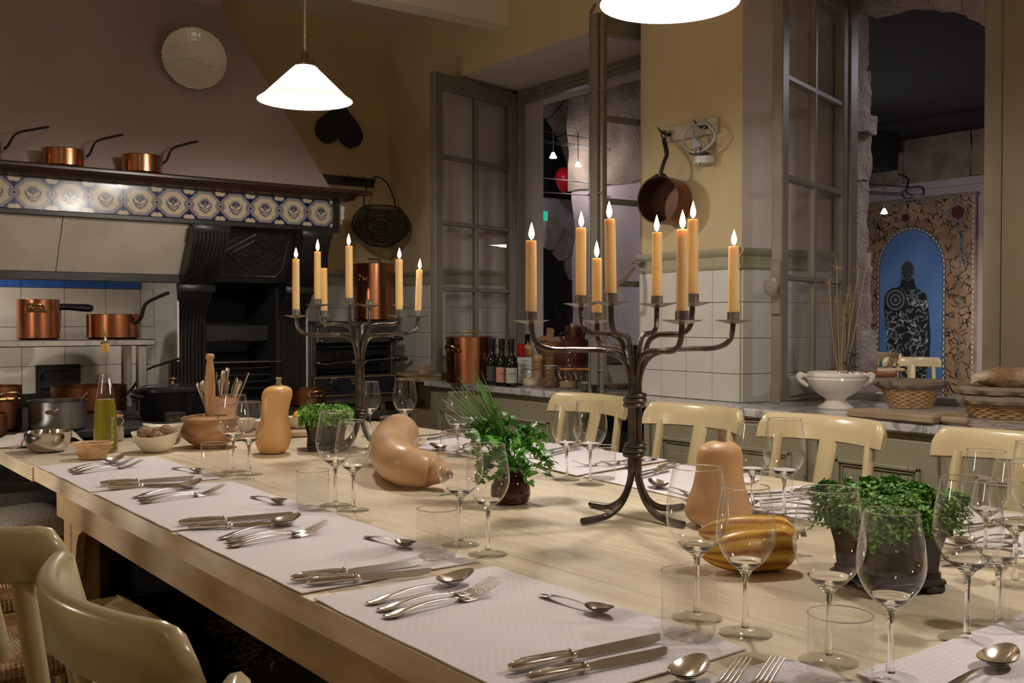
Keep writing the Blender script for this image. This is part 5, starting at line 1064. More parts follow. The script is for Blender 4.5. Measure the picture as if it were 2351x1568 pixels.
# painting: blue arched niche with a patterned figure on brown ground
pt = thing('painting', 'large wall hanging with a grey patterned figure in a blue arched niche', 'painting')
XP = 7.97; c0 = PX(2090, 700, XP); YC = c0.y; top = PX(2100, 455, XP).z; yl = YC + 0.62; yr = PX(2240, 600, XP).y; zb_ = 0.45
MB().box(XP, yr, zb_, XP + 0.025, yl, top).build('canvas', mat('ochre_brown_canvas', (0.30, 0.19, 0.11), 0.8, c2=(0.48, 0.32, 0.19), scale=6), pt)
lay = [0]
def ppoly(m, pts, mi=0, dx=0.0):
    m.mat(mi).add([(XP - 0.002 - dx, y, z) for y, z in pts], [tuple(range(len(pts)))])
nw = abs(PX(2018, 700, XP).y - PX(2163, 700, XP).y) / 2; nt_ = PX(2090, 528, XP).z; zc = nt_ - nw * 1.15
arc = [(YC + nw * math.cos(a), zc + (nt_ - zc) * math.sin(a)) for a in lerps([0, PI], 25)]
blue = mat('painted_blue', (0.10, 0.22, 0.55), 0.7, c2=(0.17, 0.33, 0.66), scale=2)
m = MB(); ppoly(m, [(YC - nw, zb_), (YC + nw, zb_)] + arc); m.build('niche', blue, pt, smooth=False)
rr = random.Random(9)
PC = [mat('paint_black', (0.02, 0.025, 0.03), 0.7), mat('paint_grey', (0.20, 0.23, 0.24), 0.7), mat('paint_white', (0.55, 0.6, 0.6), 0.7), mat('paint_maroon', (0.10, 0.02, 0.02), 0.7), mat('paint_brown', (0.10, 0.065, 0.04), 0.7)]
m = MB()
def dash(y, z, ang, L, w, mi, dx=0.002):
    c, s = math.cos(ang), math.sin(ang); pts = [(-L / 2, 0), (-L / 4, w / 2), (L / 4, w / 2), (L / 2, 0), (L / 4, -w / 2), (-L / 4, -w / 2)]
    ppoly(m, [(y + a * c - b * s, z + a * s + b * c) for a, b in pts], mi, dx)
# dashes bordering the niche
def border(off, w, L):
    P = [(YC - nw - off, zb_ + i * (zc - zb_) / 24) for i in range(24)] + [(YC - (nw + off) * math.cos(a), zc + (nt_ - zc + off) * math.sin(a)) for a in lerps([0, PI], 26)] + [(YC + nw + off, zc - i * (zc - zb_) / 24) for i in range(24)]
    for i in range(len(P) - 1):
        a, b = P[i], P[i + 1]; dash((a[0] + b[0]) / 2, (a[1] + b[1]) / 2, math.atan2(b[1] - a[1], b[0] - a[0]), math.hypot(b[0] - a[0], b[1] - a[1]) * 0.95, w * 1.8, 0, 0.002); dash((a[0] + b[0]) / 2, (a[1] + b[1]) / 2, math.atan2(b[1] - a[1], b[0] - a[0]), math.hypot(b[0] - a[0], b[1] - a[1]) * 0.8, w, 2, 0.003)
border(0.012, 0.018, 0.04)
for i in range(34):  # outer arch and frame
    a = PI * i / 33; dash(YC - (nw + 0.20) * math.cos(a), zc + 0.02 + (nt_ - zc + 0.22) * math.sin(a), math.atan2(math.cos(a), math.sin(a)), 0.05, 0.022, 1, 0.003)
for z in lerps([zb_, top - 0.03], 44):
    for y in (yr + 0.02, yl - 0.02, yr + 0.13): dash(y, z, PI / 2, 0.035, 0.016, 1 if y != yr + 0.02 else 2, 0.003)
for y in lerps([yr, yl], 30): dash(y, top - 0.02, 0, 0.035, 0.016, 1, 0.003)
for i in range(900):
    y = rr.uniform(yr + 0.03, yl - 0.03); z = rr.uniform(zb_, top - 0.03)
    dy = abs(y - YC); inside = dy < nw + 0.03 and z < zc + (nt_ - zc + 0.03) * math.sqrt(max(0, 1 - (dy / (nw + 0.03)) ** 2))
    if not inside: dash(y, z, rr.choice([0.5, 1.2, 2.0, 2.7]) + rr.uniform(-.2, .2), 0.07, 0.008, 4, 0.0015)
for (px, py, r) in ((2199, 487, 0.055), (2080, 500, 0.035), (1985, 501, 0.045)):
    q = PX(px, py, XP)
    ppoly(m, [(q.y + r * math.cos(a), q.z + r * math.sin(a)) for a in lerps([0, 2 * PI], 17)[:-1]], 3, 0.004)
    for k in range(12): a = k * PI / 6; dash(q.y + r * 1.35 * math.cos(a), q.z + r * 1.35 * math.sin(a), a + PI / 2, r * 0.6, r * 0.28, 1, 0.004)
m.build('pattern', PC, pt, smooth=False, kind='stuff')
# figure
m = MB(); fx = PX(2086, 700, XP).y; hz_ = PX(2083, 622, XP).z
def pz(py): return PX(2086, py, XP).z
def py_(px, y0=700): return PX(px, y0, XP).y
outl = [(2068, 655), (2052, 665), (2038, 680), (2030, 700), (2034, 740), (2040, 780), (2036, 820), (2046, 870), (2048, 1000), (2128, 1000), (2126, 870), (2136, 820), (2138, 770), (2132, 700), (2126, 675), (2105, 662), (2100, 650), (2099, 640), (2070, 640)]
ppoly(m, [(py_(x), pz(y)) for x, y in outl], 0, 0.004)
ppoly(m, [(py_(2084) + 0.063 * math.cos(a), hz_ + 0.085 * math.sin(a)) for a in lerps([0, 2 * PI], 25)[:-1]], 1, 0.005); ppoly(m, [(py_(2084) + 0.056 * math.cos(a), hz_ + 0.078 * math.sin(a)) for a in lerps([0, 2 * PI], 25)[:-1]], 0, 0.0055)
for r_ in (0.045, 0.028, 0.012):
    for k in range(10): a = k * PI / 5; dash(py_(2084) + r_ * math.cos(a), hz_ + r_ * 1.35 * math.sin(a), math.atan2(1.35 * math.cos(a), -math.sin(a)), r_ * 0.6, 0.008, 1, 0.006)
for i in range(420):
    x = rr.uniform(2036, 2130); y = rr.uniform(665, 995)
    dash(py_(x), pz(y), rr.uniform(0, PI), rr.uniform(0.04, 0.07), rr.uniform(0.008, 0.018), rr.choice([1, 1, 1, 2]) , 0.005 + i * 1e-6)
sc = (py_(2057), pz(688))
for k, r_ in enumerate((0.105, 0.09, 0.072, 0.054, 0.036, 0.018)): ppoly(m, [(sc[0] + r_ * math.cos(a), sc[1] + r_ * math.sin(a)) for a in lerps([0, 2 * PI], 25)[:-1]], k % 2 if k % 2 == 0 else 1, 0.0065 + k * 0.0003)
m.build('figure', PC, pt, smooth=False)
# ================================================================ TABLE
TZ_ = 0.75
def xl(y): return 0.728 - 0.003 * (y - 1)
def xr(y): return 2.44 - 0.04 * y
dt = thing('dining_table', 'long scrubbed pale wooden dining table laid for a meal', 'table')
Y1, Y2 = 0.36, 3.405
def plank(fa, fb, mt, y1=Y1, y2=Y2, par=dt, z=TZ_, name='plank', th=0.045):
    m = MB(); a1, b1, a2, b2 = fa(y1), fb(y1), fa(y2), fb(y2); g = 0.0003; e = 0.0008
    def rg(i, zz): return [(a1 + g + i, y1 + i, zz), (b1 - g - i, y1 + i, zz), (b2 - g - i, y2 - i, zz), (a2 + g + i, y2 - i, zz)]
    vs = rg(0, z - th) + rg(0, z - e) + rg(e * 0.8, z)
    m.add(vs, [(3, 2, 1, 0), (8, 9, 10, 11)] + [(k * 4 + i, k * 4 + (i + 1) % 4, k * 4 + 4 + (i + 1) % 4, k * 4 + 4 + i) for k in (0, 1) for i in range(4)])
    o = m.build(name, mt, par, smooth=False); return o
seam = lambda y: 1.655 - 0.053 * y
def mix(t): return lambda y: xl(y) + 0.05 + (seam(y) - xl(y) - 0.05) * t
def mix2(t): return lambda y: seam(y) + (xr(y) - seam(y)) * t
plank(xl, lambda y: xl(y) + 0.05, M['edgewood'])
for a, b in ((0, .25), (.25, .5), (.5, .74), (.74, 1.0)): plank(mix(a), mix(b), M['table'])
for a, b in ((0, .33), (.33, .66), (.66, 1.0)): plank(mix2(a), mix2(b), M['table'])
m = MB(); m.box(xl(2) + 0.055, Y1 + 0.03, 0.592, xl(2) + 0.085, Y2 - 0.02, 0.704, 0.003); m.build('apron', M['apron'], dt)
m = MB(); m.box(xr(2) - 0.09, Y1 + 0.05, 0.6, xr(2) - 0.06, Y2 - 0.1, 0.704); m.build('apron', M['apron'], dt)
MB().box(xl(2) + 0.086, Y2 - 0.06, 0.6, xr(2) - 0.09, Y2 - 0.03, 0.704).build('apron', M['apron'], dt)
for x, y in ((xl(3.3) + 0.06, 3.22), (xr(3.3) - 0.15, 3.24), (xr(0.6) - 0.15, 0.5)):
    MB().box(x, y, 0, x + 0.085, y + 0.085, 0.704, 0.006).build('leg', M['apron'], dt)
m = MB(); m.prism([(3.22, 0.60), (3.22, 0.42), (3.19, 0.44), (3.175, 0.53), (3.15, 0.57), (3.10, 0.592)], xl(2) + 0.06, xl(2) + 0.083, 'YZ'); m.build('corner_bracket', M['apron'], dt)
# second table joined to the far end
s2 = thing('side_table', 'second pale wooden table butted against the far end of the dining table', 'table')
for a, b in ((0, .2), (.2, .42), (.42, .62), (.62, .82), (.82, 1.0)):
    plank(lambda y, a=a: xl(y) - 0.005 + (xr(y) - xl(y)) * a, lambda y, b=b: xl(y) - 0.005 + (xr(y) - xl(y)) * b, M['table'], 3.408, 4.03, s2, TZ_ - 0.002)
for x, y in ((0.90, 3.5), (1.36, 3.88), (2.1, 3.9)): MB().box(x, y, 0, x + 0.07, y + 0.07, 0.70, 0.004).build('leg', M['dark_leg'], s2)
MB().box(0.78, 3.48, 0.48, 1.36, 3.96, 0.51, 0.003).build('shelf_board', M['apron'], s2)
MB().box(0.90, 3.44, 0.16, 1.36, 3.98, 0.18, 0.003).build('shelf_board', M['iron_dull'], s2)
t = thing('oven_tray', 'deep black oven tray on the low shelf under the far table', 'tray', (1.04, 3.62, 0.181), math.radians(5))
def tray(par, w, l, h, mt):
    m = MB(); o = 0.018
    def rc(a, b, z, r=0.02):
        pts = []
        for sx, sy, s0 in ((1, 1, 0), (-1, 1, 1), (-1, -1, 2), (1, -1, 3)):
            for k in range(4): q = s0 * PI / 2 + k * PI / 6; pts.append((sx * (a - r) + r * math.cos(q), sy * (b - r) + r * math.sin(q), z))
        return pts
    L = [rc(w / 2 + o, l / 2 + o, h), rc(w / 2, l / 2, h), rc(w / 2 - 0.006, l / 2 - 0.006, 0.004), ]
    n = 16; vs = sum(L, []); fs = [(k * n + i, k * n + (i + 1) % n, (k + 1) * n + (i + 1) % n, (k + 1) * n + i) for k in range(2) for i in range(n)] + [tuple(range(2 * n, 3 * n))]
    m.add(vs, fs); m.build('tray', mt, par)
tray(t, 0.32, 0.50, 0.13, M['enamel'])
t = thing('oven_tray', 'lower black oven tray standing on the floor under the deep one', 'tray', (1.12, 3.5, 0.001), math.radians(-8)); tray(t, 0.34, 0.5, 0.10, M['enamel'])
t = thing('oven_tray', 'shallow steel tray on the upper shelf at the far left under the table', 'tray', (0.86, 3.93, 0.56), math.radians(-5)); tray(t, 0.4, 0.22, 0.05, M['steel_dark'])
t = thing('baking_pan', 'flat black pan edge above the folded grey cloth under the far table', 'pan', (1.02, 3.75, 0.60)); MB().lathe([(0.12, 0), (0.14, 0.02), (0.142, 0.02), (0.12, 0.004), (1e-4, 0.004)], 36).build('pan', M['enamel'], t); MB().lathe([(0.10, -0.05), (0.11, -0.001)], 30).build('base', M['enamel'], t)
t = thing('folded_cloth', 'grey waffle-weave cloth draped over the shelf at the far left', 'cloth', (0.76, 3.72, 0.511)); m = MB()
m.grid(lambda u, v: (-0.16 + 0.27 * u, -0.26 + 0.42 * v, 0.002 + 0.055 * math.sin(PI * min(1, u * 1.0) * 0.5 + 0.3) * (1 if v > 0.12 else v / 0.12) * (1 if u < .92 else (1 - u) / .08)), 26, 30); m.build('cloth', mat('grey_waffle', (0.34, 0.31, 0.28), 0.9, bump=0.8, bscale=160), t)
# stock pot and floor things under the near side of the table
t = thing('steel_stockpot', 'large steel stockpot with a lid standing on the floor under the table', 'pot', (1.22, 2.66, 0)); r = 0.12
MB().lathe([(r - 0.01, 0), (r, 0.01), (r, 0.20), (r + 0.006, 0.205)], 44).build('body', M['steel_dark'], t); MB().lathe([(r + 0.008, 0.206), (r, 0.214), (r - 0.02, 0.216), (r * 0.5, 0.228), (1e-4, 0.23)], 44).build('lid', M['steel_dark'], t)
MB().tube(catmull([(-0.05, 0, 0.225), (-0.04, 0, 0.25), (0.04, 0, 0.25), (0.05, 0, 0.225)], 4), 0.006, 8).build('handle', M['steel_dark'], t); MB().tube(catmull([(-0.15, -0.04, 0.16), (-0.20, -0.03, 0.17), (-0.20, 0.03, 0.17), (-0.15, 0.04, 0.16)], 4), 0.006, 8).build('handle', M['steel_dark'], t)

# ---------------- place mats: cloth with small woven dashes
pm = bpy.data.materials.new('mauve_dash_cloth'); pm.use_nodes = True; nt = pm.node_tree; b = nt.nodes['Principled BSDF']; N = nt.nodes.new; L = nt.links.new
tc = N('ShaderNodeTexCoord'); sp = N('ShaderNodeSeparateXYZ'); L(tc.outputs['Object'], sp.inputs[0])
def mth(op, a, bb=None):
    n = N('ShaderNodeMath'); n.operation = op
    for i, q in enumerate((a, bb)):
        if q is None: continue
        if isinstance(q, (int, float)): n.inputs[i].default_value = q
        else: L(q, n.inputs[i])
    return n.outputs[0]
gx = mth('MULTIPLY', sp.outputs[0], 1 / 0.010); gy = mth('MULTIPLY', sp.outputs[1], 1 / 0.0135); row = mth('FLOOR', gx); off = mth('MULTIPLY', mth('MODULO', mth('ABSOLUTE', row), 2.0), 0.5)
fx_ = mth('ABSOLUTE', mth('SUBTRACT', mth('FRACT', gx), 0.5)); fy_ = mth('ABSOLUTE', mth('SUBTRACT', mth('FRACT', mth('ADD', gy, off)), 0.5))
d_ = mth('MULTIPLY', mth('LESS_THAN', fx_, 0.10), mth('LESS_THAN', fy_, 0.20))
mx = N('ShaderNodeMix'); mx.data_type = 'RGBA'; L(d_, mx.inputs[0]); mx.inputs[6].default_value = (0.80, 0.73, 0.75, 1); mx.inputs[7].default_value = (0.92, 0.88, 0.89, 1); L(mx.outputs[2], b.inputs['Base Color']); b.inputs['Roughness'].default_value = 0.85
M['mat'] = pm
def placemat(c, label, grp='mauve place mats', z=0.0):
    """c: four world corners on the table, in order; slightly wavy hem"""
    c = [Vector((p[0], p[1], 0)) for p in c]; o = (c[0] + c[1] + c[2] + c[3]) / 4; e = (c[1] - c[0]).normalized(); rz = math.atan2(e.y, e.x); R = Matrix.Rotation(-rz, 3, 'Z')
    q = [R @ (p - o) for p in c]; m = MB(); seed = o.x * 7 + o.y * 13
    def f(u, v, k):
        p = (q[0] * (1 - u) + q[1] * u) * (1 - v) + (q[3] * (1 - u) + q[2] * u) * v
        ed = min(u, 1 - u, v, 1 - v); w = noise.noise(Vector((p.x * 9 + seed, p.y * 9, 0)))
        lift = max(0, 0.0012 + 0.0018 * w) if ed < 0.04 else 0.0006
        return (p.x + 0.0025 * noise.noise(Vector((p.y * 14, seed, 1))), p.y + 0.0025 * noise.noise(Vector((p.x * 14, seed, 2))), lift + k)
    m.grid(lambda u, v: f(u, v, 0.0022), 28, 20); m.grid(lambda u, v: f(u, v, 0.0002), 28, 20)
    n1, n2 = 29, 29 * 21; bd = [i for i in range(29)] + [28 + 29 * j for j in range(1, 21)] + [20 * 29 + i for i in range(27, -1, -1)] + [29 * j for j in range(19, 0, -1)]
    for a, b_ in zip(bd, bd[1:] + bd[:1]): m.f.append([a, b_, b_ + n2, a + n2]); m.m.append(0)
    ob = m.build('place_mat', M['mat'], None, loc=(o.x, o.y, TZ_ + 0.0004 + z), rot=(0, 0, rz)); return tag(ob, label, 'place mat', grp)
def tz(px, py, z=TZ_): p = PZ(px, py, z); return (p.x, p.y)
def rect_l(ya, yb, x1=None, dx=0.36, tw=0.0):
    x0 = xl((ya + yb) / 2) + 0.004; return [(x0, ya), (x0, yb), (x0 + dx, yb + tw), (x0 + dx, ya + tw)]
PL = {'L1': 'farthest mat on the left side', 'L2': 'second mat from the far left end', 'L3': 'third mat from the far left end', 'L4': 'large front mat on the left side', 'L5': 'cut-off mat at the bottom edge',
      'N': 'mat in the bottom right corner', 'R1': 'farthest mat on the right side', 'R2': 'right-side mat beside the parsley', 'R3': 'mat just behind the big candelabra', 'R4': 'mat behind the upright squash', 'R5': 'mat behind the front cress pot'}
def quadpx(*c): return [tz(*p) for p in c]
a = tz(100, 1070); b1 = tz(232, 1133)
placemat(rect_l(3.365, 2.79, tw=0.02), 'mauve place mat farthest away on the left side, by the wicker basket')
placemat(rect_l(2.755, 2.165, tw=-.012), 'mauve place mat second from the far end on the left side')
placemat(rect_l(2.14, 1.54, tw=.012), 'mauve place mat third from the far end on the left side')
placemat(rect_l(1.50, 0.915), 'large mauve place mat nearest to the camera on the left side')
placemat([(xl(.6) + 0.005, 0.885), (xl(.6) + 0.005, 0.34), (1.10, 0.34), (1.10, 0.86)], 'mauve place mat cut off by the bottom edge')
placemat([(1.12, 0.765), (1.12, 0.41), (1.72, 0.41), (1.72, 0.775)], 'mauve place mat in the bottom right corner at the table\'s near end')
placemat([tz(960, 1030), tz(1225, 1077), tz(1385, 1033), tz(1014, 991)], 'mauve place mat farthest away on the right side, left of the parsley')
placemat([tz(1150, 1052), tz(1323, 1096), tz(1532, 1060), tz(1375, 1036)], 'mauve place mat on the right side beside the parsley', z=0.003)
placemat([tz(1337, 1096), tz(1600, 1153), tz(1745, 1104), tz(1548, 1065)], 'mauve place mat just behind the big candelabra\'s foot')
placemat([(1.905, 1.72), (1.905, 1.15), (2.345, 1.15), (2.315, 1.74)][::1], 'mauve place mat behind the upright squash and its glasses')
placemat([(1.93, 1.13), (1.93, 0.62), (2.36, 0.62), (2.35, 1.13)], 'mauve place mat at the right edge behind the cress pot')

# ---------------- cutlery
def handle_mesh(m, L, z0=0.0035, arch=0.008, w=0.0128):
    P = [(0.0, 0, z0), (0.004, 0, z0), (0.02, 0, z0 + .001), (L * .25, 0, z0 + arch * .5), (L * .55, 0, z0 + arch), (L * .8, 0, z0 + arch * .95), (L, 0, z0 + arch * .55)]
    C = catmull(P, 4); R = lerps([0.004, w * .82, w, w * .8, w * .36, w * .28, w * .30], len(C)); m.tube(C, R, 12, flat=0.22)
def mk_spoon(L=0.220):
    t = thing('spoon', '', 'spoon'); m = MB(); hl = L * 0.66; bl = L - hl; handle_mesh(m, hl, w=0.0105 * L / .205, arch=0.008 * L / .205); m.build('handle', M['silver'], t)
    m = MB(); cx = hl + bl / 2 - 0.001; rb, wb = bl / 2, bl * 0.31; dp = 0.011 * L / .205
    def f(u, v, s):
        a = 2 * PI * u; r = v; x = cx + rb * r * math.cos(a); k = 1 - 0.18 * math.cos(a) * r; y = wb * r * math.sin(a) * k
        z = dp * (r * r) + 0.001 + 0.003 * max(0, -math.cos(a)) * r ** 3 - s + 0.009 * L / .2 * max(0, (x - hl) / bl) ** 1.5; return (x, y, z)
    m.grid(lambda u, v: f(u, v, 0), 28, 8); m.grid(lambda u, v: f(u, v, 0.0012), 28, 8); m.build('bowl', M['silver'], t, ang=60); return t
def mk_fork(L=0.222):
    t = thing('fork', '', 'fork'); m = MB(); hl = L * 0.60; handle_mesh(m, hl); m.build('handle', M['silver'], t)
    m = MB(); w = 0.0115; x0 = hl - 0.002; x1 = hl + L * .12; zr = 0.009
    P = [Vector((x0, 0, 0.010)), Vector((x0 + .01, 0, .0075)), Vector(((x0 + x1) / 2, 0, .003)), Vector((x1, 0, 0.0018))]
    C = catmull(P, 3); m.tube(C, lerps([0.003, 0.006, w, w], len(C)), 12, flat=0.16)
    for k in range(4):
        y = (k - 1.5) * 0.0062; Q = [(x1 - .004, y, .0018), (x1 + .012, y, .0030), (x1 + .03, y * .97, .0085), (L, y * .93, .0200)]; C = catmull(Q, 3); m.tube(C, lerps([.0024, .0021, .0017, .0008], len(C)), 6, flat=0.8)
    m.build('tines', M['silver'], t, ang=60); return t
def mk_knife(L=0.245):
    t = thing('table_knife', '', 'knife'); hl = L * 0.40; m = MB()
    P = [(0, 0, .0085), (.002, 0, .0085), (.01, 0, .009), (.03, 0, .009), (hl * .6, 0, .0085), (hl - .008, 0, .008), (hl - .004, 0, .008), (hl, 0, .008), (hl + .004, 0, .008)]
    m.tube(P, [.003, .006, .0088, .0092, .0078, .0066, .0086, .008, .005], 14, flat=0.78)
    for y in (-.004, .004): m.tube([(.02, y, .0158), (hl * .7, y * .8, .0150), (hl - .01, y * .8, .0138)], 0.0012, 6)
    m.torus((hl - .006, 0, .008), .0075, .0016, 16, 6, axis='X'); m.build('handle', M['silver'], t)
    b0 = hl + .002; pts = [(b0, -.006), (b0 + .02, -.0085), (L - .03, -.0095), (L - .008, -.006), (L, .004), (L - .004, .0065), (b0 + .02, .0065), (b0, .005)]
    m = MB(); n = len(pts); m.add([(x, y * .86, .0068 + y * .52) for x, y in pts] + [(x, y * .86 - .0006, .0080 + y * .52) for x, y in pts], [tuple(range(n - 1, -1, -1)), tuple(range(n, 2 * n))] + [(i, (i + 1) % n, n + (i + 1) % n, n + i) for i in range(n)]); m.build('blade', M['blade'], t, smooth=False); return t
proto = {'spoon': mk_spoon(), 'dspoon': mk_spoon(0.160), 'fork': mk_fork(), 'knife': mk_knife(0.252), 'sknife': mk_knife(0.222)}
used = set(); MZ = TZ_ + 0.0034
def lay(kind, a, b, label, grp, z=MZ, up=0.0, len0=None):
    """handle end pixel a, direction pixel b on the mat plane"""
    A = PZ(a[0], a[1], z + 0.006); B = PZ(b[0], b[1], z + (0.013 if kind != 'knife' else 0.008)); d = B - A; rz = math.atan2(d.y, d.x); loc = (A.x, A.y, z)
    if kind not in used:
        used.add(kind); o = proto[kind]; o.location = loc; o.rotation_euler = (0, 0, rz); tag(o, label, None, grp)
    else: o = dup(proto[kind], loc, rz, label, grp)
    return o
def setting(k, spoon=None, f1=None, f2=None, k1=None, k2=None, ds=None, z=MZ):
    P = PL[k]
    if spoon: lay('spoon', *spoon, 'silver soup spoon left on the ' + P if k[0] != 'R' else 'silver soup spoon on the ' + P, 'silver soup spoons', z)
    if f1: lay('fork', *f1, 'silver fork next to the soup spoon, ' + P, 'silver forks', z)
    if f2: lay('fork', *f2, 'silver fork farther from the soup spoon, ' + P, 'silver forks', z)
    if k1: lay('knife', *k1, 'longer silver-handled knife on the ' + P, 'silver table knives', z)
    if k2: lay('sknife', *k2, 'shorter silver-handled knife on the ' + P, 'silver table knives', z)
    if ds: lay('dspoon', *ds, 'small dessert spoon turned towards the glasses, ' + P, 'silver dessert spoons', z)
setting('L1', ((158, 1077), (310, 1046)), ((161, 1081), (324, 1053)), ((167, 1085), (347, 1058)), ((228, 1113), (453, 1094)), ((246, 1118), (429, 1108)), ((396, 1072), (476, 1079)))
setting('L2', ((307, 1140), (474, 1104)), ((317, 1145), (493, 1120)), ((322, 1152), (518, 1120)), ((409, 1203), (676, 1178)), ((431, 1212), (645, 1195)), ((577, 1137), (662, 1150)))
setting('L3', ((503, 1234), (702, 1184)), ((520, 1241), (722, 1206)), ((523, 1252), (765, 1206)), ((667, 1332), (971, 1288)), ((703, 1340), (955, 1306)), ((838, 1228), (973, 1252)))
setting('L4', ((844, 1382), (1079, 1318)), ((869, 1397), (1103, 1340)), ((883, 1413), (1159, 1340)), ((1167, 1538), (1498, 1464)), ((1208, 1562), (1489, 1492)), ((1242, 1361), (1418, 1402)))
setting('L5', ((1420, 1655), (1619, 1512)), ((1520, 1660), (1668, 1548)), ((1610, 1660), (1752, 1545)))
setting('N', ((2148, 1600), (2400, 1450)), ((2230, 1680), (2420, 1560)), None)
setting('R1', ((1090, 1040), (1002, 1024)), None, ((1090, 1015), (1010, 1040)), ((1060, 994), (950, 1002)), ((1062, 997), (955, 1008)), ((1060, 1040), (975, 1020)))
setting('R2', ((1505, 1050), (1405, 1075)), ((1478, 1052), (1360, 1068)), ((1465, 1060), (1328, 1062)), ((1330, 1022), (1215, 1042)), ((1330, 1026), (1225, 1047)), ((1259, 1082), (1200, 1062)), z=MZ + .003)
setting('R3', None, ((1690, 1120), (1560, 1138)), None, ((1551, 1067), (1431, 1093)), ((1535, 1077), (1425, 1101)), None)
lay('spoon', (1600, 1140), (1468, 1098), 'silver spoon lying between candelabra foot and upright squash', 'silver soup spoons')
lay('dspoon', (1690, 1160), (1610, 1140), 'small spoon seen through the glass left of the upright squash', 'silver dessert spoons')
setting('R4', ((1885, 1160), (1775, 1152)), ((1900, 1172), (1735, 1168)), ((1892, 1180), (1722, 1182)), ((1895, 1127), (1775, 1131)), ((1900, 1135), (1790, 1140)), None)
setting('R5', ((2330, 1225), (2230, 1236)), ((2340, 1245), (2195, 1248)), ((2345, 1262), (2190, 1262)), ((2360, 1195), (2240, 1203)), None, ((2330, 1280), (2245, 1275)))

# ---------------- glasses
def mk_wine(kind):
    h, rb, rr_, zf = ((0.228, 0.0465, 0.0365, 0.098), (0.212, 0.0418, 0.0328, 0.092))[kind]
    t = thing('wine_glass', '', 'wine glass'); m = MB(); pr = []
    bh = h - zf
    for u, v in ((0.11, 0.60), (0.18, 0.76), (0.30, 0.93), (0.42, 1.0), (0.55, 0.99), (0.70, 0.94), (0.85, 0.862), (1.0, rr_ / rb)): pr.append((rb * v, zf + bh * u))
    C = catmull([(r, 0, z) for r, z in pr], 3); m.lathe([(p.x, p.z) for p in C], 48, cap0=False, cap1=False); m.build('bowl', M['glass'], t, ang=80)
    MB().torus((0, 0, h), rr_ - .0003, 0.0008, 48, 6).build('rim', M['stem_glass'], t, ang=80)
    m = MB(); m.lathe([(0.0060, 0.010), (0.0050, 0.018), (0.0042, 0.028), (0.0036, 0.045), (0.0036, zf - 0.022), (0.0052, zf - 0.008), (rb * .26, zf + bh * .012), (rb * .50, zf + bh * .072), (rb * .62, zf + bh * .12), (rb * .60, zf + bh * .125), (rb * .46, zf + bh * .085), (rb * .22, zf + bh * .035), (1e-4, zf + bh * .028)], 40); m.build('stem', M['stem_glass'], t, ang=80)
    m = MB(); m.lathe([(0.038, 0.0008), (0.0385, 0.0018), (0.030, 0.0032), (0.018, 0.0044), (0.011, 0.0065), (0.0065, 0.0105)], 44, cap1=False); m.lathe([(0.038, 0.0006), (1e-4, 0.0006)], 44, cap0=False); m.build('foot', M['foot_glass'], t, ang=80); return t
def mk_tumbler(r=0.0385, h=0.093):
    t = thing('tumbler', '', 'tumbler'); m = MB(); m.lathe([(r * 0.80, 0.001), (r * 0.92, 0.004), (r * 0.985, 0.011), (r, 0.02), (r, h)], 48, cap0=False, cap1=False); m.lathe([(r * 0.90, 0.0055), (r * .955, 0.012), (r - .0016, 0.02), (r - .0014, h)], 48, cap0=False, cap1=False); m.build('wall', M['tumbler_glass'], t, ang=80)
    MB().torus((0, 0, h), r - 0.0004, 0.0010, 48, 6).build('rim', M['stem_glass'], t, ang=80)
    m = MB(); m.lathe([(r * 0.80, 0.001), (r * 0.90, 0.0035), (r * 0.91, 0.0045), (r * 0.7, 0.005), (1e-4, 0.0045)], 40, cap0=True); m.torus((0, 0, .004), r * .8, .003, 40, 8); m.build('thick_base', M['foot_glass'], t, ang=80); return t
gp = [mk_wine(0), mk_wine(1), mk_tumbler()]; gu = set()
def glass(kind, px, py, label, z=TZ_ + 0.0006):
    p = PZ(px, py, z); loc = (p.x, p.y, z); g = ['large wine glasses', 'smaller wine glasses', 'water tumblers'][kind]
    rz = rnd.uniform(0, 6)
    if kind not in gu: gu.add(kind); o = gp[kind]; o.location = loc; tag(o, label, None, g)
    else: o = dup(gp[kind], loc, rz, label, g)
    return o
GM = TZ_ + 0.0034
def trio(k, a, b, c, where, cm=True):
    if a: glass(0, *a, 'large wine glass ' + where)
    if b: glass(1, *b, 'smaller wine glass ' + where)
    if c: glass(2, *c, 'clear water tumbler ' + where, GM if cm else TZ_ + 0.0006)
trio('L1', (536, 1083), (572, 1090), (493, 1092), 'in front of the wooden mortar')
trio('L2', (770, 1161), (811, 1172), (718, 1170), 'left of the crooked squash, before the dark cress pot')
trio('L3', (1057, 1252), (1120, 1274), (1004, 1280), 'between crooked squash and brown vase, at the third left mat')
trio('L4', (1600, 1420), (1711, 1456), (1580, 1462), 'in front of the yellow striped squashes')
trio('L5', (1902, 1520), (2044, 1562), (1928, 1585), 'in front of the leafy cress pot at lower right')
trio('N', (2220, 1470), (2291, 1437), (2365, 1440), 'right of the front cress pot, near the right edge')
trio('R1', None, (1051, 1048), None, 'behind the chives on the right side')
glass(0, 1084, 1035, 'large wine glass behind the chives on the right side')
trio('R2', (1355, 1113), (1301, 1102), (1383, 1100), 'left of the big candelabra, on the right side')
trio('R3', (1800, 1194), (1727, 1180), (1782, 1170), 'behind the upright squash, before the third cream chair')
trio('R4', (2380, 1305), (2262, 1300), (2400, 1268), 'at the right edge, before the fourth cream chair')
glass(1, 2330, 1345, 'smaller wine glass overlapping others at the right edge')
glass(0, 930, 1010, 'large wine glass standing behind the crooked squash, right of the small candelabra'); glass(1, 850, 1002, 'smaller wine glass behind the crooked squash, beside the small candelabra\'s pole'); glass(2, 896, 1015, 'tumbler just peeping above the crooked squash')

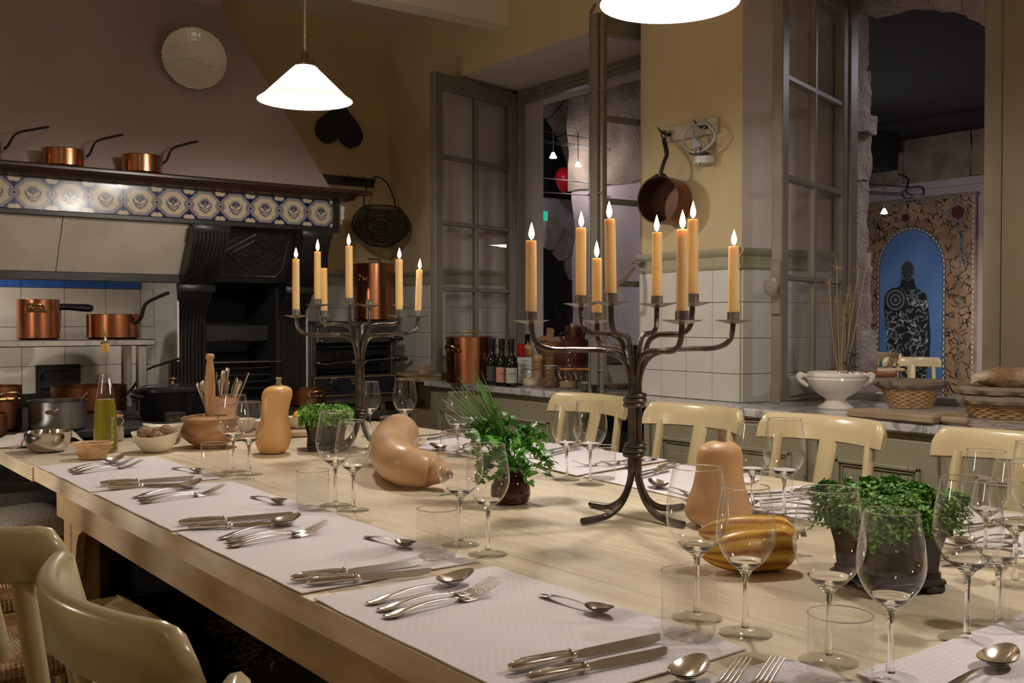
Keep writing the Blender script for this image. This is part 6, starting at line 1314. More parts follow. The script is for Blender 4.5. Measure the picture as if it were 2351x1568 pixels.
# ---------------- candelabras
def candelabra(px, py, label, alpha, zlow, zup, R2, collars):
    p = PZ(px, py, TZ_); yaw = math.atan2(RIGHT.y, RIGHT.x)
    t = thing('candelabra', label, 'candelabra', (p.x, p.y, TZ_), yaw, 'wrought iron candelabras')
    # local x = right of the camera, y = away
    m = MB(); r = 0.0078
    for k in range(4):
        a = alpha + math.radians(45) + k * PI / 2; c, s = math.cos(a), math.sin(a); o = 0.009
        m.tube([(c * o, s * o, 0.105), (c * o, s * o, 0.295)], r, 10)
    m.build('pole', M['wrought'], t)
    for k in range(4):
        a = alpha + math.radians(20) + k * PI / 2; c, s = math.cos(a), math.sin(a); m = MB()
        P = catmull([(c * .010, s * .010, .13), (c * .014, s * .014, .085), (c * .040, s * .040, .038), (c * .085, s * .085, .013), (c * .155, s * .155, .0088)], 5); m.tube(P, r, 10); m.build('foot', M['wrought'], t)
    for zc_, nc in collars:
        m = MB()
        for k, (dz, rr2) in enumerate([(-0.011, .020), (0.0, .0225), (0.011, .020)] if nc == 3 else [(0, .022)]): m.torus((0.002 * (k - 1), 0, zc_ + dz), rr2, 0.0062, 24, 8)
        m.build('collar', M['wrought'], t)
    pans = []
    for tier, (zd, R, vals, off) in enumerate([(zlow, 0.247, None, 0.0), (zup, R2, None, -PI / 4)]):
        for k in range(4):
            a = alpha + off + k * PI / 2; c, s = math.cos(a), math.sin(a); z1 = 0.30; zh = (zlow - .066 if tier == 0 else zup - .070)
            m = MB()
            P = catmull([(c * .010, s * .010, .285), (c * .012, s * .012, z1 + 0.02), (c * .030, s * .030, zh - .022), (c * (.07 if tier == 0 else .05), s * (.07 if tier == 0 else .05), zh - .002), (c * R * .55, s * R * .55, zh + .002), (c * R * .82, s * R * .82, zh + .004), (c * R * .965, s * R * .965, zh + .022), (c * R, s * R, zd - .004)], 5)
            m.tube(P, 0.0062, 8); m.build('arm', M['wrought'], t)
            m = MB(); m.lathe([(0.008, zd - .007), (0.02, zd - .004), (0.041, zd + .0015), (0.0415, zd + .0028), (0.02, zd + .0005), (1e-4, zd)], 36, (c * R, s * R, 0)); m.build('drip_pan', M['wrought_pan'], t)
            m = MB(); m.lathe([(0.0142, zd), (0.0142, zd + .020), (0.0150, zd + .021), (0.0126, zd + .0205), (0.0126, zd + .002)], 20, (c * R, s * R, 0), cap0=False, cap1=False); m.build('cup', M['wrought_pan'], t)
            pans.append((tier, k, Vector((p.x, p.y, TZ_)) + RIGHT * (c * R) + FWD * (s * R) + Vector((0, 0, zd + .002))))
    return pans
flame_m = bpy.data.materials.new('candle_flame'); flame_m.use_nodes = True; nt = flame_m.node_tree; nt.nodes.clear(); N = nt.nodes.new; L = nt.links.new
o_ = N('ShaderNodeOutputMaterial'); e_ = N('ShaderNodeEmission'); e_.inputs[1].default_value = 9
tc = N('ShaderNodeTexCoord'); sp = N('ShaderNodeSeparateXYZ'); L(tc.outputs['Object'], sp.inputs[0]); rp = N('ShaderNodeValToRGB'); mr = N('ShaderNodeMapRange'); mr.inputs[1].default_value = 0; mr.inputs[2].default_value = 0.04
L(sp.outputs[2], mr.inputs[0]); L(mr.outputs[0], rp.inputs[0]); el = rp.color_ramp.elements; el[0].position = 0; el[0].color = (0.05, 0.06, 0.25, 1); el[1].position = 0.16; el[1].color = (1.0, 0.62, 0.22, 1)
x_ = el.new(0.5); x_.color = (1.0, 0.78, 0.42, 1); x_ = el.new(1.0); x_.color = (1.0, 0.55, 0.15, 1); L(rp.outputs[0], e_.inputs[0]); L(e_.outputs[0], o_.inputs[0])
def candle(loc, h, label, lean=(0, 0), lit=True, hero=False, r=0.0122):
    t = thing('candle', label, 'candle', loc, 0, 'beeswax candles', rot=(lean[0], lean[1], rnd.uniform(0, 6)))
    m = MB(); m.lathe([(r * .98, 0), (r, 0.01), (r * 1.0, h * .5), (r * .96, h - 0.004), (r * .90, h), (r * .72, h - 0.0016), (r * .3, h - .003), (1e-4, h - 0.003)], 28, wob=lambda a, z: 1 + .015 * math.sin(a * 3 + z * 20)); m.build('wax', M['wax'], t)
    m = MB(); m.tube([(0, 0, h - 0.004), (0.0004, 0, h + 0.003), (0.0022, 0, h + 0.0075)], 0.0009, 6); m.build('wick', M['wick'], t)
    if lit:
        fh = rnd.uniform(0.036, 0.042); m = MB(); m.lathe([(0.0010, 0), (0.0042, 0.004), (0.0062, 0.010), (0.0065, 0.015), (0.0053, fh * .55), (0.0027, fh * .8), (0.0003, fh)], 16); o = m.build('flame', flame_m, t, loc=(0.001, 0, h + 0.002))
        add_light('POINT', 'candle_light', Vector(loc) + Vector((0, 0, h + 0.016)), 0.26, (1, 0.62, 0.28), 0.009)
    return t
A1 = math.radians(15.8)
P = candelabra(1457, 1188, 'black wrought-iron eight-armed candelabra in the middle of the table, nearer one', A1, .448, .487, 0.136, ((.155, 3), (.268, 3)))
# order of pans: lower k=0 right-far,1 left-far,2 left,3 near right ; upper k=0 right-near,1 far,2 left,3 near
D = {(a, b): c for a, b, c in P}
candle(D[(0, 2)], 0.175, 'candle at the far left arm of the nearer candelabra'); candle(D[(0, 1)], 0.155, 'short candle partly hidden behind others, nearer candelabra'); candle(D[(0, 3)], 0.185, 'tilting candle in front on the right, nearer candelabra', lean=(0.0, 0.035)); candle(D[(0, 0)], 0.172, 'candle at the far right arm of the nearer candelabra')
candle(D[(1, 2)], 0.176, 'candle on the upper left arm of the nearer candelabra'); candle(D[(1, 3)], 0.178, 'slightly leaning upper candle in front, nearer candelabra', lean=(0, 0.02)); candle(D[(1, 1)], 0.17, 'upper candle just right of the nearer candelabra\'s pole'); candle(D[(1, 0)], 0.183, 'tallest-standing upper right candle of the nearer candelabra')
A2 = math.radians(40)
P = candelabra(827, 1030, 'black wrought-iron candelabra farther away behind the cress pot, two arms empty', A2, .464, .503, 0.150, ((.125, 3), (.305, 1)))
D = {(a, b): c for a, b, c in P}
candle(D[(0, 2)], 0.188, 'candle at the far left arm of the farther candelabra'); candle(D[(0, 1)], 0.175, 'unlit candle half hidden on the farther candelabra', lit=False); candle(D[(0, 3)], 0.185, 'candle second from the right on the farther candelabra'); candle(D[(0, 0)], 0.168, 'leaning candle at the far right of the farther candelabra', lean=(0, 0.05))
candle(D[(1, 2)], 0.185, 'upper left candle of the farther candelabra'); candle(D[(1, 3)], 0.193, 'tallest-standing middle candle of the farther candelabra')

# ---------------- squashes
sq = mat('butternut_skin', (0.58, 0.30, 0.10), 0.38, c2=(0.66, 0.38, 0.15), scale=7, stretch=(1, 1, 0.35), bump=0.04, bscale=16)
sq2 = mat('pinkish_butternut_skin', (0.56, 0.32, 0.15), 0.4, c2=(0.64, 0.38, 0.18), scale=7, stretch=(1, 1, 0.35), bump=0.04, bscale=16)
stemm = mat('squash_stem', (0.26, 0.18, 0.10), 0.8, c2=(0.36, 0.27, 0.17), scale=30, bump=0.4, bscale=60)
def stem(par, p, r, h, d=(0, 0, 1)):
    d = Vector(d).normalized(); p = Vector(p); m = MB(); m.tube([p, p + d * h * .25, p + d * h * .6, p + d * h], [r * 1.3, r * .8, r * .62, r * .8], 10); m.v = [v + noise.noise_vector(v * 120) * r * .2 for v in m.v]; m.build('stem', stemm, par)
def butternut(px, py, label, prof, lean, mt, sr):
    p = PZ(px, py, TZ_); t = thing('butternut_squash', label, 'squash', (p.x, p.y, TZ_ + .001), math.radians(-37), 'squashes on the table'); C = catmull([(r, 0, z) for r, z in prof], 4); m = MB()
    m.lathe([(max(q.x, 1e-4), q.z) for q in C], 40, wob=lambda a, z: 1 + .012 * math.sin(a * 5) + 0.02 * noise.noise(Vector((math.cos(a) * 2, math.sin(a) * 2, z * 12))))
    H = prof[-1][1]; m.v = [Vector((v.x + lean * (v.z / H) ** 2 * (1.2 - 0.2) , v.y, v.z)) for v in m.v]; m.build('body', mt, t, ang=80); stem(t, (lean, 0, H - 0.004), sr, 0.03 if sr > .01 else .014)
butternut(626, 1041, 'tall butternut squash standing upright beside the dark cress pot', [(.02, 0), (.044, .006), (.0575, .035), (.060, .065), (.052, .10), (.046, .13), (.0475, .17), (.0505, .195), (.045, .215), (.028, .226), (.008, .229)], 0.021, sq, .013)
butternut(1650, 1207, 'squat butternut squash standing upright right of the big candelabra', [(.02, 0), (.055, .005), (.0720, .025), (.069, .05), (.057, .085), (.051, .12), (.050, .150), (.044, .170), (.028, .182), (.008, .186)], 0.004, sq2, .0115)
# crooked gourd: a bent fat tube
t = thing('crooked_squash', 'large crooked tan squash lying curled in the middle of the table', 'squash', (0, 0, 0), 0, 'squashes on the table')
def gp_(px, py, z): q = PZ(px, py, z); return Vector((q.x, q.y, z))
pts = [gp_(940, 1025, .82), gp_(912, 1030, .83), gp_(880, 1046, .825), gp_(876, 1062, .815), gp_(906, 1075, .808), gp_(950, 1078, .803), gp_(990, 1082, .80), gp_(1022, 1087, .797)]
pts = [gp_(925, 985, .83), gp_(914, 1000, .83), gp_(903, 1016, .824), gp_(899, 1042, .818), gp_(922, 1066, .810), gp_(960, 1076, .804), gp_(998, 1081, .799), gp_(1030, 1089, .797)]
C = catmull(pts, 5); Rr = lerps([.010, .062, .071, .070, .066, .062, .058, .054, .050, .043, .030, .010], len(C)); m = MB(); m.tube(C, Rr, 28)
m.v = [v + noise.noise_vector(v * 14) * 0.005 + noise.noise_vector(v * 40) * 0.0012 for v in m.v]; mz = min(v.z for v in m.v); m.v = [v - Vector((0, 0, mz - TZ_ - .001)) if v.z < 0 else v for v in m.v]
m.v = [Vector((v.x, v.y, max(v.z, TZ_ + .0012))) for v in m.v]
o = m.build('body', mat('tan_gourd_skin', (0.50, 0.29, 0.14), 0.33, c2=(0.62, 0.40, 0.22), scale=9, bump=0.12, bscale=18), t, ang=80); stem(t, C[-1] - (C[-1] - C[-3]).normalized() * .004, .011, .014, (C[-1] - C[-3]))
# two striped delicata squashes
ym = bpy.data.materials.new('striped_delicata'); ym.use_nodes = True; nt = ym.node_tree; b = nt.nodes['Principled BSDF']; N = nt.nodes.new; L = nt.links.new
tc = N('ShaderNodeTexCoord'); sp = N('ShaderNodeSeparateXYZ'); L(tc.outputs['Object'], sp.inputs[0]); at = N('ShaderNodeMath'); at.operation = 'ARCTAN2'; L(sp.outputs[1], at.inputs[0]); L(sp.outputs[2], at.inputs[1])
nz = N('ShaderNodeTexNoise'); nz.inputs['Scale'].default_value = 26; L(tc.outputs['Object'], nz.inputs['Vector']); ad = N('ShaderNodeMath'); ad.operation = 'MULTIPLY_ADD'; L(nz.outputs[0], ad.inputs[0]); ad.inputs[1].default_value = 0.35; L(at.outputs[0], ad.inputs[2])
si = N('ShaderNodeMath'); si.operation = 'MULTIPLY'; L(ad.outputs[0], si.inputs[0]); si.inputs[1].default_value = 9; s2_ = N('ShaderNodeMath'); s2_.operation = 'SINE'; L(si.outputs[0], s2_.inputs[0])
r = N('ShaderNodeValToRGB'); e = r.color_ramp.elements; e[0].position = 0.0; e[0].color = (0.74, 0.44, 0.06, 1); e[1].position = 0.95; e[1].color = (0.36, 0.13, 0.015, 1); x = e.new(0.75); x.color = (0.55, 0.27, 0.03, 1); mr = N('ShaderNodeMapRange'); mr.inputs[1].default_value = -1; L(s2_.outputs[0], mr.inputs[0]); L(mr.outputs[0], r.inputs[0]); L(r.outputs[0], b.inputs[0]); b.inputs['Roughness'].default_value = 0.33
def delicata(pa, pb, rad, label, st=True):
    A = PZ(*pa, TZ_ + rad * .85); B = PZ(*pb, TZ_ + rad * .85); d = B - A; Lg = d.length; t = thing('delicata_squash', label, 'squash', (A.x, A.y, TZ_ + rad * .93 + .001), math.atan2(d.y, d.x), 'squashes on the table')
    C = [(Lg * u, 0, 0) for u in lerps([0, 1], 22)]; R_2 = [rad * max(.12, min(1, (math.sin(PI * min(u * 1.0, .5)) ** .6 if u < .5 else (1 - max(0, (u - .80) / .2) ** 2.2 * .75)))) for u in lerps([0.01, 1], 22)]
    m = MB(); m.tube(C, R_2, 36, flat=.94)
    m.v = [Vector((v.x, v.y * (1 - .05 * (math.cos(9 * math.atan2(v.y, v.z)) > .6)), v.z * (1 - .05 * (math.cos(9 * math.atan2(v.y, v.z)) > .6)))) for v in m.v]
    m.build('body', ym, t, ang=80)
    if st: stem(t, (Lg - .004, 0, 0), .011, .022, (1, 0, .2))
delicata((1604, 1226), (1828, 1232), .038, 'yellow striped squash lying behind its twin')
delicata((1608, 1275), (1824, 1262), .041, 'yellow striped squash lying in front, pointed tip to the left', False)

# ---------------- herbs
def square_pot(px, py, rz, w0, w1, h, label, leafm, nleaf, spread, seed, hang=0.05):
    p = PZ(px, py, TZ_); t = thing('cress_pot', label, 'potted plant', (p.x, p.y, TZ_ + .001), rz, 'potted cress')
    m = MB(); L_ = [(w0, .012), (w0 * 1.0, .03), (w0 * .96, .034), (w0 * 1.0, h * .5), (w1 * .97, h * .88), (w1, h * .94), (w1 * 1.02, h), (w1 * .95, h), (w0 * .85, h * .6)]
    def sq_(a, z, b=.012):
        a /= 2; b = min(b, a * .3); return [(a, -a + b, z), (a, a - b, z), (a - b, a, z), (-a + b, a, z), (-a, a - b, z), (-a, -a + b, z), (-a + b, -a, z), (a - b, -a, z)]
    vs = sum([sq_(a, z) for a, z in L_], []); n = 8; m.add(vs, [(k * n + i, k * n + (i + 1) % n, (k + 1) * n + (i + 1) % n, (k + 1) * n + i) for k in range(len(L_) - 1) for i in range(n)] + [tuple(range(n - 1, -1, -1))])
    for sx in (-1, 1):
        for sy in (-1, 1): m.box(sx * w0 * .5, sy * w0 * .5, 0, sx * (w0 * .5 - .035), sy * (w0 * .5 - .035), .013, .003)
    m.box(-w0 * .51, -w0 * .51, .012, w0 * .51, w0 * .51, .022, .003); m.build('pot', M['pot_black'], t)
    MB().box(-w1 * .46, -w1 * .46, h * .7, w1 * .46, w1 * .46, h * .93).build('soil', M['soot_shade'], t)
    rr = random.Random(seed); m = MB(); W = w1 / 2 + spread
    for i in range(nleaf):
        x = rr.uniform(-1, 1); y = rr.uniform(-1, 1); e = max(abs(x), abs(y)); X = x * W; Yy = y * W; top = h + .026 + .016 * noise.noise(Vector((x * 4, y * 4, seed))) + .008 * noise.noise(Vector((x * 11, y * 11, seed)))
        if e > .80:
            if rr.random() < .60:   # trailing fringe
                hg = hang * (0.5 + 0.8 * abs(noise.noise(Vector((math.atan2(y, x) * 4, seed, 0))))) * 1.3; z = top - rr.random() ** 1.3 * hg - (e - .8) * .10
            else: z = top - (e - .8) * .08
        else: z = top - rr.random() ** 3 * .012
        c = Vector((X, Yy, z)) + Vector((rr.gauss(0, .002), rr.gauss(0, .002), rr.gauss(0, .002)))
        nrm = Vector((x * .7 * (e > .6), y * .7 * (e > .6), 1)) + Vector((rr.gauss(0, .45), rr.gauss(0, .45), rr.gauss(0, .2))); nrm.normalize(); u = nrm.orthogonal().normalized(); u = Matrix.Rotation(rr.uniform(0, 6.3), 3, nrm) @ u; v = nrm.cross(u); s = rr.uniform(.0026, .0046)
        m.mi = rr.choice([0, 0, 1]); m.add([c + u * s, c + (u * .3 + v * .9) * s, c + (-u * .8 + v * .5) * s + nrm * s * .3, c + (-u * .8 - v * .5) * s + nrm * s * .3, c + (u * .3 - v * .9) * s], [(0, 1, 2, 3, 4)])
    m.build('foliage', leafm, t, kind='stuff', smooth=False)
    m = MB()
    for i in range(9): x, y = rr.uniform(-.8, .8) * W, rr.uniform(-.8, .8) * W; m.tube([(x, y, h), (x + rr.uniform(-.004, .004), y, h + rr.uniform(.04, .075))], [.0012, .0007], 5)
    m.build('shoot', M['chive'], t, kind='stuff'); return t
square_pot(748, 1032, math.radians(-25), .128, .150, .116, 'black square pot of cress beside the far candelabra', [M['leaf'], M['leaf_dark']], 15000, .016, 2, .045)
square_pot(2036, 1347, math.radians(-20), .132, .158, .135, 'larger black square pot of bushy green cress at lower right', [M['leaf_dark'], M['leaf']], 22000, .016, 5, .05)
# brown vase with parsley and chives
p = PZ(1172, 1155, TZ_); vt = thing('brown_vase', 'small aubergine-brown glazed vase holding parsley and chives', 'vase', (p.x, p.y, TZ_ + .001))
MB().lathe([(.034, 0), (.045, .006), (.0495, .022), (.048, .042), (.038, .062), (.0295, .074), (.029, .082), (.031, .090), (.028, .0905), (.025, .07), (.03, .05)], 40, cap1=False).build('vase', M['aubergine'], vt); MB().torus((0, 0, .072), .0292, .0012, 32, 5).build('glaze_line', M['brass'], vt)
rr = random.Random(21); pb = thing('parsley_bunch', 'bushy bunch of flat parsley spilling out of the brown vase', 'herbs', (p.x, p.y, TZ_ + .06))
def leaflet_mesh(seed):
    q = random.Random(seed); m = MB(); ang = [-100, -78, -60, -48, -32, -14, 0, 14, 32, 48, 60, 78, 100]; rad = [.35, .8, .55, .95, .6, .95, 1.15, .95, .6, .95, .55, .8, .35]
    pts = [Vector((0, 0, 0))] + [Vector((r_ * math.cos(math.radians(a)), r_ * math.sin(math.radians(a)) * .95, .12 * abs(math.sin(math.radians(a * 2))) + q.uniform(-.06, .06))) for a, r_ in zip(ang, rad)]
    m.add(pts, [(0, i, i + 1) for i in range(1, len(pts) - 1)]); return m.mesh('leaf', M['parsley'], smooth=True, ang=60)
lm = [leaflet_mesh(i) for i in range(3)]; stems = MB(); nl = 0
def sprig(tip, n, s):
    global nl
    tip = Vector(tip); base = Vector((rr.uniform(-.012, .012), rr.uniform(-.012, .012), 0)); mid = base * .5 + tip * .45 + Vector((0, 0, .03)); stems.tube(catmull([base, mid, tip], 5), .0011, 5)
    for k in range(n):
        d = Vector((rr.gauss(0, 1), rr.gauss(0, 1), rr.gauss(.1, .6))).normalized(); c = tip + d * s * .8
        o = inst(lm[k % 3], 'leaf', pb, c, (rr.uniform(-1.0, 1.0), rr.uniform(-.9, .9), rr.uniform(0, 6.3)), s * rr.uniform(.75, 1.25)); nl += 1
def cam_off(px, py, dd=0.0):   # offset from the bunch base for a pixel at the vase distance
    base = Vector((p.x, p.y, TZ_ + .06)); d = Vector((p.x, p.y, 0)).dot(FWD) + dd; return PD(px, py, d) - base
for px, py, dd in ((1085, 1040, -.02), (1105, 1010, 0), (1120, 985, .02), (1150, 1000, .02), (1140, 1030, -.04), (1170, 1010, .03), (1200, 1000, .02), (1210, 1030, 0), (1230, 1010, .0), (1245, 1035, -.02), (1255, 1060, -.02), (1220, 1060, -.04), (1190, 1045, -.05), (1160, 1055, -.06), (1110, 1065, -.05), (1090, 1020, .02), (1120, 1045, -.03), (1185, 990, .03), (1225, 985, .01), (1130, 965, .03), (1265, 1080, -.02), (1215, 1090, -.05), (1100, 975, .03), (1175, 1030, -.03), (1140, 1085, -.06), (1105, 1095, -.05), (1240, 1000, .02), (1205, 1015, -.02), (1135, 1010, -.02), (1085, 1000, .0), (1155, 975, .03), (1180, 1065, -.05)):
    sprig(cam_off(px, py, dd), 9, .0190)
sprig(cam_off(1145, 932, .02), 4, .013); sprig(cam_off(1170, 950, .02), 4, .011)
stems.build('stalk', M['chive'], pb)
cb = thing('chive_bunch', 'upright sheaf of long green chives leaning left out of the brown vase', 'herbs', (p.x, p.y, TZ_ + .06))
for i in range(34):
    tpx = rr.choice([1030, 1015, 1050, 1065, 1080, 1085, 1095, 1100, 1105, 1110]) + rr.uniform(-8, 8); tpy = 845 + abs(tpx - 1095) * .55 + rr.uniform(-8, 60); e = cam_off(tpx, tpy, rr.uniform(.0, .07)); b0 = Vector((rr.uniform(-.012, .012), rr.uniform(-.012, .012), 0.0)); md = b0 * .5 + e * .5 + Vector((0.012, 0, .012)); m = MB()
    C = catmull([b0, md, e], 5); m.tube(C, lerps([.0021, .0021, .0018, .0005], len(C)), 6); m.build('chive', M['chive'], cb)
m = MB(); a = PZ(1010, 1137, TZ_ + .002); b2 = PZ(1040, 1133, TZ_ + .002); t = thing('stray_chive', 'single chive blade lying on the table by the crooked squash', 'herbs', (a.x, a.y, a.z)); m.tube([(0, 0, 0), (b2.x - a.x, b2.y - a.y, .001), ((b2.x - a.x) * 1.6, (b2.y - a.y) * 1.2, .004)], .0014, 6); m.build('chive', M['chive'], t)

# ---------------- things at the far end of the table
p = PZ(243, 1037, TZ_); t = thing('oil_bottle', 'tall clear bottle of yellow-green olive oil with a steel pourer', 'bottle', (p.x, p.y, TZ_ - .001), math.radians(-37)); k = 3.32 / 3.32
pr = [(r * 1.05, z * 1.33) for r, z in [(.036, 0), (.0385, .005), (.0382, .03), (.037, .07), (.0335, .115), (.026, .155), (.0175, .19), (.0130, .215), (.0118, .26), (.0125, .262)]]
m = MB(); m.lathe([(r, z) for r, z in pr], 40, cap1=False); m.build('bottle', M['glass'], t, ang=80)
oil = mat('olive_oil', (0.42, 0.36, 0.012), 0.05, trans=0.55, ior=1.33); m = MB(); m.lathe([(r * 1.05, z * 1.33) for r, z in [(.0345, .004), (.0370, .008), (.0368, .03), (.0355, .07), (.0322, .115), (.0285, .136), (1e-4, .136)]], 40); m.build('oil', oil, t, ang=60)
m = MB(); m.lathe([(.0118, .342), (.0140, .347), (.0140, .371), (.011, .373)], 20); m.build('cork', mat('golden_cork', (0.55, 0.30, 0.08), 0.7), t); m = MB(); m.lathe([(.013, .373), (.015, .376), (.006, .380)], 20); m.tube([(0, 0, .376), (0, 0, .392), (-.002, 0, .402), (-.009, 0, .417)], [.0055, .0045, .0038, .0028], 10); m.build('pourer', M['steel_shiny'], t)
text("L'HUILE D'OLIVE", .0145, mat('white_print', (0.55, 0.55, 0.5), 0.5), t, (.0355, -.0200, .018), (PI / 2, -PI / 2, math.radians(55)))
p = PZ(213, 1053, TZ_); t = thing('wicker_basket', 'small oval light wicker basket in front of the oil bottle', 'basket', (p.x, p.y, TZ_ + .001), math.radians(-30)); woven(t, .038, .058, .048, 1.0, .78, M['wicker'], 9, n=22, th=.0026)
m = MB()
for j in range(2): m.tube([((.060 + .003 * math.sin(8 * a + j * PI)) * math.cos(a), (.047 + .003 * math.sin(8 * a + j * PI)) * math.sin(a), .049 + .002 * math.sin(8 * a + j * PI)) for a in lerps([0, 2 * PI], 60)], .0032, 6, cap=False)
m.build('rim', M['wicker'], t)
p = PZ(110, 1036, TZ_); t = thing('steel_bowl', 'shiny steel mixing bowl on the far left end of the table', 'bowl', (p.x, p.y, TZ_)); MB().lathe([(.042, 0), (.058, .006), (.070, .028), (.077, .055), (.0775, .068), (.0790, .069), (.0755, .068), (.068, .03), (.05, .010), (1e-4, .006)], 48, cap1=False).build('bowl', M['steel_shiny'], t, ang=60)
cl = bpy.data.materials.new('striped_linen'); cl.use_nodes = True; nt = cl.node_tree; b = nt.nodes['Principled BSDF']; N = nt.nodes.new; L = nt.links.new; tc = N('ShaderNodeTexCoord'); sp = N('ShaderNodeSeparateXYZ'); L(tc.outputs['Generated'], sp.inputs[0]); r = N('ShaderNodeValToRGB'); r.color_ramp.interpolation = 'CONSTANT'; L(sp.outputs[0], r.inputs[0]); r.color_ramp.elements[0].color = (.55, .50, .45, 1); el = r.color_ramp.elements; el[1].position = .52; el[1].color = (.30, .05, .12, 1)
for q, c in ((.545, (.55, .5, .45, 1)), (.60, (.30, .07, .15, 1)), (.70, (.55, .5, .45, 1))): x = el.new(q); x.color = c
L(r.outputs[0], b.inputs[0]); b.inputs['Roughness'].default_value = .9
p = PZ(45, 1026, TZ_); t = thing('dish_towel', 'crumpled white dish towel with purple stripes beside the steel bowl', 'towel', (p.x, p.y, TZ_ + .001), math.radians(-37)); m = MB(); m.grid(lambda u, v: (-.095 + .22 * u, -.035 + .10 * v, .002 + .045 * (math.sin(PI * v) ** .7) * (.35 + .65 * math.sin(PI * min(1, u * 1.05)) ) + .010 * noise.noise(Vector((u * 6, v * 5, 2)))), 40, 18); m.build('towel', cl, t, ang=80)
p = PZ(172, 1016, TZ_); t = thing('linen_napkin', 'beige linen napkin corner behind the steel bowl', 'napkin', (p.x - .02, p.y + .02, TZ_ + .001), math.radians(-20)); m = MB(); m.grid(lambda u, v: (-.05 + .10 * u, -.03 + .06 * v, .003 + .055 * u * (1 - u) * 3.2 * (1 - abs(v - .5))), 14, 10); m.build('cloth', mat('beige_linen', (.45, .38, .29), .9), t, ang=80)

def tjar():
    q = PZ(262, 1012, TZ_); n0 = len(bpy.data.objects)
    t = jar(262, 1012, 'clip-top jar of coarse salt behind the oil bottle', .036, .110, mat('coarse_salt', (.45, .36, .28), .8, bump=.5, bscale=150), .05, orange, group='glass jars on the table'); t.location = (q.x, q.y, TZ_ + .001)
tjar()
def wavy_bowl(px, py, r, h, label, mt=None, sx=1.0, sy=1.0, rz=0.0):
    p = PZ(px, py, TZ_); t = thing('white_bowl', label, 'bowl', (p.x, p.y, TZ_ + .001), rz, 'cream bowls'); m = MB(); pr = [(r * .40, 0), (r * .55, h * .06), (r * .82, h * .42), (r * .97, h * .82), (r * 1.03, h), (r * 1.0, h * 1.0), (r * .92, h * .82), (r * .78, h * .45), (r * .5, h * .13), (1e-4, h * .11)]
    n = 56; vs = []; fs = []
    for (a_, z) in pr:
        for i in range(n): a = 2 * PI * i / n; vs.append((a_ * sx * math.cos(a), a_ * sy * math.sin(a), z * (1 + (.10 * math.cos(2 * a) if z > h * .5 else 0))))
    for k in range(len(pr) - 1):
        for i in range(n): fs.append((k * n + i, k * n + (i + 1) % n, (k + 1) * n + (i + 1) % n, (k + 1) * n + i))
    m.add(vs, fs + [tuple(range(n - 1, -1, -1))]); m.build('bowl', mt or M['bowl'], t, ang=60); return t
t = wavy_bowl(358, 1037, .078, .062, 'cream oval bowl of rolled nut-crusted balls in front', rz=math.radians(-37)); b1 = t.location.copy(); t = wavy_bowl(378, 1012, .076, .060, 'second cream bowl behind the bowl of nut-crusted balls', rz=math.radians(-20))
nut = mat('crushed_nut_coat', (.10, .05, .025), .85, c2=(.44, .30, .18), scale=170, bump=1.0, bscale=140)
for i, (dx, dy, dz, lb) in enumerate([(-.036, .0, .060, 'nut-crusted ball at the left of the cream bowl'), (.004, .012, .056, 'nut-crusted ball in the middle of the cream bowl'), (.035, .0, .064, 'nut-crusted ball at the right of the cream bowl, highest one'), (.015, -.022, .046, 'small nut-crusted ball low in the front of the cream bowl'), (.052, .018, .048, 'nut-crusted ball half hidden at the right rim of the cream bowl'), (-.012, .03, .05, 'nut-crusted ball at the back of the cream bowl')]):
    m = MB(); m.sphere((0, 0, 0), .0270, 24, 16); m.v = [v + v.normalized() * .0016 * noise.noise(v * 420) + noise.noise_vector(v * 60) * .002 for v in m.v]; q = b1 + RIGHT * dx + FWD * dy + Vector((0, 0, dz)); tag(m.build('truffle_ball', nut, None, loc=q), lb, 'food', 'nut crusted balls')
glassA = glass(2, 402, 1003, 'short water glass behind the cream bowls, before the black casserole', TZ_ + .0006)
# mortar and pestle
p = PZ(483, 1026, TZ_); k_ = 1.2; t = thing('mortar', 'round turned wooden mortar at the far end of the table', 'mortar', (p.x, p.y, TZ_ + .001)); wm = wood('mortar_wood', (.42, .23, .10), (.30, .15, .06), .5, axis=0, scale=7, stretch=6)
MB().lathe([(r * 1.18, z * 1.1) for r, z in [(.046, 0), (.047, .008), (.060, .014), (.082, .035), (.087, .052), (.080, .070), (.076, .078), (.084, .088), (.085, .094), (.078, .098), (.056, .102), (.050, .100), (.044, .06), (1e-4, .035)]], 56).build('mortar', wm, t, ang=50)
pt_ = thing('pestle', 'tall wooden pestle standing in the mortar', 'pestle', (p.x - .003, p.y - .004, TZ_ + .04), rot=(math.radians(1), 0, 0)); pw = wood('pestle_wood', (.47, .26, .11), (.36, .18, .07), .5, axis=2, scale=8, stretch=8)
MB().lathe([(r * 1.15, z * 1.11) for r, z in [(.012, 0), (.0135, .06), (.0165, .13), (.0168, .165), (.0125, .215), (.0095, .240), (.0090, .243), (.0125, .246), (.0128, .258), (.010, .262), (1e-4, .263)]], 24).build('pestle', pw, pt_, ang=50)
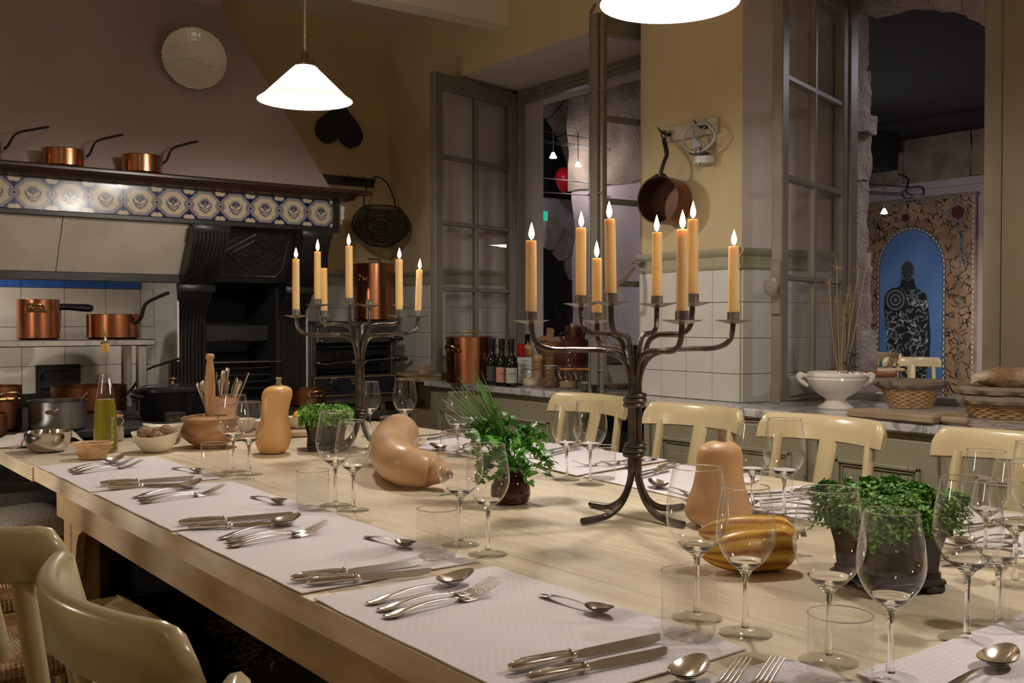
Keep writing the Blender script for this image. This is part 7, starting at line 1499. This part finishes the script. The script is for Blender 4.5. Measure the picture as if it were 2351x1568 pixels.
# terracotta cutlery pot
p = PZ(507, 990, TZ_); tp = thing('cutlery_pot', 'terracotta pot full of silver cutlery behind the mortar', 'pot', (p.x, p.y, TZ_ + .001)); MB().lathe([(.058, 0), (.062, .11), (.065, .112), (.066, .135), (.061, .136), (.056, .10), (1e-4, .01)], 40).build('pot', M['terracotta'], tp, ang=40)
base = Vector((p.x, p.y, TZ_ + .03)); rr = random.Random(8); D0 = base.dot(FWD)
desc = ['at the far left of the terracotta pot', 'second from the left in the terracotta pot', 'just left of the pestle in the terracotta pot', 'behind the pestle in the terracotta pot', 'upright in the middle of the terracotta pot', 'standing tallest in the terracotta pot', 'left twin of the tallest in the terracotta pot', 'low in the middle of the terracotta pot', 'right of centre in the terracotta pot', 'leaning right in the terracotta pot', 'short one before the others in the terracotta pot', 'at the far right of the terracotta pot']
for i, (px, py, kd) in enumerate([(453, 878, 'h'), (465, 873, 'h'), (474, 862, 'h'), (497, 853, 'h'), (507, 868, 'h'), (522, 843, 'h'), (512, 850, 'h'), (525, 872, 'h'), (545, 866, 'h'), (552, 873, 'h'), (538, 882, 'h'), (571, 855, 'b')]):
    e = PD(px, py, D0 + rr.uniform(-.03, .03)); b0 = base + RIGHT * ((px - 515) / 2355 * D0 * .35) + FWD * (e.dot(FWD) - D0) * .5; d = (e - b0); Lh = d.length; d.normalize()
    t = thing('silver_cutlery', ('silver handle ' if kd == 'h' else 'round steel rod handle ') + desc[i], 'cutlery', b0, 0, 'cutlery in the terracotta pot'); m = MB(); q = d.to_track_quat('Z', 'Y'); t.rotation_euler = (q @ Matrix.Rotation(rr.uniform(-.6, .6), 3, 'Z').to_quaternion()).to_euler()
    if kd == 'h': m.tube([(0, 0, 0), (0, 0, Lh * .45), (0, 0, Lh * .7), (0, 0, Lh * .88), (0, 0, Lh * .97), (0, 0, Lh)], [.003, .0035, .006, .010, .009, .003], 12, flat=.28)
    else: m.tube([(0, 0, 0), (0, 0, Lh)], .0035, 8)
    m.build('handle', M['silver'], t)
# white crockery and tray behind the glasses
t = thing('wooden_tray', 'low wooden board behind the butternut squash carrying white bowls', 'board', (PZ(660, 1000, TZ_).x, PZ(660, 1000, TZ_).y, TZ_ + .001), math.radians(-8)); MB().box(-.25, -.08, 0, .16, .12, .022, .004).build('board', M['board'], t); tl = t.location
def smallb(dx, dy, r, h, lab, z=.0235):
    t = thing('white_bowl', lab, 'bowl', tl + Vector((dx, dy, z)), 0, 'cream bowls'); MB().lathe([(r * .5, 0), (r * .6, .004), (r * .95, h * .8), (r, h), (r * .95, h), (r * .6, h * .2), (1e-4, h * .15)], 40).build('bowl', M['ceramic'], t); return t
smallb(-.17, .02, .045, .05, 'small white bowl left of the upright butternut squash, behind glasses'); smallb(-.10, .09, .05, .035, 'shallow white dish just left of the butternut squash'); t = smallb(.06, .02, .055, .045, 'white bowl with orange food behind butternut squash and cress pot')
of = thing('orange_fruit', 'piece of orange fruit in the white bowl by the cress pot', 'food', t.location + Vector((0, 0, .02))); MB().sphere((0, 0, .025), .026, 20, 12).build('fruit', mat('orange_skin', (.70, .30, .03), .4, bump=.2, bscale=90), of)

# ================================================================ CHAIRS
def mk_chair(name, label, cmat, bulge=.065):
    t = thing(name, label, 'chair'); w = .225; zt_, hr = .905, .084
    def bx(y): return -.235 - bulge * (1 - (y / w) ** 2) + .02
    m = MB(); n = 28; prof = []
    for i in range(n + 1):
        s = -1 + 2 * i / n; y = w * s; e = max(0, (abs(s) - .86) / .14); top = zt_ - .030 * (1 - math.sqrt(max(0, 1 - e * e))); bot = zt_ - hr + .004 * (1 - s * s) ; th = .0125 + .003 * (1 - e)
        x = bx(y); tl_ = .012
        prof.append([(x - th, y, bot + .005), (x - th - tl_ * .5, y, (bot + top) / 2), (x - th * .8 - tl_, y, top - .008), (x - th * .3 - tl_, y, top), (x + th * .4 - tl_, y, top), (x + th - tl_, y, top - .009), (x + th - tl_ * .5, y, (bot + top) / 2), (x + th, y, bot + .005), (x + th * .4, y, bot), (x - th * .4, y, bot)])
    vs = sum(prof, []); k = 10; fs = [(i * k + j, i * k + (j + 1) % k, (i + 1) * k + (j + 1) % k, (i + 1) * k + j) for i in range(n) for j in range(k)] + [tuple(range(k - 1, -1, -1)), tuple(range(n * k, n * k + k))]
    m.add(vs, fs); m.build('top_rail', cmat, t, ang=50)
    for y in (-.170, .170):
        m = MB(); m.tube(catmull([(-.185, y * 1.02, 0.0), (-.18, y * 1.02, .44), (-.205, y, .62), (bx(y) , y * .97, zt_ - hr + .02)], 6), .0165, 12, flat=.9); m.build('leg', cmat, t)
        m = MB(); m.tube([(.19, y * 1.10, 0), (.19, y * 1.10, .44)], [.014, .019], 10); m.build('leg', cmat, t)
    m = MB(); P = catmull([(-.19, 0, .45), (-.215, 0, .62), (bx(0) + .006, 0, zt_ - hr + .02)], 6); m.tube(P, lerps([.026, .029, .034], len(P)), 12, flat=.32, up=(1, 0, 0)); m.build('splat', cmat, t, ang=60)
    m = MB()
    for y in (-.18, .18): m.box(-.18, y - .014, .412, .19, y + .014, .44, .006); m.tube([(-.18, y, .22), (.19, y, .22)], .009, 8)
    m.box(-.19, -.17, .412, -.165, .17, .44, .006); m.box(.175, -.19, .412, .20, .19, .44, .006); m.tube([(.0, -.18, .22), (.0, .18, .22)], .009, 8); m.build('seat_frame', cmat, t)
    # rush seat: cords in four triangular fields
    m = MB(); N_ = 26; a_, b_ = .205, .205
    for i in range(N_):
        f = (i + .5) / N_
        for s in (-1, 1):
            q = a_ * f; r_ = .0044

            m.tube([(-q, s * b_ * f, .452), (-q * .5, s * b_ * f, .4555), (q * .5, s * b_ * f, .4555), (q, s * b_ * f, .452)], r_, 5)
            m.tube([(s * q, -b_ * f, .452), (s * q, -b_ * f * .5, .4555), (s * q, b_ * f * .5, .4555), (s * q, b_ * f, .452)], r_, 5)
    m.box(-a_, -b_, .43, a_, b_, .447, .01)
    for i in range(38):   # wrapped cords over the rails
        u = -a_ + 2 * a_ * (i + .5) / 38
        for s in (-1, 1):
            m.tube([(u, s * (b_ - .012), .456), (u, s * (b_ + .006), .448), (u, s * (b_ + .010), .43), (u, s * (b_ - .002), .412)], .0052, 5); m.tube([(s * (a_ - .012), u, .456), (s * (a_ + .006), u, .448), (s * (a_ + .010), u, .43), (s * (a_ - .002), u, .412)], .0052, 5)
    m.build('rush_seat', M['rush'], t, kind='stuff')
    return t
ch = mk_chair('dining_chair', '', M['chair'])
G = 'cream dining chairs'
def chair_at(first, c, rz, lab):
    if first: o = ch; o.location = (c[0], c[1], 0.001); o.rotation_euler = (0, 0, rz); tag(o, lab, None, G); return o
    return dup(ch, (c[0], c[1], 0.001), rz, lab, G)
# right side: backs at X 2.63 -> seat centre 0.235 towards the table
XB = 2.625 - .222
chair_at(True, (XB, 2.455), PI, 'cream painted chair tucked in at the right side, just right of the big candelabra')
chair_at(False, (XB + .05, 3.06), PI, 'cream painted chair farthest away on the right side, below the window post')
chair_at(False, (XB, 1.93), PI, 'cream painted chair on the right side in front of the bread boards')
chair_at(False, (XB + .02, 1.34), PI, 'cream painted chair at the picture\'s right edge, cut off')
# left side
XL = .345 + .222
chair_at(False, (XL, 1.195), 0, 'cream painted chair with worn curved back at the bottom left, nearest whole back')
chair_at(False, (XL, .62), 0, 'cream chair of which only the worn back corner shows at the bottom')
chair_at(False, (.62, 2.62), math.radians(3), 'cream chair tucked in at the left side, only its rush seat in view beyond')
chair_at(False, (.52, 3.18), math.radians(-4), 'far left cream chair, only its rush seat in view at the left edge')
# turned chair: right end of its rail at (.367,1.566), rail direction (-.62,.78)
dv = Vector((-.62, .785, 0)).normalized(); e0 = Vector((.372, 1.560, 0)); cc = e0 + dv * .225; nf = Vector((dv.y, -dv.x, 0)); rz = math.atan2(nf.y, nf.x); cen = cc + nf * .222
chair_at(False, (cen.x, cen.y), rz, 'cream chair turned askew at the left edge, its flat top rail towards us')
# chairs and table in the vaulted room
for (px, py, X, rz, lab) in ((2097, 822, 7.45, math.radians(215), 'cream chair in the vaulted room, standing before the painting\'s figure'), (1975, 810, 7.3, math.radians(150), 'cream chair in the vaulted room, left of its table')):
    q = PX(px, py, X); dup(ch, (q.x, q.y, q.z - .905), rz, lab, 'cream chairs in the vaulted room')
q = PX(2015, 847, 6.9); t = thing('vault_table', 'pale-topped table in the vaulted room beyond the tureen', 'table', (q.x, q.y + .1, q.z)); MB().box(-.3, -.15, -.03, .3, .75, 0, .01).build('top', M['board'], t); MB().box(-.26, -.10, -.2, .26, .7, -.031).build('apron', M['brownwood'], t)
for x in (-.25, .2):
    for y in (-.08, .62): MB().box(x, y, -.75, x + .06, y + .06, -.2).build('leg', M['brownwood'], t)
MB().box(3.9, -1, -.12, 8.2, 9, -0.1).build('floor_vault', mat('vault_floor', (.12, .09, .07), .7))['kind'] = 'structure'
